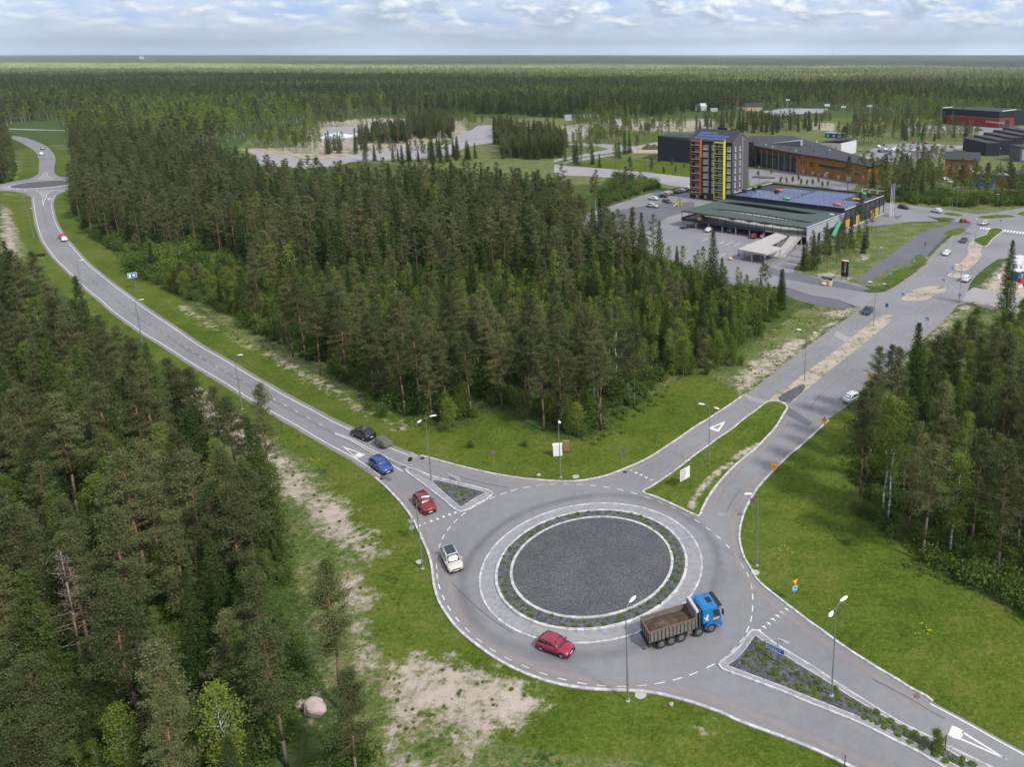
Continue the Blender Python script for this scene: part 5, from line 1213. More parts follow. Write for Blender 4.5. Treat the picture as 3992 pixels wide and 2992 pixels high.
wheelcar('car', 'mpv', 17, (612, 1330), (712, 1535), 1, SIL, 'silver people carrier with dark glass roof entering the roundabout', lit=True, roof='glass')
wheelcar('car', 'suv', 17, (152, 395), (275, 545), 1, DRED, 'dark red off-roader with roof rails waiting at the give-way teeth', roof='rails')
wheelcar('car', 'suv', 16, (800, 1405), (1045, 1590), 1, BLUE, 'blue compact off-roader driving past the painted give-way triangle')
place_car('car', 'suv', tuple(((at(16, 262, 490) + at(16, 600, 640)) / 2 + Vector((.45, .85, 0))).xy), hd(16, (600, 640), (262, 490)), BLK, 'black off-roader with glass roof towing a covered trailer', roof='black')
wheelcar('car', 'sedan', 5, (1262, 515), (1222, 528), 1, NAVY, 'dark blue saloon driving down beside the sandy median') if 0 else None
def carat(name, kind, r, x, y, d, col, label, **kw):
    """(x, y) the middle of the car's footprint; d: plan heading given as a second point"""
    p = at(r, x, y); h = hd(r, (x, y), d); return place_car(name, kind, (p.x, p.y), h, col, label, **kw)
carat('car', 'sedan', 5, 1243, 508, (1190, 560), NAVY, 'dark blue saloon driving down the carriageway beside the sandy median')
carat('car', 'suv', 20, 1025, 925, (1090, 850), WHT, 'white car driving up the road near the building site')
carat('car', 'sedan', 20, 662, 440, (600, 500), WHT, 'white saloon driving down towards the traffic islands')
carat('car', 'sedan', 20, 980, 205, (930, 250), (0.03, 0.022, 0.018), 'dark car with lit headlamps following the white saloon', lit=True)
od = wheelcar('parked_car', 'suv', 13, (385, 297), (452, 262), 1, WHT, 'white off-roader parked on the verge with its front door open')
carat('car', 'suv', 4, 1760, 1455, (1700, 1475), (.5, .5, .5), 'silver off-roader by the zebra crossing at the upper right', lit=False)
carat('car', 'wagon', 4, 890, 1282, (950, 1292), BLK, 'black estate car on the street behind the flagpoles')
carat('van', 'van', 4, 1245, 1322, (1180, 1308), WHT, 'small white delivery van on the street by the zebra crossing', cat='van')
carat('car', 'suv', 1, 540, 1170, (510, 1120), (.45, .02, .04), 'red car towing a small white trailer on the curving road')
carat('car', 'suv', 1, 366, 404, (345, 385), GRY, 'grey car on the road beyond the small far roundabout')
carat('car', 'suv', 1, 357, 450, (365, 480), WHT, 'white car coming towards the small far roundabout')
m = MB(); m.box(-.95, 0, -.03, .03, .35, 1.08); m.box(-.85, -.1, -.02, .02, 1.081, 1.5); o = m.build('open_door', 'lamp_lens', od, loc=(1.05, -.94, 0), rot=(0, 0, R(58)))
# cars parked in a row by the tower block
row = [(1422, 1472, WHT, 'suv', 'white people carrier at the near end of the row by the tower'), (1450, 1445, BLUE, 'hatch', 'blue hatchback behind the white people carrier in the tower row'), (1555, 1435, BLK, 'wagon', 'black estate third in the row by the tower'),
       (1592, 1415, DRED, 'hatch', 'dark red hatchback next to the black estate by the tower'), (1600, 1400, WHT, 'wagon', 'white car squeezed beside the dark red hatchback by the tower'), (1640, 1392, WHT, 'suv', 'white off-roader in the middle of the row by the tower'), (1738, 1380, (.05, .01, .02), 'wagon', 'maroon estate in the row by the tower'),
       (1780, 1370, DRED, 'hatch', 'bright dark-red hatchback beside the maroon estate'), (1826, 1352, SIL, 'sedan', 'beige saloon in the row by the tower'), (1862, 1340, NAVY, 'hatch', 'navy hatchback near the far end of the tower row'), (1912, 1327, WHT, 'suv', 'pale car at the far end of the row beside the tower')]
for x, y, c, k, lb in row: carat('parked_car', k, 19, x, y, (x - 60, y - 8), c, lb, group='cars parked in a row by the tower')
carat('parked_car', 'wagon', 19, 1620, 1512, (1700, 1530), NAVY, 'dark estate car alone on the asphalt in front of the tower'); carat('parked_car', 'pickup', 19, 1412, 1580, (1500, 1590), (.5, .5, .52), 'silver pick-up with black hard top on the open yard', cat='pick-up')
carat('parked_car', 'sedan', 18, 398, 392, (455, 362), WHT, 'white saloon backed into the parking deck'); carat('parked_car', 'hatch', 18, 638, 392, (600, 408), (.55, .56, .56), 'pale grey hatchback under the parking deck')
carat('parked_car', 'suv', 18, 895, 462, (940, 440), DRED, 'dark red car parked under the edge of the deck'); carat('parked_car', 'hatch', 18, 992, 462, (1040, 440), (.4, .42, .43), 'grey hatchback beside the concrete ramp canopy'); carat('parked_car', 'sedan', 18, 152, 358, (190, 350), (.05, .05, .06), 'dark saloon in the corner bay under the deck')
# the two car parks behind
q = random.Random(5); cols = [WHT, WHT, SIL, GRY, BLK, NAVY, DRED, RED, BLUE]
names = {str(WHT): 'white', str(SIL): 'silver', str(GRY): 'grey', str(BLK): 'black', str(NAVY): 'navy', str(DRED): 'dark red', str(RED): 'red', str(BLUE): 'blue'}
cp = [(620, 622, WHT), (692, 605, GRY), (425, 660, GRY), (505, 682, BLK), (640, 672, NAVY), (690, 652, WHT), (700, 672, DRED), (732, 700, BLUE), (745, 668, SIL), (775, 655, WHT), (800, 638, WHT), (842, 685, BLK), (922, 658, SIL), (1000, 577, DRED), (952, 705, WHT),
      (1010, 665, WHT), (1062, 640, WHT), (1066, 672, WHT), (1112, 658, RED), (1135, 580, DRED), (1210, 627, BLK), (1262, 610, SIL), (1320, 660, GRY), (1410, 625, DRED), (960, 690, GRY)]
used_lb = {}
for x, y, c in cp:
    nm = names[str(c)]; used_lb[nm] = used_lb.get(nm, 0) + 1
    carat('parked_car', q.choice(['hatch', 'wagon', 'suv', 'sedan']), 4, x, y, (x + q.choice([-60, 60]), y + 14), c, nm + ' car standing in the tree-lined car park behind the hall', group=nm + ' cars in the tree-lined car park')
for x, y, c in ((1278, 420, WHT), (900, 455, SIL), (1600, 425, SIL), (1720, 440, BLUE), (1705, 437, WHT), (1528, 480, SIL)):
    nm = names[str(c)]; carat('parked_car', q.choice(['hatch', 'wagon', 'suv']), 4, x, y, (x + 60, y + 6), c, nm + ' car in the far car park before the red hall', group=nm + ' cars before the red hall')
for x, y, c, nm in ((1335, 975, WHT, 'left'), (1382, 975, WHT, 'middle'), (1395, 1005, WHT, 'near')): carat('parked_car', 'hatch', 4, x, y, (x + 50, y - 12), c, 'white car by the orange timber building, ' + nm + ' of three', group='white cars by the orange timber building')
carat('parked_car', 'suv', 4, 2150, 435, (2200, 440), WHT, 'white vehicle beside the dark-roofed row at the right edge'); carat('van', 'van', 19, 1402, 318, (1460, 325), WHT, 'white works van on the sandy building plots', cat='van')
carat('parked_car', 'suv', 4, 1835, 1005, (1880, 990), (.6, .6, .6), 'silver car by the blue-fronted shop')
# ---------------------------------------------------------------- trailers
simple('tarpaulin', (0.115, 0.130, 0.085), 0.55, var=.35, scale=1.4); simple('steel_grey', (0.34, 0.35, 0.36), 0.5, 0.5, .2)
def trailer(pos, head, tarp, label, sz=(2.1, 1.25), h=.95):
    e = empty('trailer', (pos[0], pos[1], .022), math.atan2(head[1], head[0])); tag(e, label, 'trailer')
    m = MB(); l, w = sz[0]/2, sz[1]/2; m.box(-l, l, -w, w, .45, .72); m.build('bed', 'steel_grey', e)
    m = MB(); m.cyl((l, 0, .46), (l + 1.1, 0, .44), .035); m.cyl((l-.3, -w, .46), (l + .9, 0, .44), .03); m.cyl((l-.3, w, .46), (l + .9, 0, .44), .03); m.build('drawbar', 'steel_grey', e)
    # load cover: a crumpled hump
    q = np.random.default_rng(3); nx_, ny_ = 16, 12; vs = []; fs = []
    for j in range(ny_):
        for i in range(nx_):
            u = i/(nx_-1)*2-1; v = j/(ny_-1)*2-1; ed = min(1, (1-abs(u))*5, (1-abs(v))*4); z = .62 + (h - .25) * ed ** .5 * (.8 + .2 * u) + q.uniform(-.05, .05) * ed
            vs.append((u * (l+.05), v * (w+.06), z))
    for j in range(ny_-1):
        for i in range(nx_-1): fs.append((j*nx_+i, j*nx_+i+1, (j+1)*nx_+i+1, (j+1)*nx_+i))
    b0 = len(vs); rim_ = [j*nx_ for j in range(ny_)][::-1] + [i for i in range(1, nx_)] + [(j+1)*nx_ - 1 for j in range(1, ny_)] + [(ny_-1)*nx_ + i for i in range(nx_-2, 0, -1)]
    for k in rim_: x, y, z = vs[k]; vs.append((x, y, .58))
    n_ = len(rim_)
    for k in range(n_): fs.append((rim_[k], rim_[(k+1) % n_], b0 + (k+1) % n_, b0 + k))
    link('cover', mkmesh('cover', vs, fs, tarp), e)
    for sg_ in (-1, 1):
        t = MB(); t.cyl((0, -.08, 0), (0, .08, 0), .29, .29, 16); wv = t.build('wheel', 'tyre_rubber', e, loc=(-.1, sg_*(w+.10), .29)); t = MB(); t.cyl((0, .07*sg_, 0), (0, .10*sg_, 0), .17, .15, 10); t.build('rim', 'wheel_alloy', wv)
        t = MB(); t.box(-.42, .22, min(sg_*(w+.0), sg_*(w+.2)), max(sg_*(w+.0), sg_*(w+.2)), .60, .64); t.build('mudguard', 'black_plastic', e)
        t = MB(); t.box(-l-.03, -l, sg_*w*.8-.1, sg_*w*.8+.1, .5, .6); t.build('taillight', 'red_lens', e)
    return e
hh = hd(16, (600, 640), (262, 490)); p_ = at(16, 1062, 815); trailer((p_.x - hh[1]*-.7, p_.y + hh[0]*-.7), hh, 'tarpaulin', 'small trailer under a crumpled olive-green tarpaulin behind the black car', (2.6, 1.5), 1.15)
simple('white_cover', (.66, .68, .70), .5)
p_ = at(1, 558, 1196); trailer((p_.x, p_.y), hd(1, (560, 1200), (530, 1145)), 'white_cover', 'white covered trailer behind the red car on the curving road', (2.6, 1.5), 1.0)
# ---------------------------------------------------------------- the tipper lorry
simple('lorry_blue', (0.012, 0.20, 0.50), 0.3, 0.2, .15, 2, spec=.6); simple('tipper_steel', (0.21, 0.20, 0.18), 0.65, 0.3, .4, 1.5); simple('rusty_edge', (0.20, 0.12, 0.095), 0.8, .2, .4, 3); simple('dirty_white', (.52, .50, .46), .7, var=.2)
simple('chassis_black', (0.035, 0.034, 0.034), .7, .2, .3); simple('hub_grey', (.20, .19, .18), .6, .4, .4, 6); simple('sign_yellow', (.75, .42, .02), .6)
def m_soil():
    newmat('soil_load'); tcd = N('ShaderNodeTexCoord').outputs['Object']; n = noise(1.1, 6, .65, tcd); n2 = noise(5, 5, .7, tcd)
    f = mth('ADD', mth('MULTIPLY', n, .6), mth('MULTIPLY', n2, .45)); pbr(ramp([(.36, (.030, .020, .016)), (.52, (.085, .058, .042)), (.66, (.17, .115, .075)), (.8, (.24, .18, .12))], f).outputs[0], .95, bump=bumpn(f, 1, .12))
m_soil()
def lorry():
    # axles read from the photo, right-hand wheels: x, y in crop 14
    a0, a4 = at(14, 1650, 1190), at(14, 795, 1468); d = Vector((a0.x - a4.x, a0.y - a4.y, 0)); Lw = d.length; d.normalize(); nrm = Vector((-d.y, d.x, 0))
    W_ = 2.5; o = a4 + nrm * (W_ / 2)         # centre line over the last axle
    e = empty('tipper_lorry', (o.x, o.y, .022), math.atan2(d.y, d.x)); tag(e, 'blue five-axle tipper lorry loaded with brown soil on the roundabout', 'lorry')
    axs = [0] + [ (Vector((at(14, *p).x - a4.x, at(14, *p).y - a4.y, 0))).dot(d) for p in ((965, 1412), (1130, 1352), (1435, 1252))] + [Lw]
    print('lorry wheelbase', Lw, axs)
    r = .52
    m = MB(); m.box(-1.2, Lw + .9, -.45, .45, .62, .95); m.box(-1.45, -1.15, -1.2, 1.2, .55, .75)
    for a in axs: m.cyl((a, -1.05, r), (a, 1.05, r), .10)
    m.build('chassis', 'chassis_black', e)
    for a in axs:
        for sg_ in (-1, 1):
            t = MB(); t.cyl((0, -.16, 0), (0, .16, 0), r, r, 22); w = t.build('wheel', 'tyre_rubber', e, loc=(a, sg_*1.09, r)); t = MB(); t.cyl((0, .155*sg_, 0), (0, .17*sg_, 0), .30, .28, 14); t.cyl((0, .16*sg_, 0), (0, .22*sg_, 0), .12, .10, 8); t.build('rim', 'hub_grey', w)
    # tipper body
    x0, x1 = -1.35, Lw - 1.72; z0, z1 = 1.12, 2.28; w = 1.25; t_ = .07; fl = z0 + .12
    m = MB(); m.box(x0, x1, -w, w, z0, fl); m.box(x0, x1, -w, -w + t_, fl, z1); m.box(x0, x1, w - t_, w, fl, z1); m.box(x0, x0 + t_, -w + t_, w - t_, fl, z1); m.box(x1 - t_, x1, -w + t_, w - t_, fl, z1 + .75)
    m.build('tipper_body', 'tipper_steel', e)
    m = MB(); nr = 13
    for i in range(nr):
        x = x0 + .12 + (x1 - x0 - .24) * i / (nr - 1)
        for sg_ in (-1, 1): m.box(x - .035, x + .035, min(sg_*w, sg_*(w+.05)), max(sg_*w, sg_*(w+.05)), z0 + .05, z1 - .06)
    for i in range(5):
        y = -1.05 + 2.1 * i / 4; m.box(x0 - .05, x0, y - .04, y + .04, z0 + .05, z1 - .05)
    m.build('ribs', 'chassis_black', e)
    m = MB()
    for sg_ in (-1, 1): m.box(x0, x1, min(sg_*(w - t_ - .02), sg_*(w+.06)), max(sg_*(w - t_ - .02), sg_*(w+.06)), z1 + .002, z1 + .07)
    m.box(x0 - .06, x0 + t_, -w + .05, w - .05, z1 + .003, z1 + .068); m.build('top_rail', 'rusty_edge', e)
    m = MB(); m.box(x1 + .01, x1 + .30, -w + .05, w - .05, z1 + .60, z1 + .86); m.build('cover_roll', 'dirty_white', e)
    m = MB(); m.box(x1 + .0, x1 + .12, -w + .02, w - .02, z0 + .1, z1 + .62); m.build('headboard', 'tipper_steel', e)
    # load
    q = np.random.default_rng(8); nx_, ny_ = 40, 18; vs = []; fs = []; X0, X1, Yw = x0 + t_ + .002, x1 - t_ - .002, w - t_ - .002
    bumps = [(q.uniform(X0+.6, X1-.6), q.uniform(-.7, .7), q.uniform(.1, .3), q.uniform(.4, .9)) for _ in range(9)]
    for j in range(ny_):
        for i in range(nx_):
            x = X0 + (X1 - X0) * i/(nx_-1); y = -Yw + 2*Yw*j/(ny_-1); z = z1 - .42 + sum(h*math.exp(-((x-a)**2+(y-b)**2)/s**2) for a, b, h, s in bumps)*.7 - .12*(abs(y)/Yw)**4 + q.uniform(-.035, .035); vs.append((x, y, min(z, z1 + .1)))
    for j in range(ny_-1):
        for i in range(nx_-1): fs.append((j*nx_+i, j*nx_+i+1, (j+1)*nx_+i+1, (j+1)*nx_+i))
    ld = link('soil_load', mkmesh('soil_load', vs, fs, 'soil_load', smooth_=True)); ld.matrix_world = Matrix.Translation(e.location) @ Matrix.Rotation(e.rotation_euler.z, 4, 'Z'); tag(ld, 'heap of brown soil lying in the bed of the blue lorry', 'soil')
    # cab
    cx0, cx1 = Lw - 1.0, Lw + 1.15; ch0, ch1 = .95, 3.08; cw = 1.25
    m = MB(); prof = [(cx0, 1.28), (Lw + .55, 1.28), (cx1 - .25, .62), (cx1 - .02, .60), (cx1 + .02, 1.55), (cx1 - .06, 1.75), (cx1 - .30, 2.85), (cx1 - .50, 3.02), (cx0 + .2, ch1), (cx0, 2.9)]
    n_ = len(prof); vs = [(x, -cw, z) for x, z in prof] + [(x, cw, z) for x, z in prof]; fs = [(i, (i+1) % n_, n_ + (i+1) % n_, n_ + i) for i in range(n_)] + [tuple(range(n_)), tuple(range(n_, 2*n_))[::-1]]
    m.add(vs, fs); cb = m.build('cab', 'lorry_blue', e); bm = bmesh.new(); bm.from_mesh(cb.data); bmesh.ops.bevel(bm, geom=[x for x in bm.edges], offset=.07, segments=2, affect='EDGES', clamp_overlap=True); bm.to_mesh(cb.data); bm.free()
    m = MB(); m.add([(cx1 - .045, -1.12, 1.84), (cx1 - .045, 1.12, 1.84), (cx1 - .255, 1.08, 2.76), (cx1 - .255, -1.08, 2.76)], [(0, 1, 2, 3)]); m.v = [(x + .015, y, z) for x, y, z in m.v]; m.build('windscreen', 'car_glass', e)
    for sg_ in (-1, 1):
        y = sg_ * (cw + .012); m = MB(); m.add([(cx1 - .95, y, 1.92), (cx1 - .16, y, 1.80), (cx1 - .34, y, 2.62), (cx1 - .95, y, 2.66)], [(0, 1, 2, 3)]); m.build('side_window', 'car_glass', e)
        m = MB(); m.box(cx1 + .02, cx1 + .16, min(sg_*1.3, sg_*1.52), max(sg_*1.3, sg_*1.52), 1.95, 2.55); m.cyl((cx1 - .3, sg_*1.2, 2.8), (cx1 + .1, sg_*1.42, 2.6), .025); m.build('wing_mirror', 'black_plastic', e)
        m = MB()
        for k in range(9):
            t0 = R(10 + 18*k); t1 = R(28 + 18*k); pts = [(Lw + rr*math.cos(t), yy, r + rr*math.sin(t)) for yy in (sg_*(cw - .28), sg_*(cw + .05)) for rr in (.60, .78) for t in (t0, t1)]
            m.add(pts, [(0,1,3,2), (4,6,7,5), (2,3,7,6), (0,4,5,1)])
        m.build('wheel_arch', 'lorry_blue', e)
        m = MB(); m.box(cx1 - .95, cx1 - .25, min(sg_*cw, sg_*(cw+.02)), max(sg_*cw, sg_*(cw+.02)), 1.52, 1.70); m.build('door_stripe', 'sign_yellow', e)
        # rampant beast emblem on the cab side, a pale crest
        m = MB(); bx, bz = cx0 + .48, 1.98
        for pts in ([(-.05, -.28), (.10, -.22), (.14, .02), (.04, .18), (-.10, .12), (-.12, -.1)], [(.02, .14), (.16, .20), (.18, .33), (.06, .36), (-.04, .26)], [(.08, .02), (.26, .12), (.24, .18), (.06, .10)], [(-.02, -.26), (-.16, -.34), (-.10, -.40), (.04, -.30)], [(.10, -.22), (.24, -.30), (.20, -.38), (.02, -.28)], [(-.10, -.1), (-.26, .0), (-.24, .22), (-.30, .22), (-.32, -.02), (-.12, -.18)]):
            n_ = len(pts); m.add([(bx + a, y, bz + b) for a, b in pts], [tuple(range(n_))])
        m.build('emblem', 'plate_white', e)
        m = MB(); m.box(axs[2] + .75, axs[3] - .75, min(sg_*.5, sg_*1.15), max(sg_*.5, sg_*1.15), .55, .98); m.build('fuel_tank', 'hub_grey', e)
    m = MB(); m.box(cx1 - .48, cx1 + .10, -1.18, 1.18, 2.86, 2.93); m.build('sun_visor', 'black_plastic', e)
    m = MB(); m.box(cx0 + .95, cx0 + 1.45, -.42, .42, 3.055, 3.09); m.build('roof_hatch', 'black_plastic', e)
    m = MB()
    for y in (-.9, .9): m.cyl((cx0 + 1.25, y, 3.04), (cx0 + 1.25, y, 3.22), .07, .06, 8)
    m.build('beacon', 'red_lens', e)
    m = MB(); m.box(cx1 - .05, cx1 + .12, -1.2, 1.2, .42, .92); m.build('bumper', 'lorry_blue', e)
    m = MB()
    for sg_ in (-1, 1): m.box(cx1 + .105, cx1 + .13, sg_*.95 - .18, sg_*.95 + .18, .6, .78)
    m.build('headlight', 'lamp_lens', e)
    m = MB(); m.cyl((cx0 - .18, -.9, .9), (cx0 - .18, -.9, 2.9), .07, .07, 8); m.build('exhaust_pipe', 'hub_grey', e)
lorry()
# ================================================================ BUILDINGS
REG.update({21: (3640, 410, .15913), 22: (3660, 500, .315), 23: (3700, 800, .2299), 24: (3360, 700, .18904), 25: (2860, 970, .15748)})
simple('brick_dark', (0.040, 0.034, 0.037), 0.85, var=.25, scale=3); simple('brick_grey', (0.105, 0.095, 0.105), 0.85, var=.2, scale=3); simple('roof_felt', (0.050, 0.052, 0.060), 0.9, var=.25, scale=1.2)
simple('bay_orange', (0.42, 0.135, 0.022), 0.6); simple('bay_yellow', (0.60, 0.62, 0.030), 0.55); simple('white_frame', (0.72, 0.73, 0.76), 0.5, var=.05)
simple('window_glass', (0.30, 0.33, 0.36), 0.15, var=.5, scale=.5, spec=.8); simple('dark_glass', (0.02, 0.032, 0.038), 0.08, var=.5, scale=.25, spec=.8)  # window glass kept pale, its base colour standing in for reflected sky
simple('deck_green', (0.065, 0.092, 0.082), 0.75, var=.12, scale=1.5); simple('panel_dark', (0.030, 0.036, 0.050), 0.7, var=.15); simple('panel_grey', (0.33, 0.35, 0.40), 0.6, var=.08, scale=.6)
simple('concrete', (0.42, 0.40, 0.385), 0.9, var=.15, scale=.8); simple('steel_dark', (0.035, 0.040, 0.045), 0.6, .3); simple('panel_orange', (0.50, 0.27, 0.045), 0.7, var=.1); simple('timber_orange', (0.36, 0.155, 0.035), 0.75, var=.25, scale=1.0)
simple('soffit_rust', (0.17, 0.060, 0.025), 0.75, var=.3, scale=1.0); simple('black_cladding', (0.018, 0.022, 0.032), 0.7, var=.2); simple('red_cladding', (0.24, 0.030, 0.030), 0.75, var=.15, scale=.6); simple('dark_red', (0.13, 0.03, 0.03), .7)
simple('vent_orange', (0.72, 0.16, 0.05), .5); simple('vent_green', (0.10, 0.52, 0.14), .5); simple('vent_yellow', (0.70, 0.66, 0.14), .5); simple('tube_green', (0.07, 0.30, 0.16), .6, var=.4); simple('shop_blue', (0.012, 0.16, 0.42), .6); simple('house_beige', (0.52, 0.41, 0.28), .8); simple('container_blue', (.015, .10, .24), .6, var=.3); simple('container_white', (.62, .62, .66), .6, var=.15); simple('machine_red', (.50, .03, .02), .45)
def m_pv():
    newmat('solar_cells'); tcd = N('ShaderNodeTexCoord').outputs['Object']; b = N('ShaderNodeTexBrick'); b.offset = 0
    pbr(mixc(noise(.5, 3, .5, tcd), (0.030, 0.052, 0.14), (0.075, 0.11, 0.25)), .18, spec=.8)
m_pv()
U = Vector((.817, -.577, 0)).normalized(); UA = math.atan2(U.y, U.x)
def building(name, org, ang, label, cat='building'):
    e = empty(name, (org[0], org[1], 0), ang); return tag(e, label, cat)
def wmesh(w, h, d=.12, sill=True):
    """window: frame with a pane as its own mesh, front face towards -y"""
    m = MB(); t = .09; m.box(0, w, -d, 0, 0, t); m.box(0, w, -d, 0, h - t, h); m.box(0, t, -d, 0, t, h - t); m.box(w - t, w, -d, 0, t, h - t)
    if w > .9: m.box(w * .62, w * .62 + t, -d * .8, 0, t, h - t)
    if sill: m.box(-.05, w + .05, -d - .12, 0, -.22, -.002)
    f = mkmesh('window', m.v, m.f, 'white_frame'); m = MB(); m.box(t, w - t, -.03, -.004, t, h - t); return f, mkmesh('pane', m.v, m.f, 'window_glass')
def put_window(par, wm, x, y, z, rz=0.0):
    o = link('window', wm[0], par, (x, y, z), (0, 0, rz)); link('pane', wm[1], o); return o
def tower():
    b = building('apartment_tower', (-1.1, 326.5), UA, 'dark brick apartment tower with an orange and a yellow balcony bay', 'apartment tower'); Wd, Dp, H, RH = 20.8, 12.4, 24.4, 28.3
    m = MB(); m.box(0, Wd, 0, Dp, 0, H); m.build('wall', 'brick_dark', b)
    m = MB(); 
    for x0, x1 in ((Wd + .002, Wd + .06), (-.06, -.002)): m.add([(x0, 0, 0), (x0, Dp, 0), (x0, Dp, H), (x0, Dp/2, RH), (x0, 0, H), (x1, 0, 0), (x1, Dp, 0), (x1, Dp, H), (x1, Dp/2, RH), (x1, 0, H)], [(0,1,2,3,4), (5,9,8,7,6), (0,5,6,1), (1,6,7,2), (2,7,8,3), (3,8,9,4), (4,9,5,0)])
    m.build('gable_wall', 'brick_grey', b)  # gable brick made lighter than the front, making up for weak sun
    m = MB(); m.add([(-.1, -.35, H - .18), (Wd + .1, -.35, H - .18), (Wd + .1, Dp/2, RH + .1), (-.1, Dp/2, RH + .1), (-.1, Dp + .35, H - .18), (Wd + .1, Dp + .35, H - .18), (-.1, -.35, H - .02), (Wd + .1, -.35, H - .02), (Wd + .1, Dp/2, RH + .3), (-.1, Dp/2, RH + .3), (-.1, Dp + .35, H - .02), (Wd + .1, Dp + .35, H - .02)],
            [(6,7,8,9), (9,8,11,10), (0,3,2,1), (3,4,5,2), (0,1,7,6), (4,10,11,5), (0,6,9,3), (3,9,10,4), (1,2,8,7), (2,5,11,8)]); rf = m.build('roof', 'roof_felt', b)
    m = MB(); m.box(8, 12.2, 8.6, 9.6, RH - 1.5, RH + .9); m.box(14.5, 15.2, 8.6, 9.3, RH - 1.5, RH + .7); m.box(16.2, 16.9, 8.6, 9.3, RH - 1.5, RH + .7); m.build('chimney', 'black_cladding', rf)
    # solar arrays on the front slope
    sl = math.atan2(RH + .2 - H, Dp/2 + .35)
    for k, (xa, xb) in enumerate(((2.6, 12.3), (2.2, 17.8), (1.6, 18.0))[::-1]):
        m = MB(); n_ = int((xb - xa) / 1.1)
        for i in range(n_):
            d0 = .9 + k * 1.75; m.box(xa + i*1.1, xa + i*1.1 + 1.02, d0, d0 + 1.5, .05, .13)
        o = m.build('solar_array', 'solar_cells', rf); o.location = (0, -.35, H - .02); o.rotation_euler = (sl, 0, 0)
    for nm, x0, x1, mat, zb in (('orange', 1.55, 6.2, 'bay_orange', 1.9), ('yellow', 13.0, 17.7, 'bay_yellow', .9)):
        bay = MB(); d = 1.7; zt = H - .1; fl = [zb + (2.95 if nm == 'orange' else 2.95) * k for k in range(8)]
        bay.box(x1 - .16, x1, -d, -.002, zb, zt); bay.box(x0, x0 + .16, -d, -.002, zb, zt)
        for z in [zb] + [3.9 + 2.94 * k for k in range(7)]: bay.box(x0 + .16, x1 - .16, -d, -.002, z, z + .20)
        bay.box(x0 + .16, x1 - .16, -d, -.002, zt - .35, zt)
        o = bay.build('balcony_bay', mat, b); tag(o, nm + ' balcony bay')
        for k in range(8):
            z = ([zb] + [3.9 + 2.94 * k2 for k2 in range(7)])[k]
            if 3.9 + 2.94 * k - .2 > zt: continue
            m = MB(); m.box(x0 + .16, x1 - .16, -d + .03, -d + .09, z + 1.02, z + 1.16); m.build('railing', 'white_frame', o)
            m = MB(); m.box(x0 + .17, x1 - .17, -d + .045, -d + .075, z + .22, z + 1.0); m.build('balcony_glass', 'dark_glass', o)
            m = MB(); m.box(x0 + .9, x1 - .5, -.05, -.004, z + .25, z + 2.4); m.build('balcony_door', 'window_glass', o)
        m = MB(); m.add([(x1 - .16, -d, zt), (x1, -d, zt), (x1, 0, zt), (x1 - .16, 0, zt), (x1 - .16, -.3, zt + 1.0), (x1, -.3, zt + 1.0)], [(0,1,5,4), (1,2,5), (3,4,2) , (0,4,3), (2,4,5)]); m.build('fin', mat, o)
    w13, w7, w16, wn = wmesh(1.35, 1.75), wmesh(.85, 2.2, sill=False), wmesh(1.65, 1.9), wmesh(.62, 1.75)
    for k in range(7):
        z = 22.65 - 1.75 - 2.94 * k
        put_window(b, w13, 6.75, 0, z); put_window(b, w7, 8.4, 0, z - .3); put_window(b, w7, 11.0, 0, z - .3); put_window(b, w13, 12.0 - .35, 0, z) if False else put_window(b, wmesh(1.0, 1.75) if k < 0 else W10, 11.95, 0, z); put_window(b, w16, 18.4, 0, z - .1)
        put_window(b, wn, Wd + .06, 1.9, z, math.pi/2); put_window(b, wn, Wd + .06, 5.4, z, math.pi/2)
    put_window(b, wmesh(.7, .9), 7.6, 0, .9)
    m = MB(); m.box(3.0, 4.6, -.06, -.004, .1, 2.3); m.build('door', 'window_glass', b)
    m = MB(); m.cyl((Wd + .18, 7.6, 1.0), (Wd + .18, 7.6, 26.2), .07, .07, 8); m.build('downpipe', 'white_frame', b)
W10 = wmesh(1.0, 1.75); tower()
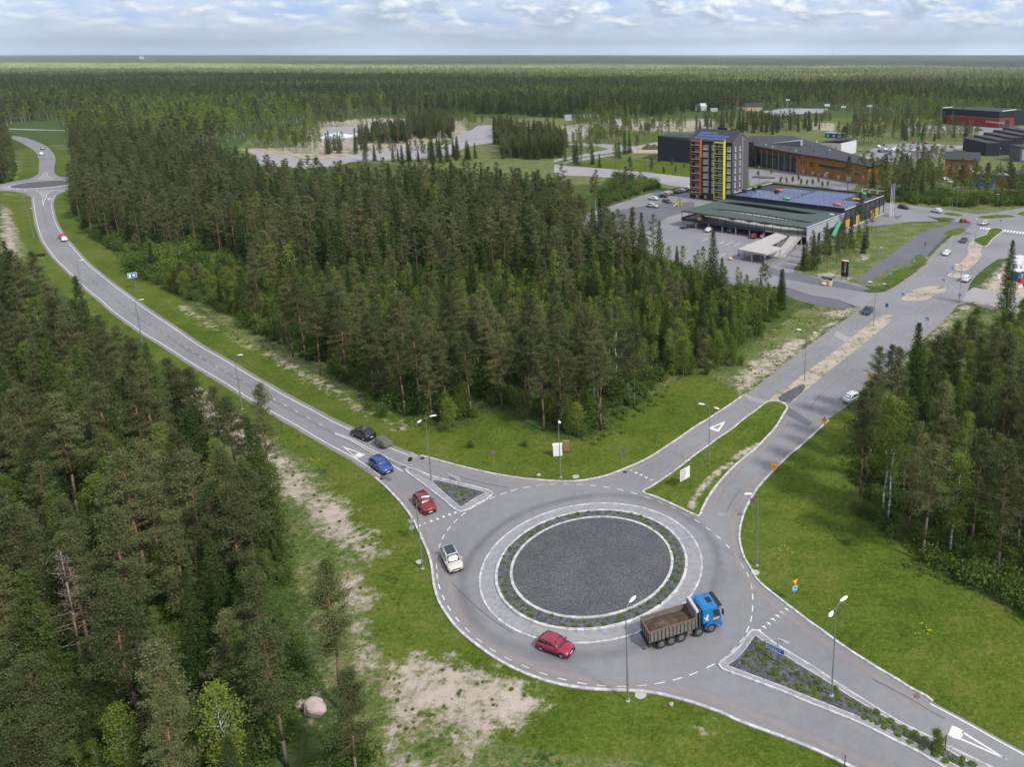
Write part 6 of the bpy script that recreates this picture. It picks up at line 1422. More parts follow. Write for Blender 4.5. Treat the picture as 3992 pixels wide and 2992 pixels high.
# ---- parking deck
DO = (-3.9, 269.2)
def deck():
    b = building('parking_deck', DO, UA, 'two-level parking deck with green roof slotted by two long openings', 'parking deck'); Lx, Ly, Hh = 48.6, 28.1, 5.75
    inv = Matrix.Rotation(-UA, 4, 'Z') @ Matrix.Translation((-DO[0], -DO[1], 0))
    def loc(pts, z): return [tuple((inv @ at(18, x, y, z)).xy) for x, y in pts]
    h1 = dedupe(smooth(loc([(350, 146), (520, 152), (760, 180), (1000, 212), (1250, 254), (1515, 298), (1350, 293), (1100, 262), (900, 232), (700, 200), (480, 160)], Hh), True, 2))
    h2 = dedupe(smooth(loc([(480, 70), (700, 78), (900, 98), (1150, 132), (1350, 165), (1570, 205), (1400, 203), (1150, 172), (900, 138), (700, 108)], Hh), True, 2))
    loops = [[Vector((x, y, 0)) for x, y in l] for l in ([(0, 0), (Lx, 0), (Lx, Ly), (0, Ly)], h1, h2)]; flat = [v for l in loops for v in l]; t = tessellate_polygon(loops); n = len(flat)
    vs = [(v.x, v.y, Hh) for v in flat] + [(v.x, v.y, Hh - .45) for v in flat]; fs = [tuple(f) for f in t] + [tuple(i + n for i in f[::-1]) for f in t]; b0 = 0
    for l in loops:
        k = len(l); fs += [(b0 + i, b0 + (i+1) % k, n + b0 + (i+1) % k, n + b0 + i) for i in range(k)]; b0 += k
    m = MB(); m.add(vs, fs); m.build('roof', 'deck_green', b)
    m = MB(); m.box(.05, Lx - .05, .2, Ly - .05, 2.55, 2.85); m.build('upper_floor', 'concrete', b)
    m = MB(); m.box(0, 33.5, -.12, .19, 2.3, 3.35); m.box(-.12, 0, .19, Ly, 2.3, 3.35); m.build('parapet', 'panel_dark', b)
    m = MB(); m.box(.3, Lx - .3, Ly - .5, Ly - .1, 0, 2.54); m.box(.3, Lx - .3, 13.5, 13.7, 0, 2.54); m.build('back_wall', 'steel_dark', b)
    m = MB(); m.box(.3, Lx - .3, Ly - .5, Ly - .1, 2.86, Hh - .46); m.build('rear_wall', 'panel_dark', b)
    for i in range(8):
        x = .6 + i * 5.4
        if x < 40: m = MB(); m.box(x - .18, x + .18, .25, .6, 0, 2.54); m.build('column', 'concrete', b)
    for i in range(17):
        m = MB(); x = .15 + i * 3.02; m.box(x - .06, x + .06, .02, .14, 3.351 if x < 33.6 else 2.86, Hh - .452); m.build('post', 'steel_dark', b)
    for y in (9.5, 18.5):
        for i in range(13): m = MB(); x = 5 + i * 3.2; m.box(x - .07, x + .07, y - .07, y + .07, 2.86, Hh - .452); m.build('post', 'steel_dark', b)
    for x in (9, 21.5, 33):
        m = MB(); m.cyl((x - 2.9, .08, 3.4), (x, .08, Hh - .5), .05); m.cyl((x + 2.9, .08, 3.4), (x, .08, Hh - .5), .05); m.build('brace', 'steel_dark', b)
    for i in range(5): m = MB(); x = 3.4 + i * 8.2; m.box(x, x + .25, 6, 6.25, 0, 2.54); m.build('inner_column', 'dark_red', b)
    # right side: pale panels, doorway, green tube
    m = MB(); m.box(Lx + .002, Lx + .2, 0, 8.0, 0.3, Hh - .3); m.box(Lx + .002, Lx + .2, 8.0, 13.5, 2.6, Hh - .3); m.box(Lx + .002, Lx + .2, 13.5, Ly - .6, 2.6, Hh - .3); m.build('side_wall', 'panel_grey', b)
    m = MB(); m.box(Lx + .21, Lx + .3, 9.4, 12.6, 0, 2.5); m.build('sliding_door', 'panel_grey', b)
    m = MB(); m.box(Lx - .1, Lx + .05, 12.8, Ly - .6, 0, 2.58); m.build('lower_side_wall', 'panel_dark', b)
    m = MB(); m.cyl((Lx + 2.2, 14.5, .3), (Lx + .8, 22.5, 3.6), .75, .75, 14); m.build('chute', 'tube_green', b)
    m = MB(); m.cyl((Lx, -.05, Hh + .05), (Lx, Ly, Hh + .05), .10); m.build('gutter', 'white_frame', b)
    m = MB(); m.box(Lx - 3.4, Lx - 1.8, Ly - 5, Ly - 4.2, Hh + .02, Hh + .3); m.build('roof_box', 'white_frame', b)
    return b
deck()
for i, (x, y, c, nm) in enumerate(((15.5, 10.6, (.06, .03, .035), 'dark'), (22.5, 10.8, DRED, 'dark red'), (27.2, 10.9, (.04, .04, .05), 'black'), (29.4, 10.9, WHT, 'white'), (33.4, 11.1, (.05, .05, .06), 'charcoal'), (35.6, 11.2, WHT, 'white'), (7.5, 1.9, (.3, .12, .08), 'rust-coloured'))):
    p = Matrix.Translation((DO[0], DO[1], 0)) @ Matrix.Rotation(UA, 4, 'Z') @ Vector((x, y, 0)); place_car('parked_car', 'suv', (p.x, p.y), (U.y * -1, U.x), c, nm + ' car on the upper floor seen through the roof slot, number %s along' % ['one', 'two', 'three', 'four', 'five', 'six', 'seven'][i], 'cars on the upper deck', z=2.852)
# ---- ramp and canopy in front of it
def canopy():
    b = tag(empty('canopy', (0, 0, 0)), 'flat concrete canopy on columns with yellow letters at the yard entrance', 'canopy'); poly = [(13.2, 223.8), (21.1, 217.6), (26.5, 224.8), (23.3, 228.5), (29.8, 241.2), (26.7, 245.4)]
    cx, cy_ = poly[0]; b.location = (cx, cy_, 0); P = [(x - cx, y - cy_) for x, y in poly]
    m = MB(); m.prism(P, 2.75, 3.2); m.build('roof', 'concrete', b)
    for x, y in ((.45, .1), (4.0, -2.7), (7.6, -5.4), (12.6, 1.0), (9.8, 4.2), (2.2, 2.6), (6.8, -.2), (13.0, 12.4), (15.3, 16.4), (11.6, 18.6)):
        m = MB(); m.box(x - .17, x + .17, y - .17, y + .17, 0, 2.748); m.build('column', 'concrete', b)
    d = Vector((21.1 - 13.2, 217.6 - 223.8, 0)).normalized(); ang = math.atan2(d.y, d.x)
    for t0, s in ((.9, 'ESEVENS'), (5.4, 'EEVENS')):
        o = text_obj('lettering', s, .52, 'sign_yellow', b, (d.x * t0 + d.y * .03, d.y * t0 - d.x * .03, 2.52), (R(90), 0, ang))
    for (x, y, mt, z0, z1) in ((.45, .1, 'sign_blue', .9, 1.8), (.45, .1, 'vent_orange', 2.0, 2.3), (4.0, -2.7, 'vent_orange', 2.0, 2.4), (7.6, -5.4, 'white_frame', 2.2, 3.0), (7.6, -5.4, 'sign_blue', 1.55, 2.1), (7.6, -5.4, 'vent_orange', .9, 1.5)):
        m = MB(); q_ = Vector((x, y, 0)) + Vector((d.y, -d.x, 0)) * .2; m.box(-.28, .28, -.03, .03, z0, z1); o = m.build('notice', mt, b, loc=(q_.x, q_.y, 0), rot=(0, 0, ang))
    # ramp up to the deck
    r = tag(empty('ramp', (24.2, 226.2, 0)), 'pale concrete car ramp with railings climbing into the parking deck', 'ramp'); a0, a1, c0, c1 = Vector((0, 1.4, .03)), Vector((2.7, -.5, .03)), Vector((8.2, 21.2, 2.84)), Vector((11.3, 18.4, 2.84))
    m = MB(); dn = Vector((0, 0, -.28)); m.add([a0, a1, c1, c0, a0 + dn, a1 + dn, c1 + dn, c0 + dn], [(0,1,2,3), (4,7,6,5), (0,4,5,1), (1,5,6,2), (2,6,7,3), (3,7,4,0)]); m.build('slab', 'concrete', r)
    for p, q2 in ((a0, c0), (a1, c1)):
        m = MB()
        for h in (.45, 1.0): m.cyl(p + Vector((0, 0, h)), q2 + Vector((0, 0, h)), .045)
        for k in range(9): z = p.lerp(q2, k / 8); m.cyl(z, z + Vector((0, 0, 1.0)), .04)
        m.build('railing', 'steel_grey', r)
        for k in (3, 5, 7):
            z = p.lerp(q2, k / 8); m = MB(); m.cyl((z.x, z.y, 0), (z.x, z.y, z.z - .28), .16, .16, 8); m.build('column', 'concrete', r)
def text_obj(name, s, size, mat, par, loc, rot, ext=.012, align='LEFT'):
    cu = bpy.data.curves.new('t', 'FONT'); cu.body = s; cu.size = size; cu.extrude = ext; cu.align_x = align; cu.resolution_u = 2
    to = bpy.data.objects.new('t', cu); COL.objects.link(to); dg = bpy.context.evaluated_depsgraph_get(); me = bpy.data.meshes.new_from_object(to.evaluated_get(dg)); bpy.data.objects.remove(to); me.name = name
    me.materials.clear(); me.materials.append(MATS[mat]); o = link(name, me, par, loc, rot); return o
simple('sign_blue', (0.012, 0.15, 0.55), .5, var=.05)
canopy()
# ---- market hall
def market():
    b = building('market_hall', DO, UA, 'long market hall with solar panels and coloured vents on its dark roof', 'market hall'); Lx, y0, y1, H = 48.6, 28.12, 63.5, 6.55
    m = MB(); m.box(0, Lx, y0, y1, 0, H); m.build('wall', 'panel_dark', b); m = MB(); m.box(.25, Lx - .25, y0 + .25, y1 - .25, H + .002, H + .06); rf = m.build('roof', 'roof_felt', b)
    m = MB(); m.box(0, Lx, y0, y0 + .25, H + .002, H + .95); m.box(0, Lx, y1 - .25, y1, H + .002, H + .6); m.box(0, .25, y0 + .25, y1 - .25, H + .002, H + .6); m.box(Lx - .25, Lx, y0 + .25, y1 - .25, H + .002, H + .3); m.build('parapet', 'black_cladding', b)
    m = MB(); m.box(Lx - .28, Lx + .06, y0, y1, H + .301, H + .38); m.box(-.06, .28, y0 + 6, y1, H + .601, H + .68); m.build('coping', 'white_frame', b)
    for (xa, xb, ya, yb) in ((1.5, 21.5, 31, 46.5), (9.5, 21.5, 48, 56), (23.2, 46.5, 31, 44.5), (23.2, 38, 46, 58), (33, 47, 29.6, 30.6)):
        m = MB(); y = ya; r_ = 0
        while y < yb:
            x = xa + (r_ % 2) * .55
            while x < xb: m.add([(x, y, H + .12), (x + 1.55, y, H + .12), (x + 1.55, y + .9, H + .36), (x, y + .9, H + .36)], [(0, 1, 2, 3)]); m.box(x + .02, x + 1.53, y + .91, y + 1.05, H + .1, H + .34, 1); x += 1.74
            y += 1.45; r_ += 1
        m.build('solar_array', ['solar_cells', 'white_frame'], rf)
    for x, y, mt, nm in ((9.5, 49.5, 'vent_orange', 'orange'), (39.5, 60.5, 'vent_green', 'green'), (21, 34.5, 'vent_green', 'pale green'), (41.2, 34.5, 'vent_orange', 'orange'), (42.5, 48, 'vent_yellow', 'yellow')):
        m = MB(); m.cyl((x, y, H + .75), (x + 2.9, y, H + .75), .42, .42, 14); m.cyl((x + .4, y, H), (x + .4, y, H + .6), .15); m.cyl((x + 2.5, y, H), (x + 2.5, y, H + .6), .15); o = m.build('roof_vent', mt, rf, smooth_=True); tag(o, nm + ' cylindrical roof vent')
    for x, y in ((1.2, 38), (2.0, 44), (-.0 + 1, 50), (44, 58), (12, 44.0)):
        m = MB(); m.box(x, x + 1.4, y, y + 1.4, H, H + 1.5); m.build('roof_unit', 'steel_dark', rf)
    for i in range(8):
        y = y0 + 1 + i * 4.3; m = MB(); m.box(Lx + .002, Lx + .08, y, y + 3.8, 3.4, H - .2); m.build('wall_panel', 'panel_dark' if i % 2 else 'panel_grey', b).data.materials[0] = MATS['roof_felt']
        m = MB(); m.box(Lx + .002, Lx + .1, y, y + 3.6, .5, 3.2); m.build('wall_panel', 'panel_orange' if i in (0, 2, 5, 6) else ('window_glass' if i == 7 else 'panel_dark'), b)
        m = MB(); m.box(Lx + .002, Lx + .25, y + 3.82, y + 4.1, 0, H - .1); m.build('pilaster', 'steel_dark', b)
    m = MB(); m.box(Lx + .002, Lx + .5, y0, y1, 0, .35); m.build('plinth', 'concrete', b)
    for k in range(3): x = Lx - 9 + k * 3.1; m = MB(); m.tube([(x, y1 - .6, H + .6), (x, y1 + .4, H + 1.9), (x + 2.2, y1 + .4, H + 1.9)], .07, 6); m.build('sign_frame', 'white_frame', b)
market()
# ---- school with rust soffit, black curved hall, white wing
def school():
    b = tag(empty('school', (32.3, 421.2, 0)), 'sweeping timber-clad school with rust soffit and tall glazed front', 'school'); ox, oy = 32.3, 421.2
    P = [(0, 0), (20.2, -28.7), (35.4, -44.2), (48.4, -64.5), (58, -52), (43.5, 2), (44.2, 2.8), (29.5, 63.4), (1.6, 52.8)]
    hz_ = lambda x, y: 11.4 - .045 * max(0, x)
    m = MB(); m.prism(P, lambda x, y: hz_(x, y) - .5, hz_); m.build('roof', 'roof_felt', b)
    Q = [(2.8, 1.6), (21.8, -25.6), (36.4, -42.4), (48.3, -62.2), (56.8, -51.5), (42.5, 2), (43.2, 2.6), (28.7, 61.5), (2.6, 51.8)]
    m = MB(); m.prism(Q, 0, lambda x, y: hz_(x, y) - .52); m.build('wall', 'timber_orange', b)
    # soffit and glazed front along the first run
    a, c = Vector((2.8, 1.6, 0)), Vector((21.8, -25.6, 0)); d = (c - a).normalized(); nrm = Vector((d.y, -d.x, 0)); nrm = nrm if nrm.y < 0 else -nrm
    def strip(nm, s0, s1, z0, z1, off, mat, par=None):
        p, q_ = a + d * s0 + nrm * off, a + d * s1 + nrm * off; r_ = -nrm * .1; m = MB(); m.add([(*p.xy, z0), (*q_.xy, z0), (*q_.xy, z1), (*p.xy, z1), (*(p + r_).xy, z0), (*(q_ + r_).xy, z0), (*(q_ + r_).xy, z1), (*(p + r_).xy, z1)], [(0,1,2,3), (7,6,5,4), (0,4,5,1), (3,2,6,7), (0,3,7,4), (1,5,6,2)]); return m.build(nm, mat, par or b)
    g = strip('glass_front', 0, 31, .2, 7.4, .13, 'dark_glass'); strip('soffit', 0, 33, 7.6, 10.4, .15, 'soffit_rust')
    for k in range(11): strip('mullion', k * 3.1, k * 3.1 + .15, .2, 7.6, .30, 'steel_dark', g)
    for k in range(9):
        p = a + d * (1 + k * 4.6) + nrm * 2.2; m = MB(); m.cyl((p.x, p.y, 0), (p.x, p.y, 10.0 - k*.1), .14, .14, 8); m.build('column', 'steel_grey', b)
    a2, c2 = Vector((21.8, -25.6, 0)), Vector((48.3, -62.2, 0)); a = a2; d = (c2 - a2).normalized(); nrm = Vector((d.y, -d.x, 0)); nrm = nrm if nrm.y < 0 else -nrm
    for s0, s1, z0, z1 in ((1.5, 3.2, 5, 7), (8, 10, 4.5, 7), (14, 32, 5.2, 6.6), (3, 4.4, .8, 2.4), (9.5, 11, .8, 2.6), (14, 15, 1, 2.2), (18, 20, .6, 2.6), (27, 28.5, 1, 2.6), (33, 36, .6, 2.8), (38, 40, 3.6, 5.2)):
        strip('window', s0, s1, z0, z1, .9, 'window_glass' if z1 < 3 else 'dark_glass')
    # rooflight wedge
    m = MB(); m.add([(9, 12, 11), (26, 5, 10.4), (28, 12, 10.3), (27.5, 12, 13.2), (26, 6, 13.2)], [(0,1,4), (0,4,3), (0,3,2), (1,2,3,4), (0,2,1)]); m.build('rooflight', 'dark_glass', b)
    m = MB(); m.add([(26.1, 5, 10.5), (28.1, 12, 10.4), (28.1, 12, 13.3), (26.1, 6, 13.3), (26.3, 5, 10.5), (28.3, 12, 10.4), (28.3, 12, 13.3), (26.3, 6, 13.3)], [(0,1,2,3), (7,6,5,4), (0,3,7,4), (1,5,6,2), (3,2,6,7), (0,4,5,1)]); m.build('rooflight_end', 'panel_grey', b)
    for i in range(14): x, y = random.uniform(6, 40), random.uniform(-30, 40); m = MB(); m.cyl((x, y, hz_(x, y) - .1), (x, y, hz_(x, y) + .5), .35, .3, 8); m.build('roof_vent', 'white_frame' if i % 3 == 0 else 'steel_dark', b)
    w = building('school_wing', at(4, 0, 700)[:2], UA, 'white-walled school wing with grey pitched roof', 'building'); m = MB(); m.box(0, 13, 0, 22, 0, 7.5); m.build('wall', 'container_white', w); m = MB(); m.add([(-.3, -.3, 7.4), (13.3, -.3, 9), (13.3, 22.3, 9), (-.3, 22.3, 7.4), (-.3, -.3, 7.7), (13.3, -.3, 9.3), (13.3, 22.3, 9.3), (-.3, 22.3, 7.7)], [(4,5,6,7), (0,3,2,1), (0,1,5,4), (1,2,6,5), (2,3,7,6), (3,0,4,7)]); m.build('roof', 'roof_felt', w)
    wm = wmesh(1.1, 2.6)
    for k in range(3): put_window(w, wm, 2 + k * 3.6, 0, 3.5)
    c = tag(empty('curved_hall', (-19.7, 444.5, 0)), 'black windowless hall with dipping curved roofline left of the tower', 'hall')
    P = [(0, 0), (9, -4.8), (18, -9.1), (30, -14), (52, -24), (54, 0), (30, 30), (6, 22)]; m = MB(); top = lambda x, y: 14.2 - 1.9 * math.sin(min(1, max(0, x) / 24) * math.pi * .5) + .5 * max(0, (x - 24) / 20) - .0
    PP = dedupe(smooth(P[:5], False, 3)) + P[5:]; m.prism(PP, 0, top); m.build('wall', 'black_cladding', c)
    m = MB(); PPi = [(x * .985 + .4, y * .985 + .25) for x, y in PP]; m.prism(PPi, lambda x, y: top(x, y) + .004, lambda x, y: top(x, y) + .07); m.build('roof', 'roof_felt', c)
school()
def boxhouse(name, org, ang, sx, sy, h, wall, roof, label, gable=1.2, wins=3, cat='house'):
    b = building(name, org, ang, label, cat); m = MB(); m.box(0, sx, 0, sy, 0, h); m.build('wall', wall, b)
    if gable:
        m = MB(); e = .4; m.add([(-e, -e, h), (sx + e, -e, h), (sx + e, sy + e, h), (-e, sy + e, h), (-e, sy/2, h + gable * 2), (sx + e, sy/2, h + gable * 2)], [(0,1,5,4), (3,4,5,2), (0,4,3), (1,2,5), (0,3,2,1)]); rf = m.build('roof', roof, b); m = MB(); m.box(sx*.6, sx*.6 + .7, sy/2 - .9, sy/2 - .2, h + gable, h + gable * 2 + .9); m.build('chimney', 'brick_grey', rf)
    else: m = MB(); m.box(-.3, sx + .3, -.3, sy + .3, h + .002, h + .35); m.build('roof', roof, b)
    wm = wmesh(1.3, 1.4)
    for k in range(wins): put_window(b, wm, sx * (k + .5) / wins - .6, 0, 1.1)
    m = MB(); m.box(-.06, -.002, sy * .4, sy * .4 + 1, 0, 2.1); m.build('door', 'brick_dark', b); return b
boxhouse('house', at(3, 622, 92)[:2], 0, 12, 9, 4.6, 'container_white', 'container_white', 'white gabled house at the edge of the forest behind the tower', 1.6)
boxhouse('house', at(3, 1195, 98)[:2], 0, 18, 10, 4.4, 'house_beige', 'roof_felt', 'cream house with grey gable roof at the forest edge', 1.9, 4)
boxhouse('house', at(3, 1105, 80)[:2], 0, 9, 8, 3.2, 'container_white', 'dark_red', 'low white house with red roof beside the cream house', .9, 2)
boxhouse('shed', at(3, 800, 102)[:2], 0, 7, 5, 2.8, 'container_white', 'container_white', 'small white shed between the white house and the trees', 0, 1)
boxhouse('shed', at(3, 2110, 400)[:2], UA, 14, 6, 3.2, 'container_blue', 'panel_grey', 'pale blue shed at the edge of the pine clump', 0, 3, 'shed')
for x, y, s, lb in ((265, 140, 7, 'white building glimpsed above the far forest, left one'), (640, 30, 30, 'long low pale works building in the far forest')):
    pass
# red and black sports hall
def hall():
    f0, f1, r1 = at(21, 90, 440), at(21, 1590, 560), at(21, 1990, 505); d = (f1 - f0); Lf = d.length; d.normalize(); b = building('sports_hall', f0[:2], math.atan2(d.y, d.x), 'red and black sports hall with white lettering on the red wall', 'sports hall')
    m = MB(); m.box(Lf * .14, Lf, 0, 22, 0, 7.2); m.build('lower_wall', 'red_cladding', b); m = MB(); m.box(Lf*.14 + .2, Lf - .2, .2, 21.8, 7.202, 7.4); m.build('lower_roof', 'roof_felt', b)
    m = MB(); m.box(0, Lf * .93, 6, 48, 0 , 12.6); m.build('upper_wall', 'black_cladding', b); m = MB(); m.box(.3, Lf*.93 - .3, 6.3, 47.7, 12.602, 12.75); m.build('roof', 'roof_felt', b)
    m = MB(); m.cyl((0, 6, 12.9), (0, 20, 13.2), .3); m.cyl((Lf*.93, 10, 12.9), (Lf*.93, 30, 13.6), .3); m.build('coping', 'white_frame', b)
    m = MB(); m.box(Lf + .02, Lf + .2, 1.5, 6, 0, 5.2); m.box(Lf + .02, Lf + .2, 9, 15, 0, 6); m.build('window', 'dark_glass', b)
    text_obj('lettering', 'Monitoimitalo', 2.6, 'white_frame', b, (Lf * .835, -.06, 3.6), (R(90), 0, 0), .05); m = MB(); m.box(Lf * .795, Lf * .822, -.12, -.01, 3.5, 5.3); m.build('logo_square', 'panel_orange', b)
hall()
# timber building, blue shop, dark saw-tooth row, brick block at the right edge
def rightside():
    o = at(22, 60, 630); b = building('timber_building', o[:2], UA * .55, 'orange timber building with dark stepped monopitch roof', 'building'); 
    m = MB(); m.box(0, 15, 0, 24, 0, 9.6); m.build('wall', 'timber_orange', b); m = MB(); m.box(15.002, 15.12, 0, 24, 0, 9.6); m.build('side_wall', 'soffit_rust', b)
    for k in range(4):
        m = MB(); y = -1 + k * 6.4; m.add([(-1, y, 9.6), (16, y, 9.6), (16, y + 6.3, 10.5), (-1, y + 6.3, 10.5), (-1, y, 9.85), (16, y, 9.85), (16, y + 6.3, 10.75), (-1, y + 6.3, 10.75)], [(4,5,6,7), (0,3,2,1), (0,1,5,4), (1,2,6,5), (2,3,7,6), (3,0,4,7)]); m.build('roof', 'roof_felt', b)
    wm = wmesh(1.5, 1.5)
    for k in range(3): put_window(b, wm, 2 + k * 4.4, 0, 5.6)
    o = at(22, 430, 725); b = building('shop', o[:2], UA * .4, 'low shop with bright blue front and grey flat roof', 'shop'); m = MB(); m.box(0, 9.5, 0, 9, 0, 5.6); m.build('wall', 'shop_blue', b); m = MB(); m.box(-.4, 22, -.4, 9.4, 5.602, 6.1); m.build('roof', 'panel_grey', b); m = MB(); m.box(9.6, 21.6, .1, 8.8, 0, 5.6); m.build('rear_wall', 'timber_orange', b); m = MB(); m.box(8.4, 9.2, -.08, -.002, .2, 3.4); m.box(4, 7.5, -.08, -.002, 2.6, 5.0); m.build('window', 'window_glass', b)
    o = at(22, 575, 345); b = building('row_building', o[:2], .12, 'dark-roofed row building with stepped roofline and coloured gable fins', 'building')
    for k in range(5):
        m = MB(); x = k * 9; m.box(x, x + 8.98, k * 4, 30 + k * 5, 0, 7.6 + k * 1.1); m.build('wall', 'black_cladding', b); m = MB(); m.box(x + .1, x + 8.9, k*4 + .1, 29.9 + k*5, 7.602 + k*1.1, 7.8 + k*1.1); m.build('roof', 'roof_felt', b)
    for k, mt in enumerate(('red_cladding', 'panel_orange', 'red_cladding', 'red_cladding')):
        m = MB(); x = 20 + k * 5.2; m.add([(x, -3 - k, 0), (x + 2.6, -3 - k, 0), (x + 2.2, -3 - k, 6.8 + k), (x + 1.3, -3 - k, 9.0 + k), (x, -2.6 - k, 0), (x + 2.6, -2.6 - k, 0), (x + 2.2, -2.6 - k, 6.8 + k), (x + 1.3, -2.6 - k, 9.0 + k)], [(0,1,2,3), (7,6,5,4), (0,4,5,1), (1,5,6,2), (2,6,7,3), (3,7,4,0)]); m.build('gable_fin', mt, b)
    o = at(22, 955, 760); b = building('brick_block', o[:2], .1, 'low flat-roofed block with dark strip windows at the right edge', 'building'); m = MB(); m.box(0, 26, 0, 12, 0, 6.4); m.build('wall', 'brick_grey', b); m = MB(); m.box(-.5, 26.5, -.8, 12.5, 6.402, 6.9); m.build('roof', 'roof_felt', b)
    m = MB(); m.box(.8, 12, -.08, -.002, .5, 2.7); m.box(.8, 12, -.08, -.002, 3.6, 5.8); m.build('window', 'dark_glass', b)
    o = at(22, 995, 420); b = building('brick_house', o[:2], .1, 'pinkish brick gabled house cut by the right edge', 'house'); m = MB(); m.box(0, 16, 0, 12, 0, 8.2); m.build('wall', 'house_beige', b).data.materials[0] = MATS['brick_grey']; m = MB(); m.box(1.2, 4.5, -.08, -.002, 1, 7); m.build('window', 'window_glass', b); m = MB(); m.box(-.3, 16.3, -.3, 12.3, 8.202, 8.6); m.build('roof', 'roof_felt', b)
rightside()
# black box kiosk and heaps on the plots
b = building('kiosk', at(19, 1298, 478)[:2], 0, 'small dark box on the sandy building plots', 'kiosk'); m = MB(); m.box(0, 4.4, 0, 4, 0, 5.2); m.build('wall', 'panel_dark', b); m = MB(); m.box(-.2, 4.6, -.2, 4.2, 5.202, 5.5); m.build('roof', 'roof_felt', b)
def heap(name, r, x, y, rad, h, mat, label, cat, seed=1):
    p = at(r, x, y); q = np.random.default_rng(seed); vs = [(0, 0, h)]; fs = []; n, mm = 20, 6
    for j in range(1, mm + 1):
        for i in range(n): t = 6.283*i/n; rr = rad*j/mm*(1 + q.uniform(-.12, .12)); vs.append((rr*math.cos(t), rr*math.sin(t), max(-.1, h*(1 - (j/mm)**1.1) + q.uniform(-.06, .06)*h*(j < mm))))
    for i in range(n): fs.append((0, 1+i, 1+(i+1) % n))
    for j in range(mm-1):
        for i in range(n): a_ = 1+j*n+i; b_ = 1+j*n+(i+1) % n; fs.append((a_, a_+n, b_+n, b_))
    o = link(name, mkmesh(name, vs, fs, mat, smooth_=True), None, (p.x, p.y, 0)); return tag(o, label, cat)
heap('soil_heap', 19, 1350, 740, 4.6, 3.4, 'soil_load', 'left of the two brown soil heaps by the black hall', 'soil heap', 3); heap('soil_heap', 19, 1440, 740, 4.4, 3.2, 'soil_load', 'right of the two brown soil heaps by the black hall', 'soil heap', 4)
heap('gravel_heap', 2, 700, 405, 12, 3.0, 'white_cover', 'white stockpile on the building plots between the birches', 'stockpile', 5); heap('gravel_heap', 2, 640, 408, 7, 2.2, 'white_cover', 'low white stockpile left of the larger one', 'stockpile', 6)
heap('soil_heap', 2, 860, 392, 6, 2.0, 'white_cover', 'small pale heap right of the white stockpile', 'stockpile', 7)
heap('soil_heap', 12, 905, 565, 1.9, 1.1, 'soil_black', 'upturned black root plate lying in the clearing, left one', 'root plate', 8) if 'soil_black' in MATS else None
# the building site at the right edge
site = [('container_blue', 'container', 3.2, 2.5, 2.6, 20, 1975, 905, 'blue site container behind the solitary spruce'), ('container_white', 'container', 3.0, 2.4, 2.5, 20, 1960, 760, 'white site container above the blue one'), ('container_white', 'container', 4.2, 2.4, 2.4, 20, 2010, 690, 'pale cabin at the back of the building site'),
        ('container_white', 'container', 3.4, 2.2, 2.3, 20, 2000, 625, 'white site cabin with slanting roof at the right edge'), ('machine_red', 'machine', 2.4, 1.8, 1.9, 20, 2030, 1010, 'red compact digger on the building site'), ('container_white', 'crate', 1.6, 1.2, 1.1, 20, 1990, 1060, 'pale crate in front of the red digger'),
        ('container_white', 'sign_board', 1.1, .3, 1.6, 20, 1620, 920, 'white notice board by the site fence')]
for mt, nm, sx, sy, h, r_, x, y, lb in site:
    p = at(r_, x, y); e = building({'container': 'site_container', 'machine': 'mini_digger', 'crate': 'crate', 'sign_board': 'notice_board'}[nm], p[:2], .5, lb, {'container': 'container', 'machine': 'digger', 'crate': 'crate', 'sign_board': 'notice board'}[nm])
    if nm == 'machine':
        m = MB(); m.box(-.8, .8, -.8, -.5, 0, .5); m.box(-.8, .8, .5, .8, 0, .5); m.build('track', 'black_plastic', e); m = MB(); m.box(-.7, .7, -.6, .6, .5, 1.2); m.box(-.6, .1, -.4, .4, 1.2, 2.1); m.build('body', mt, e); m = MB(); m.tube([(.7, 0, 1), (1.6, 0, 2.1), (2.3, 0, 1.2), (2.2, 0, .5)], .12, 6); m.build('arm', mt, e)
    else:
        m = MB(); m.box(-sx/2, sx/2, -sy/2, sy/2, .1 if sy > .5 else .5, h); m.build('body' if nm != 'sign_board' else 'panel', mt, e)
        if nm == 'container': m = MB(); m.box(-sx/2 - .05, sx/2 + .05, -sy/2 - .05, sy/2 + .05, h + .002, h + .12); m.build('roof', 'container_white', e); m = MB(); m.box(-.5, .4, -sy/2 - .05, -sy/2 - .002, .2, 2.0); m.build('door', 'steel_grey', e)
        elif nm == 'sign_board':
            m = MB(); m.cyl((-.45, 0, 0), (-.45, 0, .5), .05); m.cyl((.45, 0, 0), (.45, 0, .5), .05); m.build('legs', 'steel_grey', e)
        else: m = MB(); m.box(-sx/2 - .04, sx/2 + .04, -sy/2 - .04, sy/2 + .04, h + .002, h + .08); m.build('lid', 'steel_grey', e)
# ================================================================ STREET LAMPS
simple('galvanised', (0.26, 0.29, 0.29), 0.5, 0.5, .15); simple('lamp_white', (0.86, 0.88, 0.90), 0.35, var=.03)
def lamp_head(r=.19, l=.95):
    m = MB(); n = 10; V = []; F = []; st = [(0, .3, .5), (.15, .75, .9), (.45, 1, 1), (.75, .95, .9), (.93, .6, .6), (1, .2, .3)]
    for t, w, h in st:
        for i in range(n): a = 6.283*i/n; V.append((t*l, math.cos(a)*r*w, math.sin(a)*r*.42*h))
    for k in range(len(st)-1):
        for i in range(n): F.append((k*n+i, k*n+(i+1) % n, (k+1)*n+(i+1) % n, (k+1)*n+i))
    F += [tuple(range(n)), tuple(range((len(st)-1)*n, len(st)*n))[::-1]]; m.add(V, F); return m
_lh = lamp_head(); LH = mkmesh('lamp_head', _lh.v, _lh.f, 'lamp_white', smooth_=True)
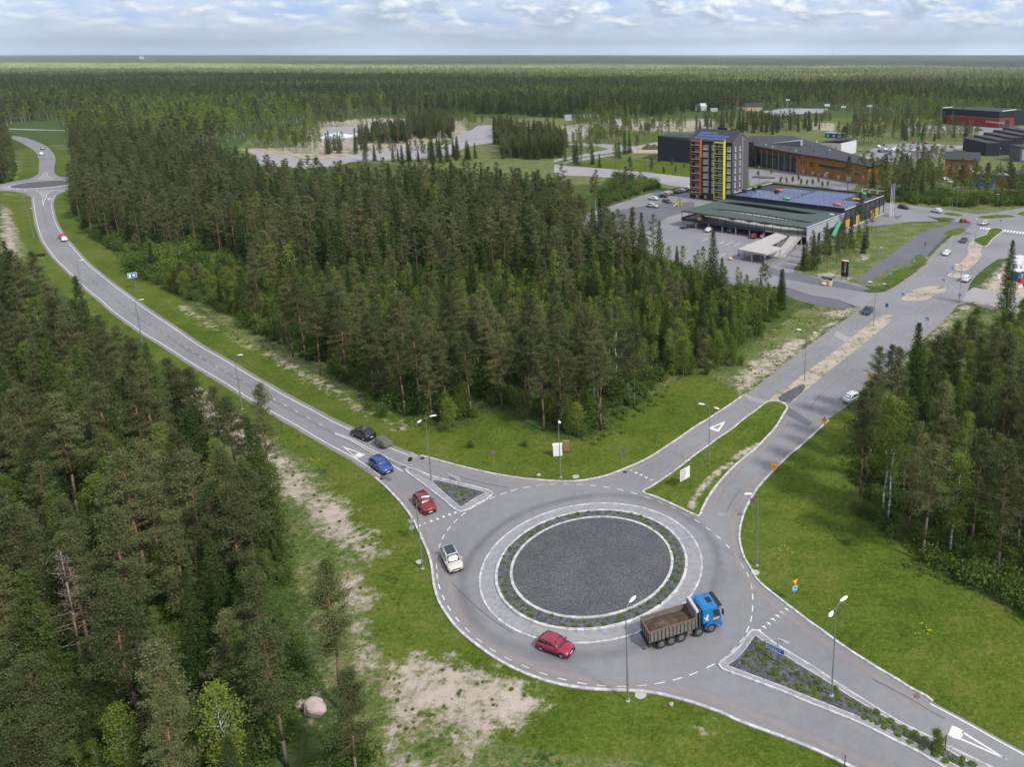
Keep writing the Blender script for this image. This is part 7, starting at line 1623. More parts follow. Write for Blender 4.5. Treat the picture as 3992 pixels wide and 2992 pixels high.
def lamp(r, x, y, heads, label, H=9.9, z=0, group='street lamps along the roads'):
    """heads: photo points (crop r2, x, y) of the lamp heads, read as directions at the head's height"""
    p = at(r, x, y, z); e = empty('street_lamp', (p.x, p.y, z)); tag(e, label, 'street lamp', group)
    m = MB(); m.cyl((0, 0, 0), (0, 0, H * .32), .095, .085, 10); m.cyl((0, 0, H * .32), (0, 0, H - .55), .070, .045, 8); m.build('pole', 'galvanised', e); m = MB(); m.cyl((0, 0, 0), (0, 0, .12), .22, .20, 10); m.build('base', 'concrete', e)
    for h in heads:
        q = at(*h, z + H - .05); d = Vector((q.x - p.x, q.y - p.y, 0)); l = d.length; d.normalize(); l = min(max(l, 1.0), 2.6)
        m = MB(); m.tube([(0, 0, H - .6), tuple(d*.12 + Vector((0, 0, H - .25))), tuple(d*.45 + Vector((0, 0, H - .04))), tuple(d*(l - .35) + Vector((0, 0, H + .06)))], .035, 7); m.build('arm', 'galvanised', e)
        o = link('lamp_head', LH, e, tuple(d*(l - .45) + Vector((0, 0, H + .06))), (0, R(-5), math.atan2(d.y, d.x)))
    return e
lamp(6, 703, 510, [(6, 618, 88), (6, 708, 48)], 'double-armed street lamp on the small triangular island')
lamp(17, 295, 1475, [(17, 345, 272)], 'single street lamp on the grass left of the roundabout', 9.3)
lamp(6, 1633, 483, [(6, 1618, 80)], 'single street lamp on the lawn beside the white cabinet', 9.0)
lamp(7, 805, 715, [(7, 742, 176), (7, 872, 212)], 'double-armed street lamp on the grassed median')
lamp(7, 1218, 1560, [(7, 1145, 953)], 'single street lamp on the right-hand lawn reaching over the kerb', 9.5)
lamp(8, 820, 955, [(8, 880, 280), (8, 816, 372)], 'double-headed street lamp in the long gravel island', 10.0, .15)
lamp(10, 1390, 1180, [(10, 1376, 495)], 'tall street lamp on the grass in front of the tipper lorry', 10.3)
lamp(9, 1018, 1100, [(9, 1005, 770)], 'first street lamp up the curving road from the roundabout', 9.8)
lamp(9, 405, 700, [(9, 397, 428)], 'second street lamp up the curving road', 9.6)
lamp(9, 42, 410, [(9, 30, 183)], 'third street lamp up the curving road', 9.4)
lamp(1, 290, 1155, [(1, 268, 914)], 'street lamp on the bank just below the small far roundabout', 9.6)
lamp(1, 290, 560, [(1, 328, 486)], 'street lamp left of the road beyond the small far roundabout', 9)
lamp(1, 240, 975, [(1, 222, 760)], 'street lamp at the left rim of the small far roundabout', 9)
lamp(5, 852, 930, [(5, 818, 618), (5, 915, 636)], 'double-armed street lamp at the near end of the sandy median')
lamp(5, 1280, 585, [(5, 1260, 320), (5, 1345, 333)], 'double-armed street lamp halfway up the sandy median')
lamp(5, 1808, 455, [(5, 1795, 212)], 'street lamp behind the blue crossing sign on the right')
lamp(5, 1310, 185, [(5, 1360, 140)], 'low street lamp on the verge behind the dark footpath', 4.5)
lamp(20, 1187, 275, [(20, 1057, 98), (20, 1100, 96)], 'street lamp on the upper sandy median', 9)
lamp(20, 940, 780, [(20, 850, 628)], 'street lamp at the lower tip of the upper median', 9) if False else None
lamp(4, 1415, 1275, [(4, 1462, 1165)], 'left of the paired street lamps by the upper crossing', 8); lamp(4, 1465, 1290, [(4, 1468, 1132)], 'right of the paired street lamps by the upper crossing', 9)
lamp(4, 1890, 1375, [(4, 1785, 1205), (4, 1955, 1228)], 'wide-armed street lamp at the upper right junction', 9)
for r, x, y, h, lb in ((3, 1350, 920, (3, 1352, 676), 'plaza lamp in front of the glazed school front'), (3, 70, 805, (3, 85, 685), 'lamp on the grass slope left of the tower'), (4, 75, 1055, (4, 60, 905), 'plaza lamp at the end of the school'), (4, 1920, 770, (4, 1945, 620), 'lamp by the dark-roofed row'),
                    (3, 2145, 975, (3, 2120, 820), 'plaza lamp behind the market roof'), (4, 450, 1100, (4, 458, 1030), 'lamp at the market hall corner among birches')):
    lamp(r, x, y, [h], lb, 7.0)
def mast(r, x, y, H, label):
    p = at(r, x, y); e = tag(empty('floodlight_mast', (p.x, p.y, 0)), label, 'floodlight mast', 'floodlight masts round the playing field'); m = MB(); m.cyl((0, 0, 0), (0, 0, H), .28, .16, 8); m.build('pole', 'galvanised', e)
    m = MB(); m.box(-2.2, 2.2, -.1, .1, H - .1, H + .1); m.box(-2.2, 2.2, -.1, .1, H + .9, H + 1.1); m.build('crossbar', 'galvanised', e)
    for k in range(4):
        for j in (0, 1): m = MB(); m.box(-2 + k*1.15, -1.3 + k*1.15, -.5, -.1, H - .25 + j, H + .35 + j); m.build('floodlight', 'lamp_white', e)
mast(4, 60, 370, 15.5, 'left floodlight mast of the playing field'); mast(4, 235, 335, 12, 'middle floodlight mast of the playing field'); mast(4, 517, 330, 12.5, 'right floodlight mast of the playing field'); mast(3, 2125, 250, 16, 'floodlight mast behind the school roof'); mast(3, 1680, 80, 10, 'floodlight mast by the pale field at the forest edge')
# flagpoles
for k, (x, y, t) in enumerate(((742, 1370, 1035), (758, 1362, 1028), (778, 1352, 1020))):
    p = at(4, x, y); e = tag(empty('flagpole', (p.x, p.y, 0)), ['left', 'middle', 'right'][k] + ' of the three white flagpoles with hanging flags', 'flagpole', 'three flagpoles by the street'); m = MB(); m.cyl((0, 0, 0), (0, 0, 12.2), .10, .05, 8); m.build('pole', 'lamp_white', e)
    m = MB(); mm_ = [(0, .02), (.25, .1), (.42, -.04), (.55, .05)]
    V = []; F = []
    for j in range(8):
        for i, (a_, b_) in enumerate(mm_): V.append((.07 + a_ * (1 - .04*j), b_ + .03*math.sin(j), 12.0 - j*.55))
    for j in range(7):
        for i in range(3): F.append((j*4+i, j*4+i+1, (j+1)*4+i+1, (j+1)*4+i))
    m.add(V, F); m.build('flag', ['red_cladding', 'sign_blue', 'panel_dark'][k], e)
# ================================================================ SIGNS
simple('sign_back', (0.36, 0.40, 0.43), 0.45, .4, .08); simple('sign_white', (0.80, 0.81, 0.82), .45, var=.04); simple('sign_black', (0.02, 0.02, 0.022), .5); simple('sign_red', (.60, .05, .03), .5, var=.05); simple('warn_yellow', (.86, .50, .01), .5, var=.05); simple('sign_sky', (.03, .30, .70), .5, var=.05)
def signpost(r, x, y, face, label, z=0, H=2.6, cat='road sign', name='road_sign', posts=(0,), group=None):
    """face: photo point the front looks towards (plan heading)"""
    p = at(r, x, y, z)
    if len(face) == 2: q0, q1 = at(*face[0]), at(*face[1]); a = math.atan2(q1.y - q0.y, q1.x - q0.x)      # both ends of the board read from the photo
    else: q = at(*face); a = math.atan2(q.y - p.y, q.x - p.x) + math.pi/2     # local -y looks to the face point
    e = empty(name, (p.x, p.y, z), a); tag(e, label, cat, group)
    for px_ in posts: m = MB(); m.cyl((px_, .03, 0), (px_, .03, H), .035, .035, 7); m.build('post', 'galvanised', e)
    return e
def disc(e, nm, z, rad, mat, back='sign_back', y=-.02, n=24, tri=False, flip=False, t=.02):
    m = MB(); k = 3 if tri else n; off = (math.pi/2 if not flip else -math.pi/2) if tri else 0
    V = [(rad*math.cos(6.2832*i/k + off), yy, z + rad*math.sin(6.2832*i/k + off)) for yy in (y, y - t) for i in range(k)]
    m.add(V, [tuple(range(k)), tuple(range(k, 2*k))[::-1]] + [(i, (i+1) % k, k + (i+1) % k, k + i) for i in range(k)], 0); return m.build(nm, mat, e)
CAMF = (0, 1106, 1650)
def giveway(r, x, y, face, label):
    e = signpost(r, x, y, face, label, H=3.1); disc(e, 'triangle_back', 2.65, .52, 'sign_back', tri=True, flip=True, y=.09); o = disc(e, 'triangle_plate', 2.65, .5, 'sign_red', tri=True, flip=True, y=-.01); disc(e, 'triangle_face', 2.65, .33, 'warn_yellow', tri=True, flip=True, y=-.035)
    disc(e, 'round_back', 1.75, .34, 'sign_back', y=.09); disc(e, 'round_plate', 1.75, .33, 'sign_blue', y=-.01)
giveway(6, 570, 930, (6, 300, 400), 'back of give-way and round sign on the grass beside the roundabout approach'); giveway(6, 2078, 398, (7, 900, 300), 'back of give-way and round sign on the lawn by the north-east approach')
e = signpost(8, 551, 275, (8, 1500, 1200), 'yellow-filled give-way triangle over a blue roundabout disc on the right lawn', H=3.0); disc(e, 'triangle_plate', 2.62, .55, 'sign_red', tri=True, flip=True); disc(e, 'triangle_face', 2.62, .38, 'warn_yellow', tri=True, flip=True, y=-.045); disc(e, 'round_plate', 1.75, .40, 'sign_white'); dd = disc(e, 'round_face', 1.75, .36, 'sign_sky', y=-.045)
m = MB()
for k in range(3):
    a = k*2.094 + .5
    for j in range(4): t0 = a + j*.32; t1 = t0 + .26; m.add([(.26*math.cos(t0), -.075, 1.75 + .26*math.sin(t0)), (.26*math.cos(t1), -.075, 1.75 + .26*math.sin(t1)), (.15*math.cos(t1), -.075, 1.75 + .15*math.sin(t1)), (.15*math.cos(t0), -.075, 1.75 + .15*math.sin(t0))], [(0,1,2,3)])
m.build('arrows', 'sign_white', e)
def noparking(r, x, y, face, label, rad=.32):
    e = signpost(r, x, y, face, label, H=2.7); disc(e, 'round_plate', 2.45, rad, 'sign_red'); disc(e, 'round_face', 2.45, rad*.78, 'sign_blue', y=-.045)
    m = MB(); s = rad*.72; m.add([(-s*.75, -.07, 2.45+s*.6), (-s*.55, -.07, 2.45+s*.8), (s*.75, -.07, 2.45-s*.6), (s*.55, -.07, 2.45-s*.8)], [(0,1,2,3)]); m.build('bar', 'sign_red', e); return e
noparking(7, 1178, 1142, (7, 900, 1600), 'round no-parking sign under the single lamp on the right lawn', .36); noparking(6, 1155, 412, (6, 1100, 900), 'small no-parking sign standing alone on the upper lawn', .26)
# dark round sign on a striped post at the island tip
e = signpost(6, 556, 432, (6, 100, 200), 'dark round sign back on a black-and-white striped post at the island tip', .13, H=.9); disc(e, 'round_back', 1.75, .36, 'sign_black', y=.10); disc(e, 'round_plate', 1.75, .34, 'sign_blue', y=0.0)
for k in range(6): m = MB(); m.cyl((0, .03, .1 + k*.22), (0, .03, .32 + k*.22), .07, .07, 8); m.build('stripe', 'sign_white' if k % 2 else 'sign_black', e)
e = signpost(5, 1358, 520, (5, 900, 900), 'dark square sign back on a post at the head of the sandy median', .06, H=2.2); m = MB(); m.box(-.35, .35, .07, .12, 1.9, 2.7); m.build('plate', 'sign_black', e); m = MB(); m.box(-.33, .33, -.03, .0, 1.9, 2.68); m.build('face', 'sign_blue', e)
e = signpost(5, 1710, 350, (20, 900, 700), 'dark round sign back on the oval traffic island', .08, H=1.9); disc(e, 'round_back', 2.0, .42, 'sign_back', y=.10)
# direction signs
def board(r, x, y, face, w, h, z0, label, txt=None, col='sign_white', tcol='sign_black', size=.26, arrow=0, z=0, name='direction_sign', lines=1, posts=None, border=None):
    posts = posts or (-w*.32, w*.32); e = signpost(r, x, y, face, label, z, z0 + h*.9, 'direction sign', name, posts); pt = .22 if arrow else 0
    P = [(-w/2, z0), (w/2 - (pt if arrow > 0 else 0), z0), (w/2, z0 + h/2), (w/2 - (pt if arrow > 0 else 0), z0 + h), (-w/2, z0 + h)] if arrow >= 0 else [(-w/2 + pt, z0), (w/2, z0), (w/2, z0 + h), (-w/2 + pt, z0 + h), (-w/2, z0 + h/2)]
    m = MB(); n = len(P); m.add([(a_, -.03, b_) for a_, b_ in P] + [(a_, -.0, b_) for a_, b_ in P], [tuple(range(n)), tuple(range(n, 2*n))[::-1]] + [(i, (i+1) % n, n + (i+1) % n, n + i) for i in range(n)]); m.build('panel', col, e)
    if border: 
        m = MB(); b_ = .05
        m.box(-w/2, w/2 - pt, -.042, -.031, z0, z0 + b_); m.box(-w/2, w/2 - pt, -.042, -.031, z0 + h - b_, z0 + h); m.box(-w/2, -w/2 + b_, -.042, -.031, z0 + b_, z0 + h - b_); m.build('border', border, e)
        m = MB(); m.add([(w/2 - pt - .1, -.045, z0 + .02), (w/2 - pt, -.045, z0 + .02), (w/2 - .01, -.045, z0 + h/2), (w/2 - pt, -.045, z0 + h - .02), (w/2 - pt - .1, -.045, z0 + h - .02)], [(0,1,2,3,4)]); m.build('arrow_head', border, e)
    if txt:
        for i, s in enumerate(txt): text_obj('lettering', s, size, tcol, e, (-w/2 + .10 + (.1 if arrow < 0 else 0), -.05, z0 + h - (i + 1) * h / (len(txt) + .15) + size*.12), (R(90), 0, 0), .004)
    return e
board(6, 872, 575, ((6, 856, 512, 1.95), (6, 900, 530, 1.95)), 2.4, .72, 1.5, 'white direction sign with black arrow ends in the triangular gravel bed', ['Ritaharju'], arrow=-1, z=.16, size=.42)
board(8, 420, 715, ((8, 377, 645, 1.7), (8, 458, 682, 1.7)), 2.3, .62, 1.25, 'blue arrow sign with white letters and border in the long gravel island', ['OULU 7'], 'sign_blue', 'sign_white', .44, 1, .16, border='sign_white')
e = board(8, 465, 722, ((8, 452, 618, 2.8), (8, 492, 632, 2.8)), 1.2, .25, 2.5, 'small white street-name plate above the blue arrow sign', ['Raitotie'], 'sign_white', 'sign_black', .2, 0, .16, 'street_name_sign', posts=(-.6,))
board(7, 597, 885, ((7, 568, 828, 1.9), (7, 624, 795, 1.9)), 2.0, 1.75, 1.2, 'large white information board with lines of text on the grassed median', ['Ritaharju', 'Linnanmaa', 'Kuivasjarvi', 'Palokka', 'Center'], size=.27, z=.12, name='information_board')
board(7, 618, 800, ((7, 617, 725, 2.7), (7, 648, 710, 2.7)), 1.0, .24, 2.5, 'thin white street-name plate behind the information board', ['Raitotie'], size=.19, z=.12, name='street_name_sign', posts=(-.45,))
# yellow warning signs at the roadworks
def warn(r, x, y, face, label, kind):
    e = signpost(r, x, y, face, label, H=2.1, group='yellow roadworks signs')
    if kind == 'square':
        m = MB(); m.box(-.42, .42, -.04, -.01, 1.5, 2.34); m.build('plate', 'warn_yellow', e); m = MB(); m.box(-.45, .45, -.008, .0, 1.47, 2.37); m.build('rim', 'sign_red', e); dd = disc(e, 'ring', 1.92, .27, 'sign_red', y=-.045, t=.006); disc(e, 'ring_centre', 1.92, .20, 'warn_yellow', y=-.055, t=.006)
        text_obj('number', '40', .25, 'sign_black', e, (0, -.066, 1.83), (R(90), 0, 0), .003, 'CENTER')
    else:
        disc(e, 'triangle_rim', 1.95, .62, 'sign_red', tri=True, y=-.005); disc(e, 'triangle_face', 1.95, .46, 'warn_yellow', tri=True, y=-.03); m = MB()
        if kind == 'mark': m.box(-.04, .04, -.062, -.052, 1.84, 2.15); m.box(-.04, .04, -.062, -.052, 1.74, 1.80)
        else: m.box(-.18, .16, -.062, -.052, 1.76, 1.84); m.box(-.05, .05, -.062, -.052, 1.84, 2.0); m.box(.02, .16, -.062, -.052, 1.92, 1.98)
        m.build('symbol', 'sign_black', e); m = MB(); m.box(-.42, .42, -.04, -.01, 1.22, 1.50); m.build('plate', 'warn_yellow', e)
warn(7, 1362, 810, (7, 900, 1400), 'yellow square speed sign at the kerb of the right lawn', 'square'); warn(7, 1795, 400, (7, 1200, 1100), 'yellow warning triangle with exclamation mark at the end of the kerb', 'mark'); warn(5, 1255, 950, (5, 900, 1300), 'yellow roadworks triangle beyond the parked white off-roader', 'works')
# blue crossing signs and keep-right signs
def bluesign(r, x, y, face, label, H=2.3, rnd=False, z=0):
    e = signpost(r, x, y, face, label, z, H=H, group='blue road signs')
    if rnd: disc(e, 'round_plate', H - .1, .34, 'sign_sky'); m = MB(); m.add([(-.2, -.07, H + .08), (-.14, -.07, H + .14), (.2, -.07, H - .25), (.14, -.07, H - .31)], [(0,1,2,3)]); m.build('arrow', 'sign_white', e)
    else:
        m = MB(); m.box(-.36, .36, -.04, -.01, H - .4, H + .3); m.build('plate', 'sign_sky', e); m = MB(); m.add([(0, -.05, H + .2), (-.26, -.05, H - .28), (.26, -.05, H - .28)], [(0,1,2)]); m.build('triangle', 'sign_white', e); m = MB(); m.cyl((0, -.056, H + .04), (0, -.064, H + .04), .05, .05, 8); m.box(-.04, .04, -.064, -.056, H - .25, H - .02); m.build('symbol', 'sign_black', e)
    return e
bluesign(5, 1460, 432, (5, 1200, 700), 'blue round keep-right sign on the oval island', 1.7, True, .08); bluesign(5, 1608, 605, (5, 1200, 900), 'blue crossing sign at the right edge of the carriageway'); bluesign(5, 1810, 455, (5, 1500, 700), 'blue crossing sign where the side road leaves to the right'); bluesign(5, 1768, 285, (5, 1500, 500), 'blue crossing sign on the small kerbed island', 2.6, False, .08)
bluesign(20, 200, 560, (20, 0, 900), 'blue crossing sign on the grassy patch by the footpath'); bluesign(20, 55, 690, (20, 0, 900), 'small blue sign at the mouth of the footpath'); bluesign(5, 1383, 315, (5, 1300, 600), 'blue sign on the long grass patch by the footpath'); bluesign(4, 1930, 1475, (4, 1700, 1658), 'blue crossing sign at the zebra crossing island'); bluesign(5, 1125, 500, (5, 1100, 900), 'slim sign post on the gravel apron') if False else None
bluesign(4, 1400, 1360, (4, 1300, 1500), 'blue sign among the lamp posts at the upper crossing')
# big blue direction board on the left road
e = signpost(1, 1160, 1605, (1, 1400, 1800), 'blue and white picture sign on lattice legs beside the curving road', H=3.2, cat='road sign', posts=(-.35, .35)); m = MB(); m.box(-1.0, 1.0, -.06, -.02, 2.9, 4.3); m.build('border', 'sign_white', e); m = MB(); m.box(-.92, .92, -.075, -.061, 2.98, 4.22); m.build('panel', 'sign_blue', e); m = MB(); m.box(-.75, -.3, -.09, -.076, 3.1, 4.0); m.cyl((.35, -.076, 3.6), (.35, -.09, 3.6), .33, .33, 14); m.build('pictogram', 'sign_white', e)
e = signpost(1, 365, 1395, (1, 200, 1658), 'dark board seen from behind on the bank left of the curving road', H=2.6, posts=(-.4, .4)); m = MB(); m.box(-1.1, 1.1, .06, .1, 2.3, 3.1); m.build('panel', 'sign_black', e)
# pylon and low board of the shop
p = at(5, 1100, 298); q0, q1 = at(5, 1078, 296), at(5, 1120, 304); a_ = math.atan2(q1.y - q0.y, q1.x - q0.x)
e = tag(empty('pylon_sign', (p.x, p.y, 0), a_), 'tall black pylon sign with orange square and white sideways lettering', 'pylon sign')
m = MB(); m.box(-.95, .95, -.28, .28, .75, 5.0); m.build('panel', 'sign_black', e); m = MB(); m.box(-1.15, 1.15, -.45, .45, 0, .38); m.build('plinth', 'concrete', e); m = MB(); m.box(-.9, .9, -.24, .24, .381, .749); m.build('neck', 'steel_grey', e); m = MB(); m.box(-.98, .98, -.3, .3, 5.001, 5.10); m.build('cap', 'sign_white', e)
m = MB(); m.box(-.10, .50, -.31, -.285, 4.15, 4.75); m.build('logo_square', 'vent_orange', e); text_obj('logo_letter', 'K', .5, 'sign_red', e, (.06, -.325, 4.28), (R(90), 0, 0), .004); text_obj('lettering', 'Market', .78, 'sign_white', e, (-.02, -.31, 4.0), (R(90), R(90), 0), .006)
m = MB(); m.add([(-.55, -.30, 1.75), (-.25, -.30, 2.05), (-.55, -.30, 2.3), (-.7, -.30, 2.0)], [(0,1,2,3)]); m.build('flame_mark', 'vent_orange', e)
p = at(5, 990, 312); e = tag(empty('low_sign', (p.x, p.y, 0), a_), 'low black board with white lettering on a pale base by the yard entrance', 'sign'); m = MB(); m.box(-1.5, 1.5, -.08, .08, .3, 1.05); m.build('panel', 'sign_black', e); m = MB(); m.box(-1.6, 1.6, -.25, .25, 0, .299); m.build('base', 'lamp_white', e); text_obj('lettering', 'K Market', .5, 'sign_white', e, (-1.1, -.10, .5), (R(90), 0, 0), .004); m = MB(); m.box(-1.42, -1.16, -.1, -.082, .45, .9); m.build('logo_square', 'sign_red', e)
# ================================================================ SMALL THINGS
def cabinet(r, x, y, w, d, h, mat, label):
    p = at(r, x, y); e = tag(empty('utility_cabinet', (p.x, p.y, 0), .15), label, 'cabinet'); m = MB(); m.box(-w/2, w/2, -d/2, d/2, .12, h); m.build('body', mat, e); m = MB(); m.box(-w/2 - .04, w/2 + .04, -d/2 - .05, d/2 + .05, h + .002, h + .08); m.build('lid', mat, e); m = MB(); m.box(-w/2 + .04, -.01, -d/2 - .025, -d/2 - .002, .2, h - .06); m.box(.01, w/2 - .04, -d/2 - .025, -d/2 - .002, .2, h - .06); m.build('door', mat, e)
simple('box_brown', (.26, .17, .08), .8); cabinet(6, 1612, 330, 1.35, .6, 1.9, 'lamp_white', 'white utility cabinet on the lawn by the lamp'); cabinet(6, 1674, 296, 1.0, .5, 1.65, 'box_brown', 'brown utility cabinet behind the white one')
def marker(r, x, y, mat, label, h=1.0): p = at(r, x, y); m = MB(); m.cyl((0, 0, 0), (0, 0, h), .045, .04, 8); m.cyl((0, 0, h), (0, 0, h + .06), .05, .02, 8); o = m.build('marker_post', mat, None); o.location = (p.x, p.y, 0); tag(o, label, 'marker post')
marker(6, 1690, 245, 'sign_black', 'black marker post behind the brown cabinet', 1.3); marker(8, 914, 1480, 'sign_black', 'dark marker post on the kerb at the bottom edge', 1.3); marker(7, 702, 1125, 'galvanised', 'grey marker post at the tip of the grassed median', 1.2)
marker(12, 1865, 478, 'galvanised', 'leaning grey post at the lawn corner under the shrubs', 1.6); marker(1, 1088, 1390, 'sign_white', 'left white bollard on the sandy forest path', .8); marker(1, 1120, 1388, 'sign_white', 'right white bollard on the sandy forest path', .8)
def manhole(r, x, y, label, mat='concrete', rad=.45, z=.045): p = at(r, x, y); m = MB(); m.cyl((0, 0, -.05), (0, 0, .0), rad, rad, 20); o = m.build('manhole_cover', mat, None); o.location = (p.x, p.y, z); tag(o, label, 'manhole cover')
manhole(6, 637, 348, 'dark manhole cover in the lane beside the small island', 'sign_black', .35); manhole(6, 348, 493, 'dark manhole cover near the left kerb', 'sign_black', .32); manhole(6, 1475, 466, 'small concrete manhole on the upper lawn', 'concrete', .3, .06); manhole(6, 1740, 480, 'larger concrete manhole on the upper lawn', 'concrete', .5, .07)
manhole(7, 1066, 1121, 'rusty manhole cover at the right kerb', 'rusty_edge', .3); manhole(7, 905, 1122, 'worn manhole cover in the exit lane', 'steel_grey', .5); manhole(8, 268, 65, 'pinkish concrete manhole on the right lawn', 'concrete', .5, .07); manhole(10, 1482, 1135, 'concrete manhole beside the bottom kerb', 'concrete', .55, .05); manhole(8, 1435, 960, 'rusty manhole at the end of the right kerb', 'rusty_edge', .28); manhole(17, 240, 1365, 'pale concrete manhole left of the roundabout', 'concrete', .42, .07); manhole(7, 80, 757, 'dark drain cover at the upper kerb', 'sign_black', .3)
def boulder(r, x, y, sx, sy, sz, mat, label, seed=1):
    p = at(r, x, y); bm = bmesh.new(); bmesh.ops.create_icosphere(bm, subdivisions=3, radius=1); q = np.random.default_rng(seed); ph = q.uniform(0, 6, 9)
    for v in bm.verts:
        c = v.co; f = 1 + .16*math.sin(c.x*3 + ph[0])*math.sin(c.y*3.3 + ph[1]) + .12*math.sin(c.z*4 + ph[2] + c.x*2) ; v.co = Vector((round(c.x*f*2.2)/2.2*.35 + c.x*f*.65, c.y*f, c.z*f)); v.co.x *= sx; v.co.y *= sy; v.co.z *= sz
    me = bpy.data.meshes.new('boulder'); bm.to_mesh(me); bm.free(); me.materials.append(MATS[mat]); o = link('boulder', me, None, (p.x, p.y, sz * .75)); tag(o, label, 'boulder'); return o
simple('granite_pink', (.46, .38, .35), .9, var=.3, scale=1.6); simple('stone_yellow', (.62, .42, .20), .8, var=.1); simple('root_black', (.035, .028, .026), .95, var=.5, scale=3)
boulder(11, 1868, 1345, 1.0, .75, .85, 'granite_pink', 'big pale pinkish boulder at the edge of the left wood', 4); boulder(11, 1785, 1300, .5, .4, .35, 'granite_pink', 'smaller grey stone beside the big boulder', 5)
boulder(5, 972, 338, .7, .5, .55, 'stone_yellow', 'left of the two yellow blocks by the yard entrance', 6); boulder(5, 1010, 343, .6, .5, .55, 'stone_yellow', 'right of the two yellow blocks by the yard entrance', 7); boulder(18, 628, 700, .6, .5, .5, 'stone_yellow', 'yellow block beside the canopy', 8)
boulder(12, 895, 560, 1.9, .8, .9, 'root_black', 'left black upturned root plate in the clearing of the middle wood', 9); boulder(12, 1000, 600, 1.3, .8, 1.5, 'root_black', 'right black upturned root plate in the clearing of the middle wood', 10); boulder(10, 1705, 1208, .22, .18, .15, 'granite_pink', 'small pale stone on the bottom lawn', 11)
# fallen log and leaning birch snag in the clearing
p, q_ = at(12, 1120, 560), at(12, 1245, 520); m = MB(); m.cyl((0, 0, .35), (q_.x - p.x, q_.y - p.y, 2.2), .13, .07, 8); m.cyl(((q_.x - p.x)*.4, (q_.y - p.y)*.4, 1.0), ((q_.x - p.x)*.45 + .5, (q_.y - p.y)*.45, 1.7), .04, .01, 5); o = m.build('fallen_log', 'pine_bark', None); o.location = (p.x, p.y, 0); tag(o, 'leaning fallen pine log in the clearing of the middle wood', 'log')
# plants in the beds: every juniper is a thing
tuft_m = []
for k in range(4):
    mb, cl, bk, lf = shrub(800 + k, .20, .40, 0, 'tuft_leaves'); P, F = cl.arrays(); P = P * np.array([1, 1, .55]); P[:, 2] = np.abs(P[:, 2]); me = mkmesh('low_shrub', P, F, 'tuft_leaves'); tuft_m.append(me)
def tuft(x, y, z, s, label, group): o = link('low_shrub', random.choice(tuft_m), None, (x, y, z), (0, 0, random.random()*6.28)); o.scale = (s, s * random.uniform(.7, 1.1), s); tag(o, label, 'low shrub', group)
q = random.Random(21); n = 0
for i in range(98):
    a = 6.2832 * i / 98 + q.uniform(-.02, .02); r_ = 10.25 + (.42 if i % 2 else -.38) + q.uniform(-.2, .2); tuft(RC[0] + r_*math.cos(a), RC[1] + r_*math.sin(a), .19, q.uniform(.62, 1.05), 'low green creeping shrub in the gravel ring of the roundabout', 'low shrubs in the gravel ring')
for s, c in (('6:768,540 797,552 812,577 850,577 907,567 922,590 962,595 925,612 878,613 890,630 1020,605 985,620 940,645 912,662', 'triangular'),):
    for x, y in tr(s): tuft(x, y, .16, q.uniform(.75, 1.1), 'low green creeping shrub in the triangular gravel bed', 'low shrubs in the triangular bed')
SEB = [(285, 592), (328, 590), (300, 628), (370, 618), (250, 645), (215, 672), (270, 700), (310, 690), (345, 660), (190, 722), (235, 745), (295, 740), (365, 690), (340, 735), (430, 730), (480, 715), (520, 735), (545, 765), (290, 785), (370, 805), (405, 775), (450, 772), (410, 808), (480, 818), (530, 808), (575, 805), (445, 850), (495, 852), (600, 850), (650, 835), (690, 830),
       (635, 797), (525, 895), (575, 895), (615, 885), (665, 888), (710, 870), (745, 868), (600, 925), (650, 932), (690, 918), (735, 918), (780, 910), (710, 962), (775, 985), (825, 1000), (860, 945), (875, 985), (845, 912), (940, 992), (960, 1035), (1010, 1030), (1030, 1070), (1090, 1072), (1150, 1085), (1060, 1125), (1110, 1140), (1145, 1165), (1190, 1145), (1245, 1148), (1200, 1195), (1278, 1198), (1295, 1245), (1345, 1200), (1365, 1248), (1422, 1242), (1390, 1300), (1450, 1298), (1500, 1280), (1475, 1342), (1540, 1348), (1600, 1340), (1568, 1392), (1618, 1388), (1695, 1433), (1768, 1425), (1645, 1438), (1760, 1462), (1840, 1462)]
for x, y in SEB: p = at(8, x, y); tuft(p.x, p.y, .16, q.uniform(.75, 1.15), 'low green creeping shrub in the long gravel island', 'low shrubs in the long island')
for r_, x, y, lb in ((6, 988, 268, 'dark bushy shrub on the upper lawn, left one'), (6, 1382, 258, 'dark bushy shrub on the upper lawn, right one'), (7, 2000, 1375, 'dark bushy shrub standing alone on the right lawn'), (5, 1622, 800, 'round green bush on the sandy bank right of the road, largest of three'), (5, 1600, 850, 'round green bush on the sandy bank, lower of three'), (5, 1535, 768, 'small green bush nearest the carriageway on the sandy bank'), (9, 1805, 1105, 'upper of two bushes on the sandy strip before the front pines'), (9, 1885, 1145, 'lower of two bushes on the sandy strip before the front pines')):
    p = at(r_, x, y); e = place_tree('shrub', p.x, p.y, .55 if r_ in (6, 7) else .95, lb, 1)
# young staked tree at the tip of the long island
p = at(8, 1590, 1365, .16); e = place_tree('young', p.x, p.y, .5, 'thin young tree between two stakes in the long gravel island', 0, .16)
e = tag(empty('tree_stakes', (p.x, p.y, .16), .4), 'pair of dark stakes with a crossbar beside the thin young tree', 'tree stakes')
for s_ in (-1, 1): m = MB(); m.cyl((s_*.75, 0, 0), (s_*.75, 0, 1.5), .05); m.build('stake', 'sign_black', e)
m = MB(); m.cyl((-.75, 0, 1.25), (.75, 0, 1.25), .04); m.build('crossbar', 'sign_black', e)
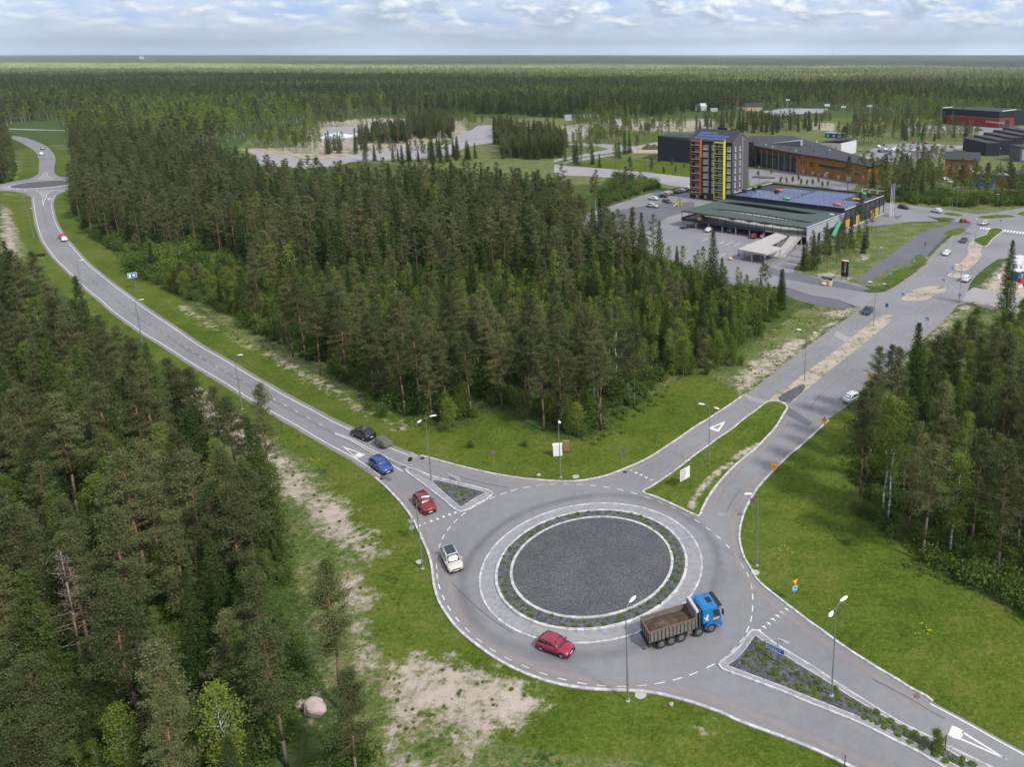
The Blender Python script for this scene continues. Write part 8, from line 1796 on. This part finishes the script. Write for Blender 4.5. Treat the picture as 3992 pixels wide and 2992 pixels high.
# small trees on the plaza
for k, (x, y) in enumerate(((1345, 845), (1495, 820), (1600, 920), (1672, 925), (1740, 915), (1808, 895), (1835, 945), (1903, 950), (1970, 945), (2038, 925), (2080, 970), (2145, 965))):
    p = at(3, x, y); place_tree('young', p.x, p.y, .62, 'small round clipped tree on the paved plaza, %s from the left' % ['first', 'second', 'third', 'fourth', 'fifth', 'sixth', 'seventh', 'eighth', 'ninth', 'tenth', 'eleventh', 'twelfth'][k], 0, 0)
for k, (x, y, s_) in enumerate(((255, 815, .5), (395, 810, .45), (355, 722, .5), (495, 750, .35), (205, 690, .45), (118, 780, .8))): p = at(3, x, y); place_tree('young_pine', p.x, p.y, s_ * 1.3, 'young conifer on the grass slope left of the tower, %s' % ['low left', 'low right', 'upper middle', 'upper right', 'by the black hall', 'by the lamp'][k], k % 2, 0)
# the red mowing tractor with its driver, bicycles, flag, people
def person(x, y, rz, label, shirt, legs, arms='down', H=1.75, carry=None, seated=False, z=0.0, hood=None):
    """skinned skeleton: one continuous body"""
    s = H / 1.75; V = {}; E = []; Rr = {}
    def v(n, x_, y_, z_, r): V[n] = (x_*s, y_*s, z_*s); Rr[n] = (r*s, r*s*.82)
    if not seated:
        v('pel', 0, 0, .95, .15); v('wai', 0, .0, 1.10, .135); v('che', 0, .01, 1.32, .165); v('sho', 0, .0, 1.46, .10); v('nec', 0, .0, 1.53, .055); v('hd0', 0, .02, 1.60, .082); v('hd1', 0, .02, 1.70, .085)
        for sg, n in ((-1, 'l'), (1, 'r')):
            v('hi' + n, sg*.10, 0, .90, .095); v('kn' + n, sg*.12, .02 + .04*sg, .50, .062); v('an' + n, sg*.12, -.01 + .05*sg, .09, .042); v('to' + n, sg*.13, .15 + .05*sg, .035, .035)
            v('sh' + n, sg*.19, 0, 1.42, .062)
            if arms == 'down': v('el' + n, sg*.25, -.02, 1.15, .045); v('wr' + n, sg*.25, .06, .92, .030); v('ha' + n, sg*.24, .09, .84, .034)
            else: v('el' + n, sg*.25, .08, 1.18, .045); v('wr' + n, sg*.12, .30, 1.18, .030); v('ha' + n, sg*.07, .36, 1.20, .034)
    else:
        v('pel', 0, 0, .52, .16); v('wai', 0, .03, .68, .14); v('che', 0, .05, .90, .17); v('sho', 0, .05, 1.04, .10); v('nec', 0, .05, 1.11, .055); v('hd0', 0, .07, 1.18, .082); v('hd1', 0, .07, 1.28, .085)
        for sg, n in ((-1, 'l'), (1, 'r')):
            v('hi' + n, sg*.12, .06, .50, .095); v('kn' + n, sg*.16, .46, .55, .065); v('an' + n, sg*.16, .55, .12, .042); v('to' + n, sg*.16, .70, .07, .035); v('sh' + n, sg*.19, .05, 1.0, .062); v('el' + n, sg*.24, .25, .80, .045); v('wr' + n, sg*.14, .45, .86, .03); v('ha' + n, sg*.12, .52, .88, .034)
    names_ = list(V); E = [('pel', 'wai'), ('wai', 'che'), ('che', 'sho'), ('sho', 'nec'), ('nec', 'hd0'), ('hd0', 'hd1')]
    for n in 'lr': E += [('pel', 'hi' + n), ('hi' + n, 'kn' + n), ('kn' + n, 'an' + n), ('an' + n, 'to' + n), ('che', 'sh' + n), ('sh' + n, 'el' + n), ('el' + n, 'wr' + n), ('wr' + n, 'ha' + n)]
    me = bpy.data.meshes.new('person'); me.from_pydata([V[n] for n in names_], [(names_.index(a), names_.index(b)) for a, b in E], [])
    o = bpy.data.objects.new('person', me); COL.objects.link(o); sk = o.modifiers.new('skin', 'SKIN'); sk.use_smooth_shade = True; 
    for i, n in enumerate(names_): me.skin_vertices[0].data[i].radius = Rr[n]
    me.skin_vertices[0].data[0].use_root = True; su = o.modifiers.new('sub', 'SUBSURF'); su.levels = 1; su.render_levels = 1
    dg = bpy.context.evaluated_depsgraph_get(); m2 = bpy.data.meshes.new_from_object(o.evaluated_get(dg)); bpy.data.objects.remove(o); m2.materials.clear()
    for mt in ('skin', shirt, legs, hood or 'hair', 'sign_black'): m2.materials.append(MATS[mt])
    zt, zw, zs = (.0, .92, 1.47) if not seated else (0, .55, 1.05)
    for p_ in m2.polygons:
        c = p_.center / s; i = 1
        hd = c.z > zs + .06; 
        if hd: i = 3 if (c.y < .035 + (.05 if seated else 0) or c.z > zs + .22) else 0
        elif c.z < zw and not (abs(c.x) > .20): i = 2
        elif (abs(c.x) > .2 or c.y > .2) and arms == 'down' and c.z < .93: i = 0
        elif arms != 'down' and c.y > .27 and c.z > 1.1: i = 0
        if c.z < .10: i = 4
        p_.material_index = i
    m2.name = 'person'; b = link('person', m2, None, (x, y, z), (0, 0, rz)); tag(b, label, 'person'); return b
simple('skin', (.48, .28, .20), .6); simple('hair', (.05, .035, .025), .8); simple('shirt_blue', (.13, .19, .30), .85); simple('dark_trousers', (.02, .022, .035), .85); simple('coat_black', (.015, .015, .02), .8); simple('shoe_white', (.7, .7, .7), .6); simple('hivis', (.75, .50, .03), .7)
p = at(13, 358, 334); q_ = at(13, 400, 262); person(p.x, p.y, math.atan2(q_.y - p.y, q_.x - p.x) - math.pi/2, 'person in blue shirt and dark trousers standing behind the parked white off-roader', 'shirt_blue', 'dark_trousers', 'front', 1.8)
p = at(20, 265, 300); person(p.x, p.y, .6, 'person in black walking on the dark footpath', 'coat_black', 'coat_black', 'down', 1.75, hood='coat_black', z=.025)
p = at(24, 658, 672); person(p.x, p.y, 1.2, 'person in dark clothes beside the flagpoles', 'coat_black', 'dark_trousers', 'down', 1.75, z=.02)
def mower():
    p = at(23, 235, 295); q2 = at(23, 380, 292); a = math.atan2(q2.y - p.y, q2.x - p.x); e = tag(empty('mower_tractor', (p.x, p.y, .03), a), 'red mowing tractor with front arm standing by the zebra crossing', 'mower')
    m = MB(); m.box(-.9, .9, -.45, .45, .55, .95); m.box(.3, 1.1, -.4, .4, .95, 1.3); m.box(-.95, -.3, -.5, .5, .95, 1.15); m.build('body', 'machine_red', e)
    m = MB(); m.box(-.6, -.1, -.3, .3, .96, 1.1); m.box(-.7, -.58, -.3, .3, 1.1, 1.6); m.build('seat', 'black_plastic', e)
    for x, r_ in ((-.6, .48), (.8, .34)):
        for sg in (-1, 1): m = MB(); m.cyl((0, -.14, 0), (0, .14, 0), r_, r_, 16); w = m.build('wheel', 'tyre_rubber', e, loc=(x, sg*.62, r_)); m = MB(); m.cyl((0, .13*sg, 0), (0, .16*sg, 0), r_*.5, r_*.45, 10); m.build('rim', 'hub_grey', w)
    m = MB(); m.box(1.2, 2.4, -.9, .9, .15, .45); m.build('mower_deck', 'machine_red', e); m = MB(); m.cyl((1.0, .3, .7), (1.6, .3, .4), .05); m.cyl((1.0, -.3, .7), (1.6, -.3, .4), .05); m.build('lift_arm', 'machine_red', e)
    m = MB(); m.cyl((.15, 0, 1.1), (.0, 0, 1.45), .03); m.cyl((-.02, 0, 1.45), (.02, 0, 1.48), .18, .18, 12); m.build('steering_wheel', 'black_plastic', e)
    person(p.x - math.cos(a)*.35, p.y - math.sin(a)*.35, a - math.pi/2, 'driver in high-visibility vest and helmet sitting on the red mower', 'hivis', 'dark_trousers', 'front', 1.75, seated=True, z=.62, hood='sign_black')
mower()
def bicycle(r, x, y, ang, label, mat='steel_dark'):
    p = at(r, x, y); e = tag(empty('bicycle', (p.x, p.y, .015), ang), label, 'bicycle', 'bicycles parked by the flagpoles')
    for wx in (-.52, .52):
        m = MB(); n = 16
        for i in range(n): a0, a1 = 6.2832*i/n, 6.2832*(i+1)/n; m.cyl((.33*math.cos(a0), 0, .33*math.sin(a0)), (.33*math.cos(a1), 0, .33*math.sin(a1)), .022, .022, 4)
        for i in range(6): a0 = 3.1416*i/6; m.cyl((-.32*math.cos(a0), 0, -.32*math.sin(a0)), (.32*math.cos(a0), 0, .32*math.sin(a0)), .006, .006, 3)
        m.build('wheel', 'tyre_rubber', e, loc=(wx, 0, .34))
    m = MB(); m.tube([(-.52, 0, .34), (-.08, 0, .32), (.32, 0, .78), (-.2, 0, .74), (-.52, 0, .34)], .02, 5); m.cyl((-.08, 0, .32), (-.24, 0, .9), .02); m.cyl((.30, 0, .95), (.52, 0, .34), .02); m.build('frame', mat, e)
    m = MB(); m.box(-.36, -.12, -.06, .06, .9, .95); m.build('saddle', 'black_plastic', e); m = MB(); m.cyl((.30, -.28, .98), (.30, .28, .98), .018); m.build('handlebar', 'steel_grey', e)
for k, (x, y, a) in enumerate(((480, 765, .2), (530, 775, .3), (690, 790, 1.0), (735, 800, .8), (780, 780, .5), (725, 825, 1.3))): bicycle(24, x, y, a, 'bicycle %s of the flagpoles, %s' % ('left' if k < 2 else 'right', ['nearer the hall', 'nearer the poles', 'nearest the poles', 'in the middle', 'outermost', 'nearest the grass'][k]), ['steel_dark', 'container_blue', 'steel_dark', 'steel_dark', 'machine_red', 'steel_dark'][k])
# low picnic platforms on the plaza, playground
for x, y, lb in ((1350, 862, 'left timber platform on the plaza'), (1430, 870, 'larger timber platform on the plaza')):
    p = at(3, x, y); m = MB(); m.prism([(-3.5, -1), (-1, -2), (1.5, -1.2), (4, -1.6), (4.6, .4), (1, 1.6), (-2.6, 1.2)], 0, .5); o = m.build('seating_platform', 'brick_grey', None); o.location = (p.x, p.y, .01); tag(o, lb, 'platform')
p = at(3, 440, 1190); e = tag(empty('play_frame', (p.x, p.y, 0), .4), 'yellow-green climbing frame on the little playground by the tower', 'climbing frame')
for x, y in ((-.8, -.6), (.8, -.6), (-.8, .6), (.8, .6)): m = MB(); m.cyl((x, y, 0), (x*.7, y*.7, 3.0), .09); m.build('leg', 'bay_yellow', e)
m = MB(); m.box(-.7, .7, -.5, .5, 1.3, 1.4); m.build('platform', 'steel_dark', e); m = MB(); m.add([(-.8, -.6, 2.4), (.8, -.6, 2.4), (.8, .6, 2.4), (-.8, .6, 2.4), (0, 0, 3.3)], [(0,1,4), (1,2,4), (2,3,4), (3,0,4), (0,3,2,1)]); m.build('roof', 'brick_grey', e); m = MB(); m.cyl((-.8, 0, 1.35), (-2.6, 0, .1), .25, .25, 10); m.build('slide', 'bay_yellow', e)
# fence of the schoolyard
def fence(r, pts, label, h=1.8):
    P = [at(r, *p) for p in pts]; e = tag(empty('mesh_fence', P[0]), label, 'fence'); O = P[0]
    m = MB()
    for a, b in zip(P, P[1:]):
        for z in (.1, h/2, h): m.cyl(a - O + Vector((0, 0, z)), b - O + Vector((0, 0, z)), .03, .03, 4)
    m.build('rail', 'galvanised', e)
    for a, b in zip(P, P[1:]):
        k = max(1, int((b - a).length / 5))
        for i in range(k): c = a.lerp(b, i/k) - O; m = MB(); m.cyl(c, c + Vector((0, 0, h)), .05, .05, 5); m.build('post', 'galvanised', e)
fence(19, ((400, 820), (800, 745), (1250, 650), (1480, 590)), 'long green mesh fence behind the footpath on the slope'); fence(19, ((880, 880), (1470, 945)), 'mesh fence in front of the soil heaps')
# masts and works on the horizon
def far(px, w, z=0): return Vector(((px - PX) * GG / w, FF * GG / w - YOFF, z))
for px, w, H, lb in ((3247, 22, 250, 'very thin tall radio mast on the right horizon'), (547, 27, 60, 'thin mast on the left horizon by the white tower')):
    p = far(px, w); e = tag(empty('radio_mast', p), lb, 'radio mast'); m = MB(); m.cyl((0, 0, 0), (0, 0, H), 1.6, .9, 6); m.build('lattice', 'steel_grey', e); m = MB(); m.cyl((0, 0, H), (0, 0, H + 12), .5, .2, 6); m.build('antenna', 'steel_grey', e)
p = far(545, 30); boxhouse('water_tower', p[:2], 0, 26, 20, 34, 'container_white', 'house_beige', 'pale block rising from the forest at the left horizon', 4, 3, 'building'); p = far(580, 28); boxhouse('warehouse', p[:2], 0, 110, 60, 22, 'panel_grey', 'container_white', 'small pale warehouse right of the block on the left horizon', 0, 2, 'warehouse'); p = far(650, 28.5); boxhouse('warehouse', p[:2], 0, 520, 80, 22, 'container_blue', 'panel_grey', 'long blue warehouse in the far forest on the left horizon', 0, 6, 'warehouse')
# ---------------------------------------------------------------- unseen cloud deck added overhead: it shades the near country and lets the sun through further off
def shade_cloud_deck():
    newmat('shade_cloud_deck'); p = wpos(); s = N('ShaderNodeSeparateXYZ'); L(p, s.inputs[0])
    k = 1500.0 / math.tan(SUN_EL)
    gxn = mth('SUBTRACT', s.outputs[0], math.sin(SUN_AZ) * k); gyn = mth('SUBTRACT', s.outputs[1], math.cos(SUN_AZ) * k)   # where its shade falls
    cb = N('ShaderNodeCombineXYZ'); L(gxn, cb.inputs[0]); L(mth('MULTIPLY', gyn, .8), cb.inputs[1])
    n = noise(0.0011, 4, 0.6, cb.outputs[0]); 
    n2 = noise(0.00022, 4, 0.55, cb.outputs[0])
    e = mth('ADD', gyn, mth('ADD', mth('MULTIPLY', gxn, 0.25), mth('MULTIPLY_ADD', n, 2600.0, -1300.0)))
    a = N('ShaderNodeMapRange'); a.inputs[1].default_value = 1500; a.inputs[2].default_value = 1750; L(e, a.inputs[0])
    b = N('ShaderNodeMapRange'); b.inputs[1].default_value = 2900; b.inputs[2].default_value = 3400; b.inputs[3].default_value = 1; b.inputs[4].default_value = 0.0; L(e, b.inputs[0])
    c = mth('MULTIPLY', mth('SUBTRACT', n2, 0.50), 9.0, clamp=True)
    far = N('ShaderNodeMapRange'); far.inputs[1].default_value = 4500; far.inputs[2].default_value = 8000; L(gyn, far.inputs[0])
    t = mth('MAXIMUM', mth('MULTIPLY', a.outputs[0], b.outputs[0]), mth('MULTIPLY', far.outputs[0], c))
    t = mth('MULTIPLY_ADD', t, 0.80, 0.19)
    tl = N('ShaderNodeBsdfTranslucent'); tl.inputs[0].default_value = (0.18, 0.19, 0.217, 1); tp = N('ShaderNodeBsdfTransparent'); m = N('ShaderNodeMixShader'); L(t, m.inputs[0]); L(tl.outputs[0], m.inputs[1]); L(tp.outputs[0], m.inputs[2])
    o = N('ShaderNodeOutputMaterial'); L(m.outputs[0], o.inputs[0])
    q = np.random.default_rng(5); xs = np.linspace(-13000, 13000, 60); ys = np.linspace(-9000, 17000, 60); vs = []; fs = []
    for y in ys:
        for x in xs: vs.append((x, y, 1500 + q.uniform(-60, 60)))
    for j in range(59):
        for i in range(59): fs.append((j*60+i, j*60+i+1, (j+1)*60+i+1, (j+1)*60+i))
    o = link('shade_clouds', mkmesh('shade_clouds', vs, fs, 'shade_cloud_deck', smooth_=True)); tag(o, 'unseen cloud layer added to shade the near plain', None, None, 'stuff')
shade_cloud_deck()
# ---------------------------------------------------------------- haze
newmat('haze_air'); pv = N('ShaderNodeVolumePrincipled'); pv.inputs['Color'].default_value = (0.68, 0.82, 1.0, 1); pv.inputs['Density'].default_value = 6.8e-5; pv.inputs['Anisotropy'].default_value = 0.1
o = N('ShaderNodeOutputMaterial'); L(pv.outputs[0], o.inputs[1])
hb_ = MB(); hb_.box(-66000, 66000, -24000, 66000, -1.2, 330); hz_o = hb_.build('haze', 'haze_air'); hz_o['kind'] = 'stuff'; hz_o['label'] = 'thin blue haze lying over the plain'
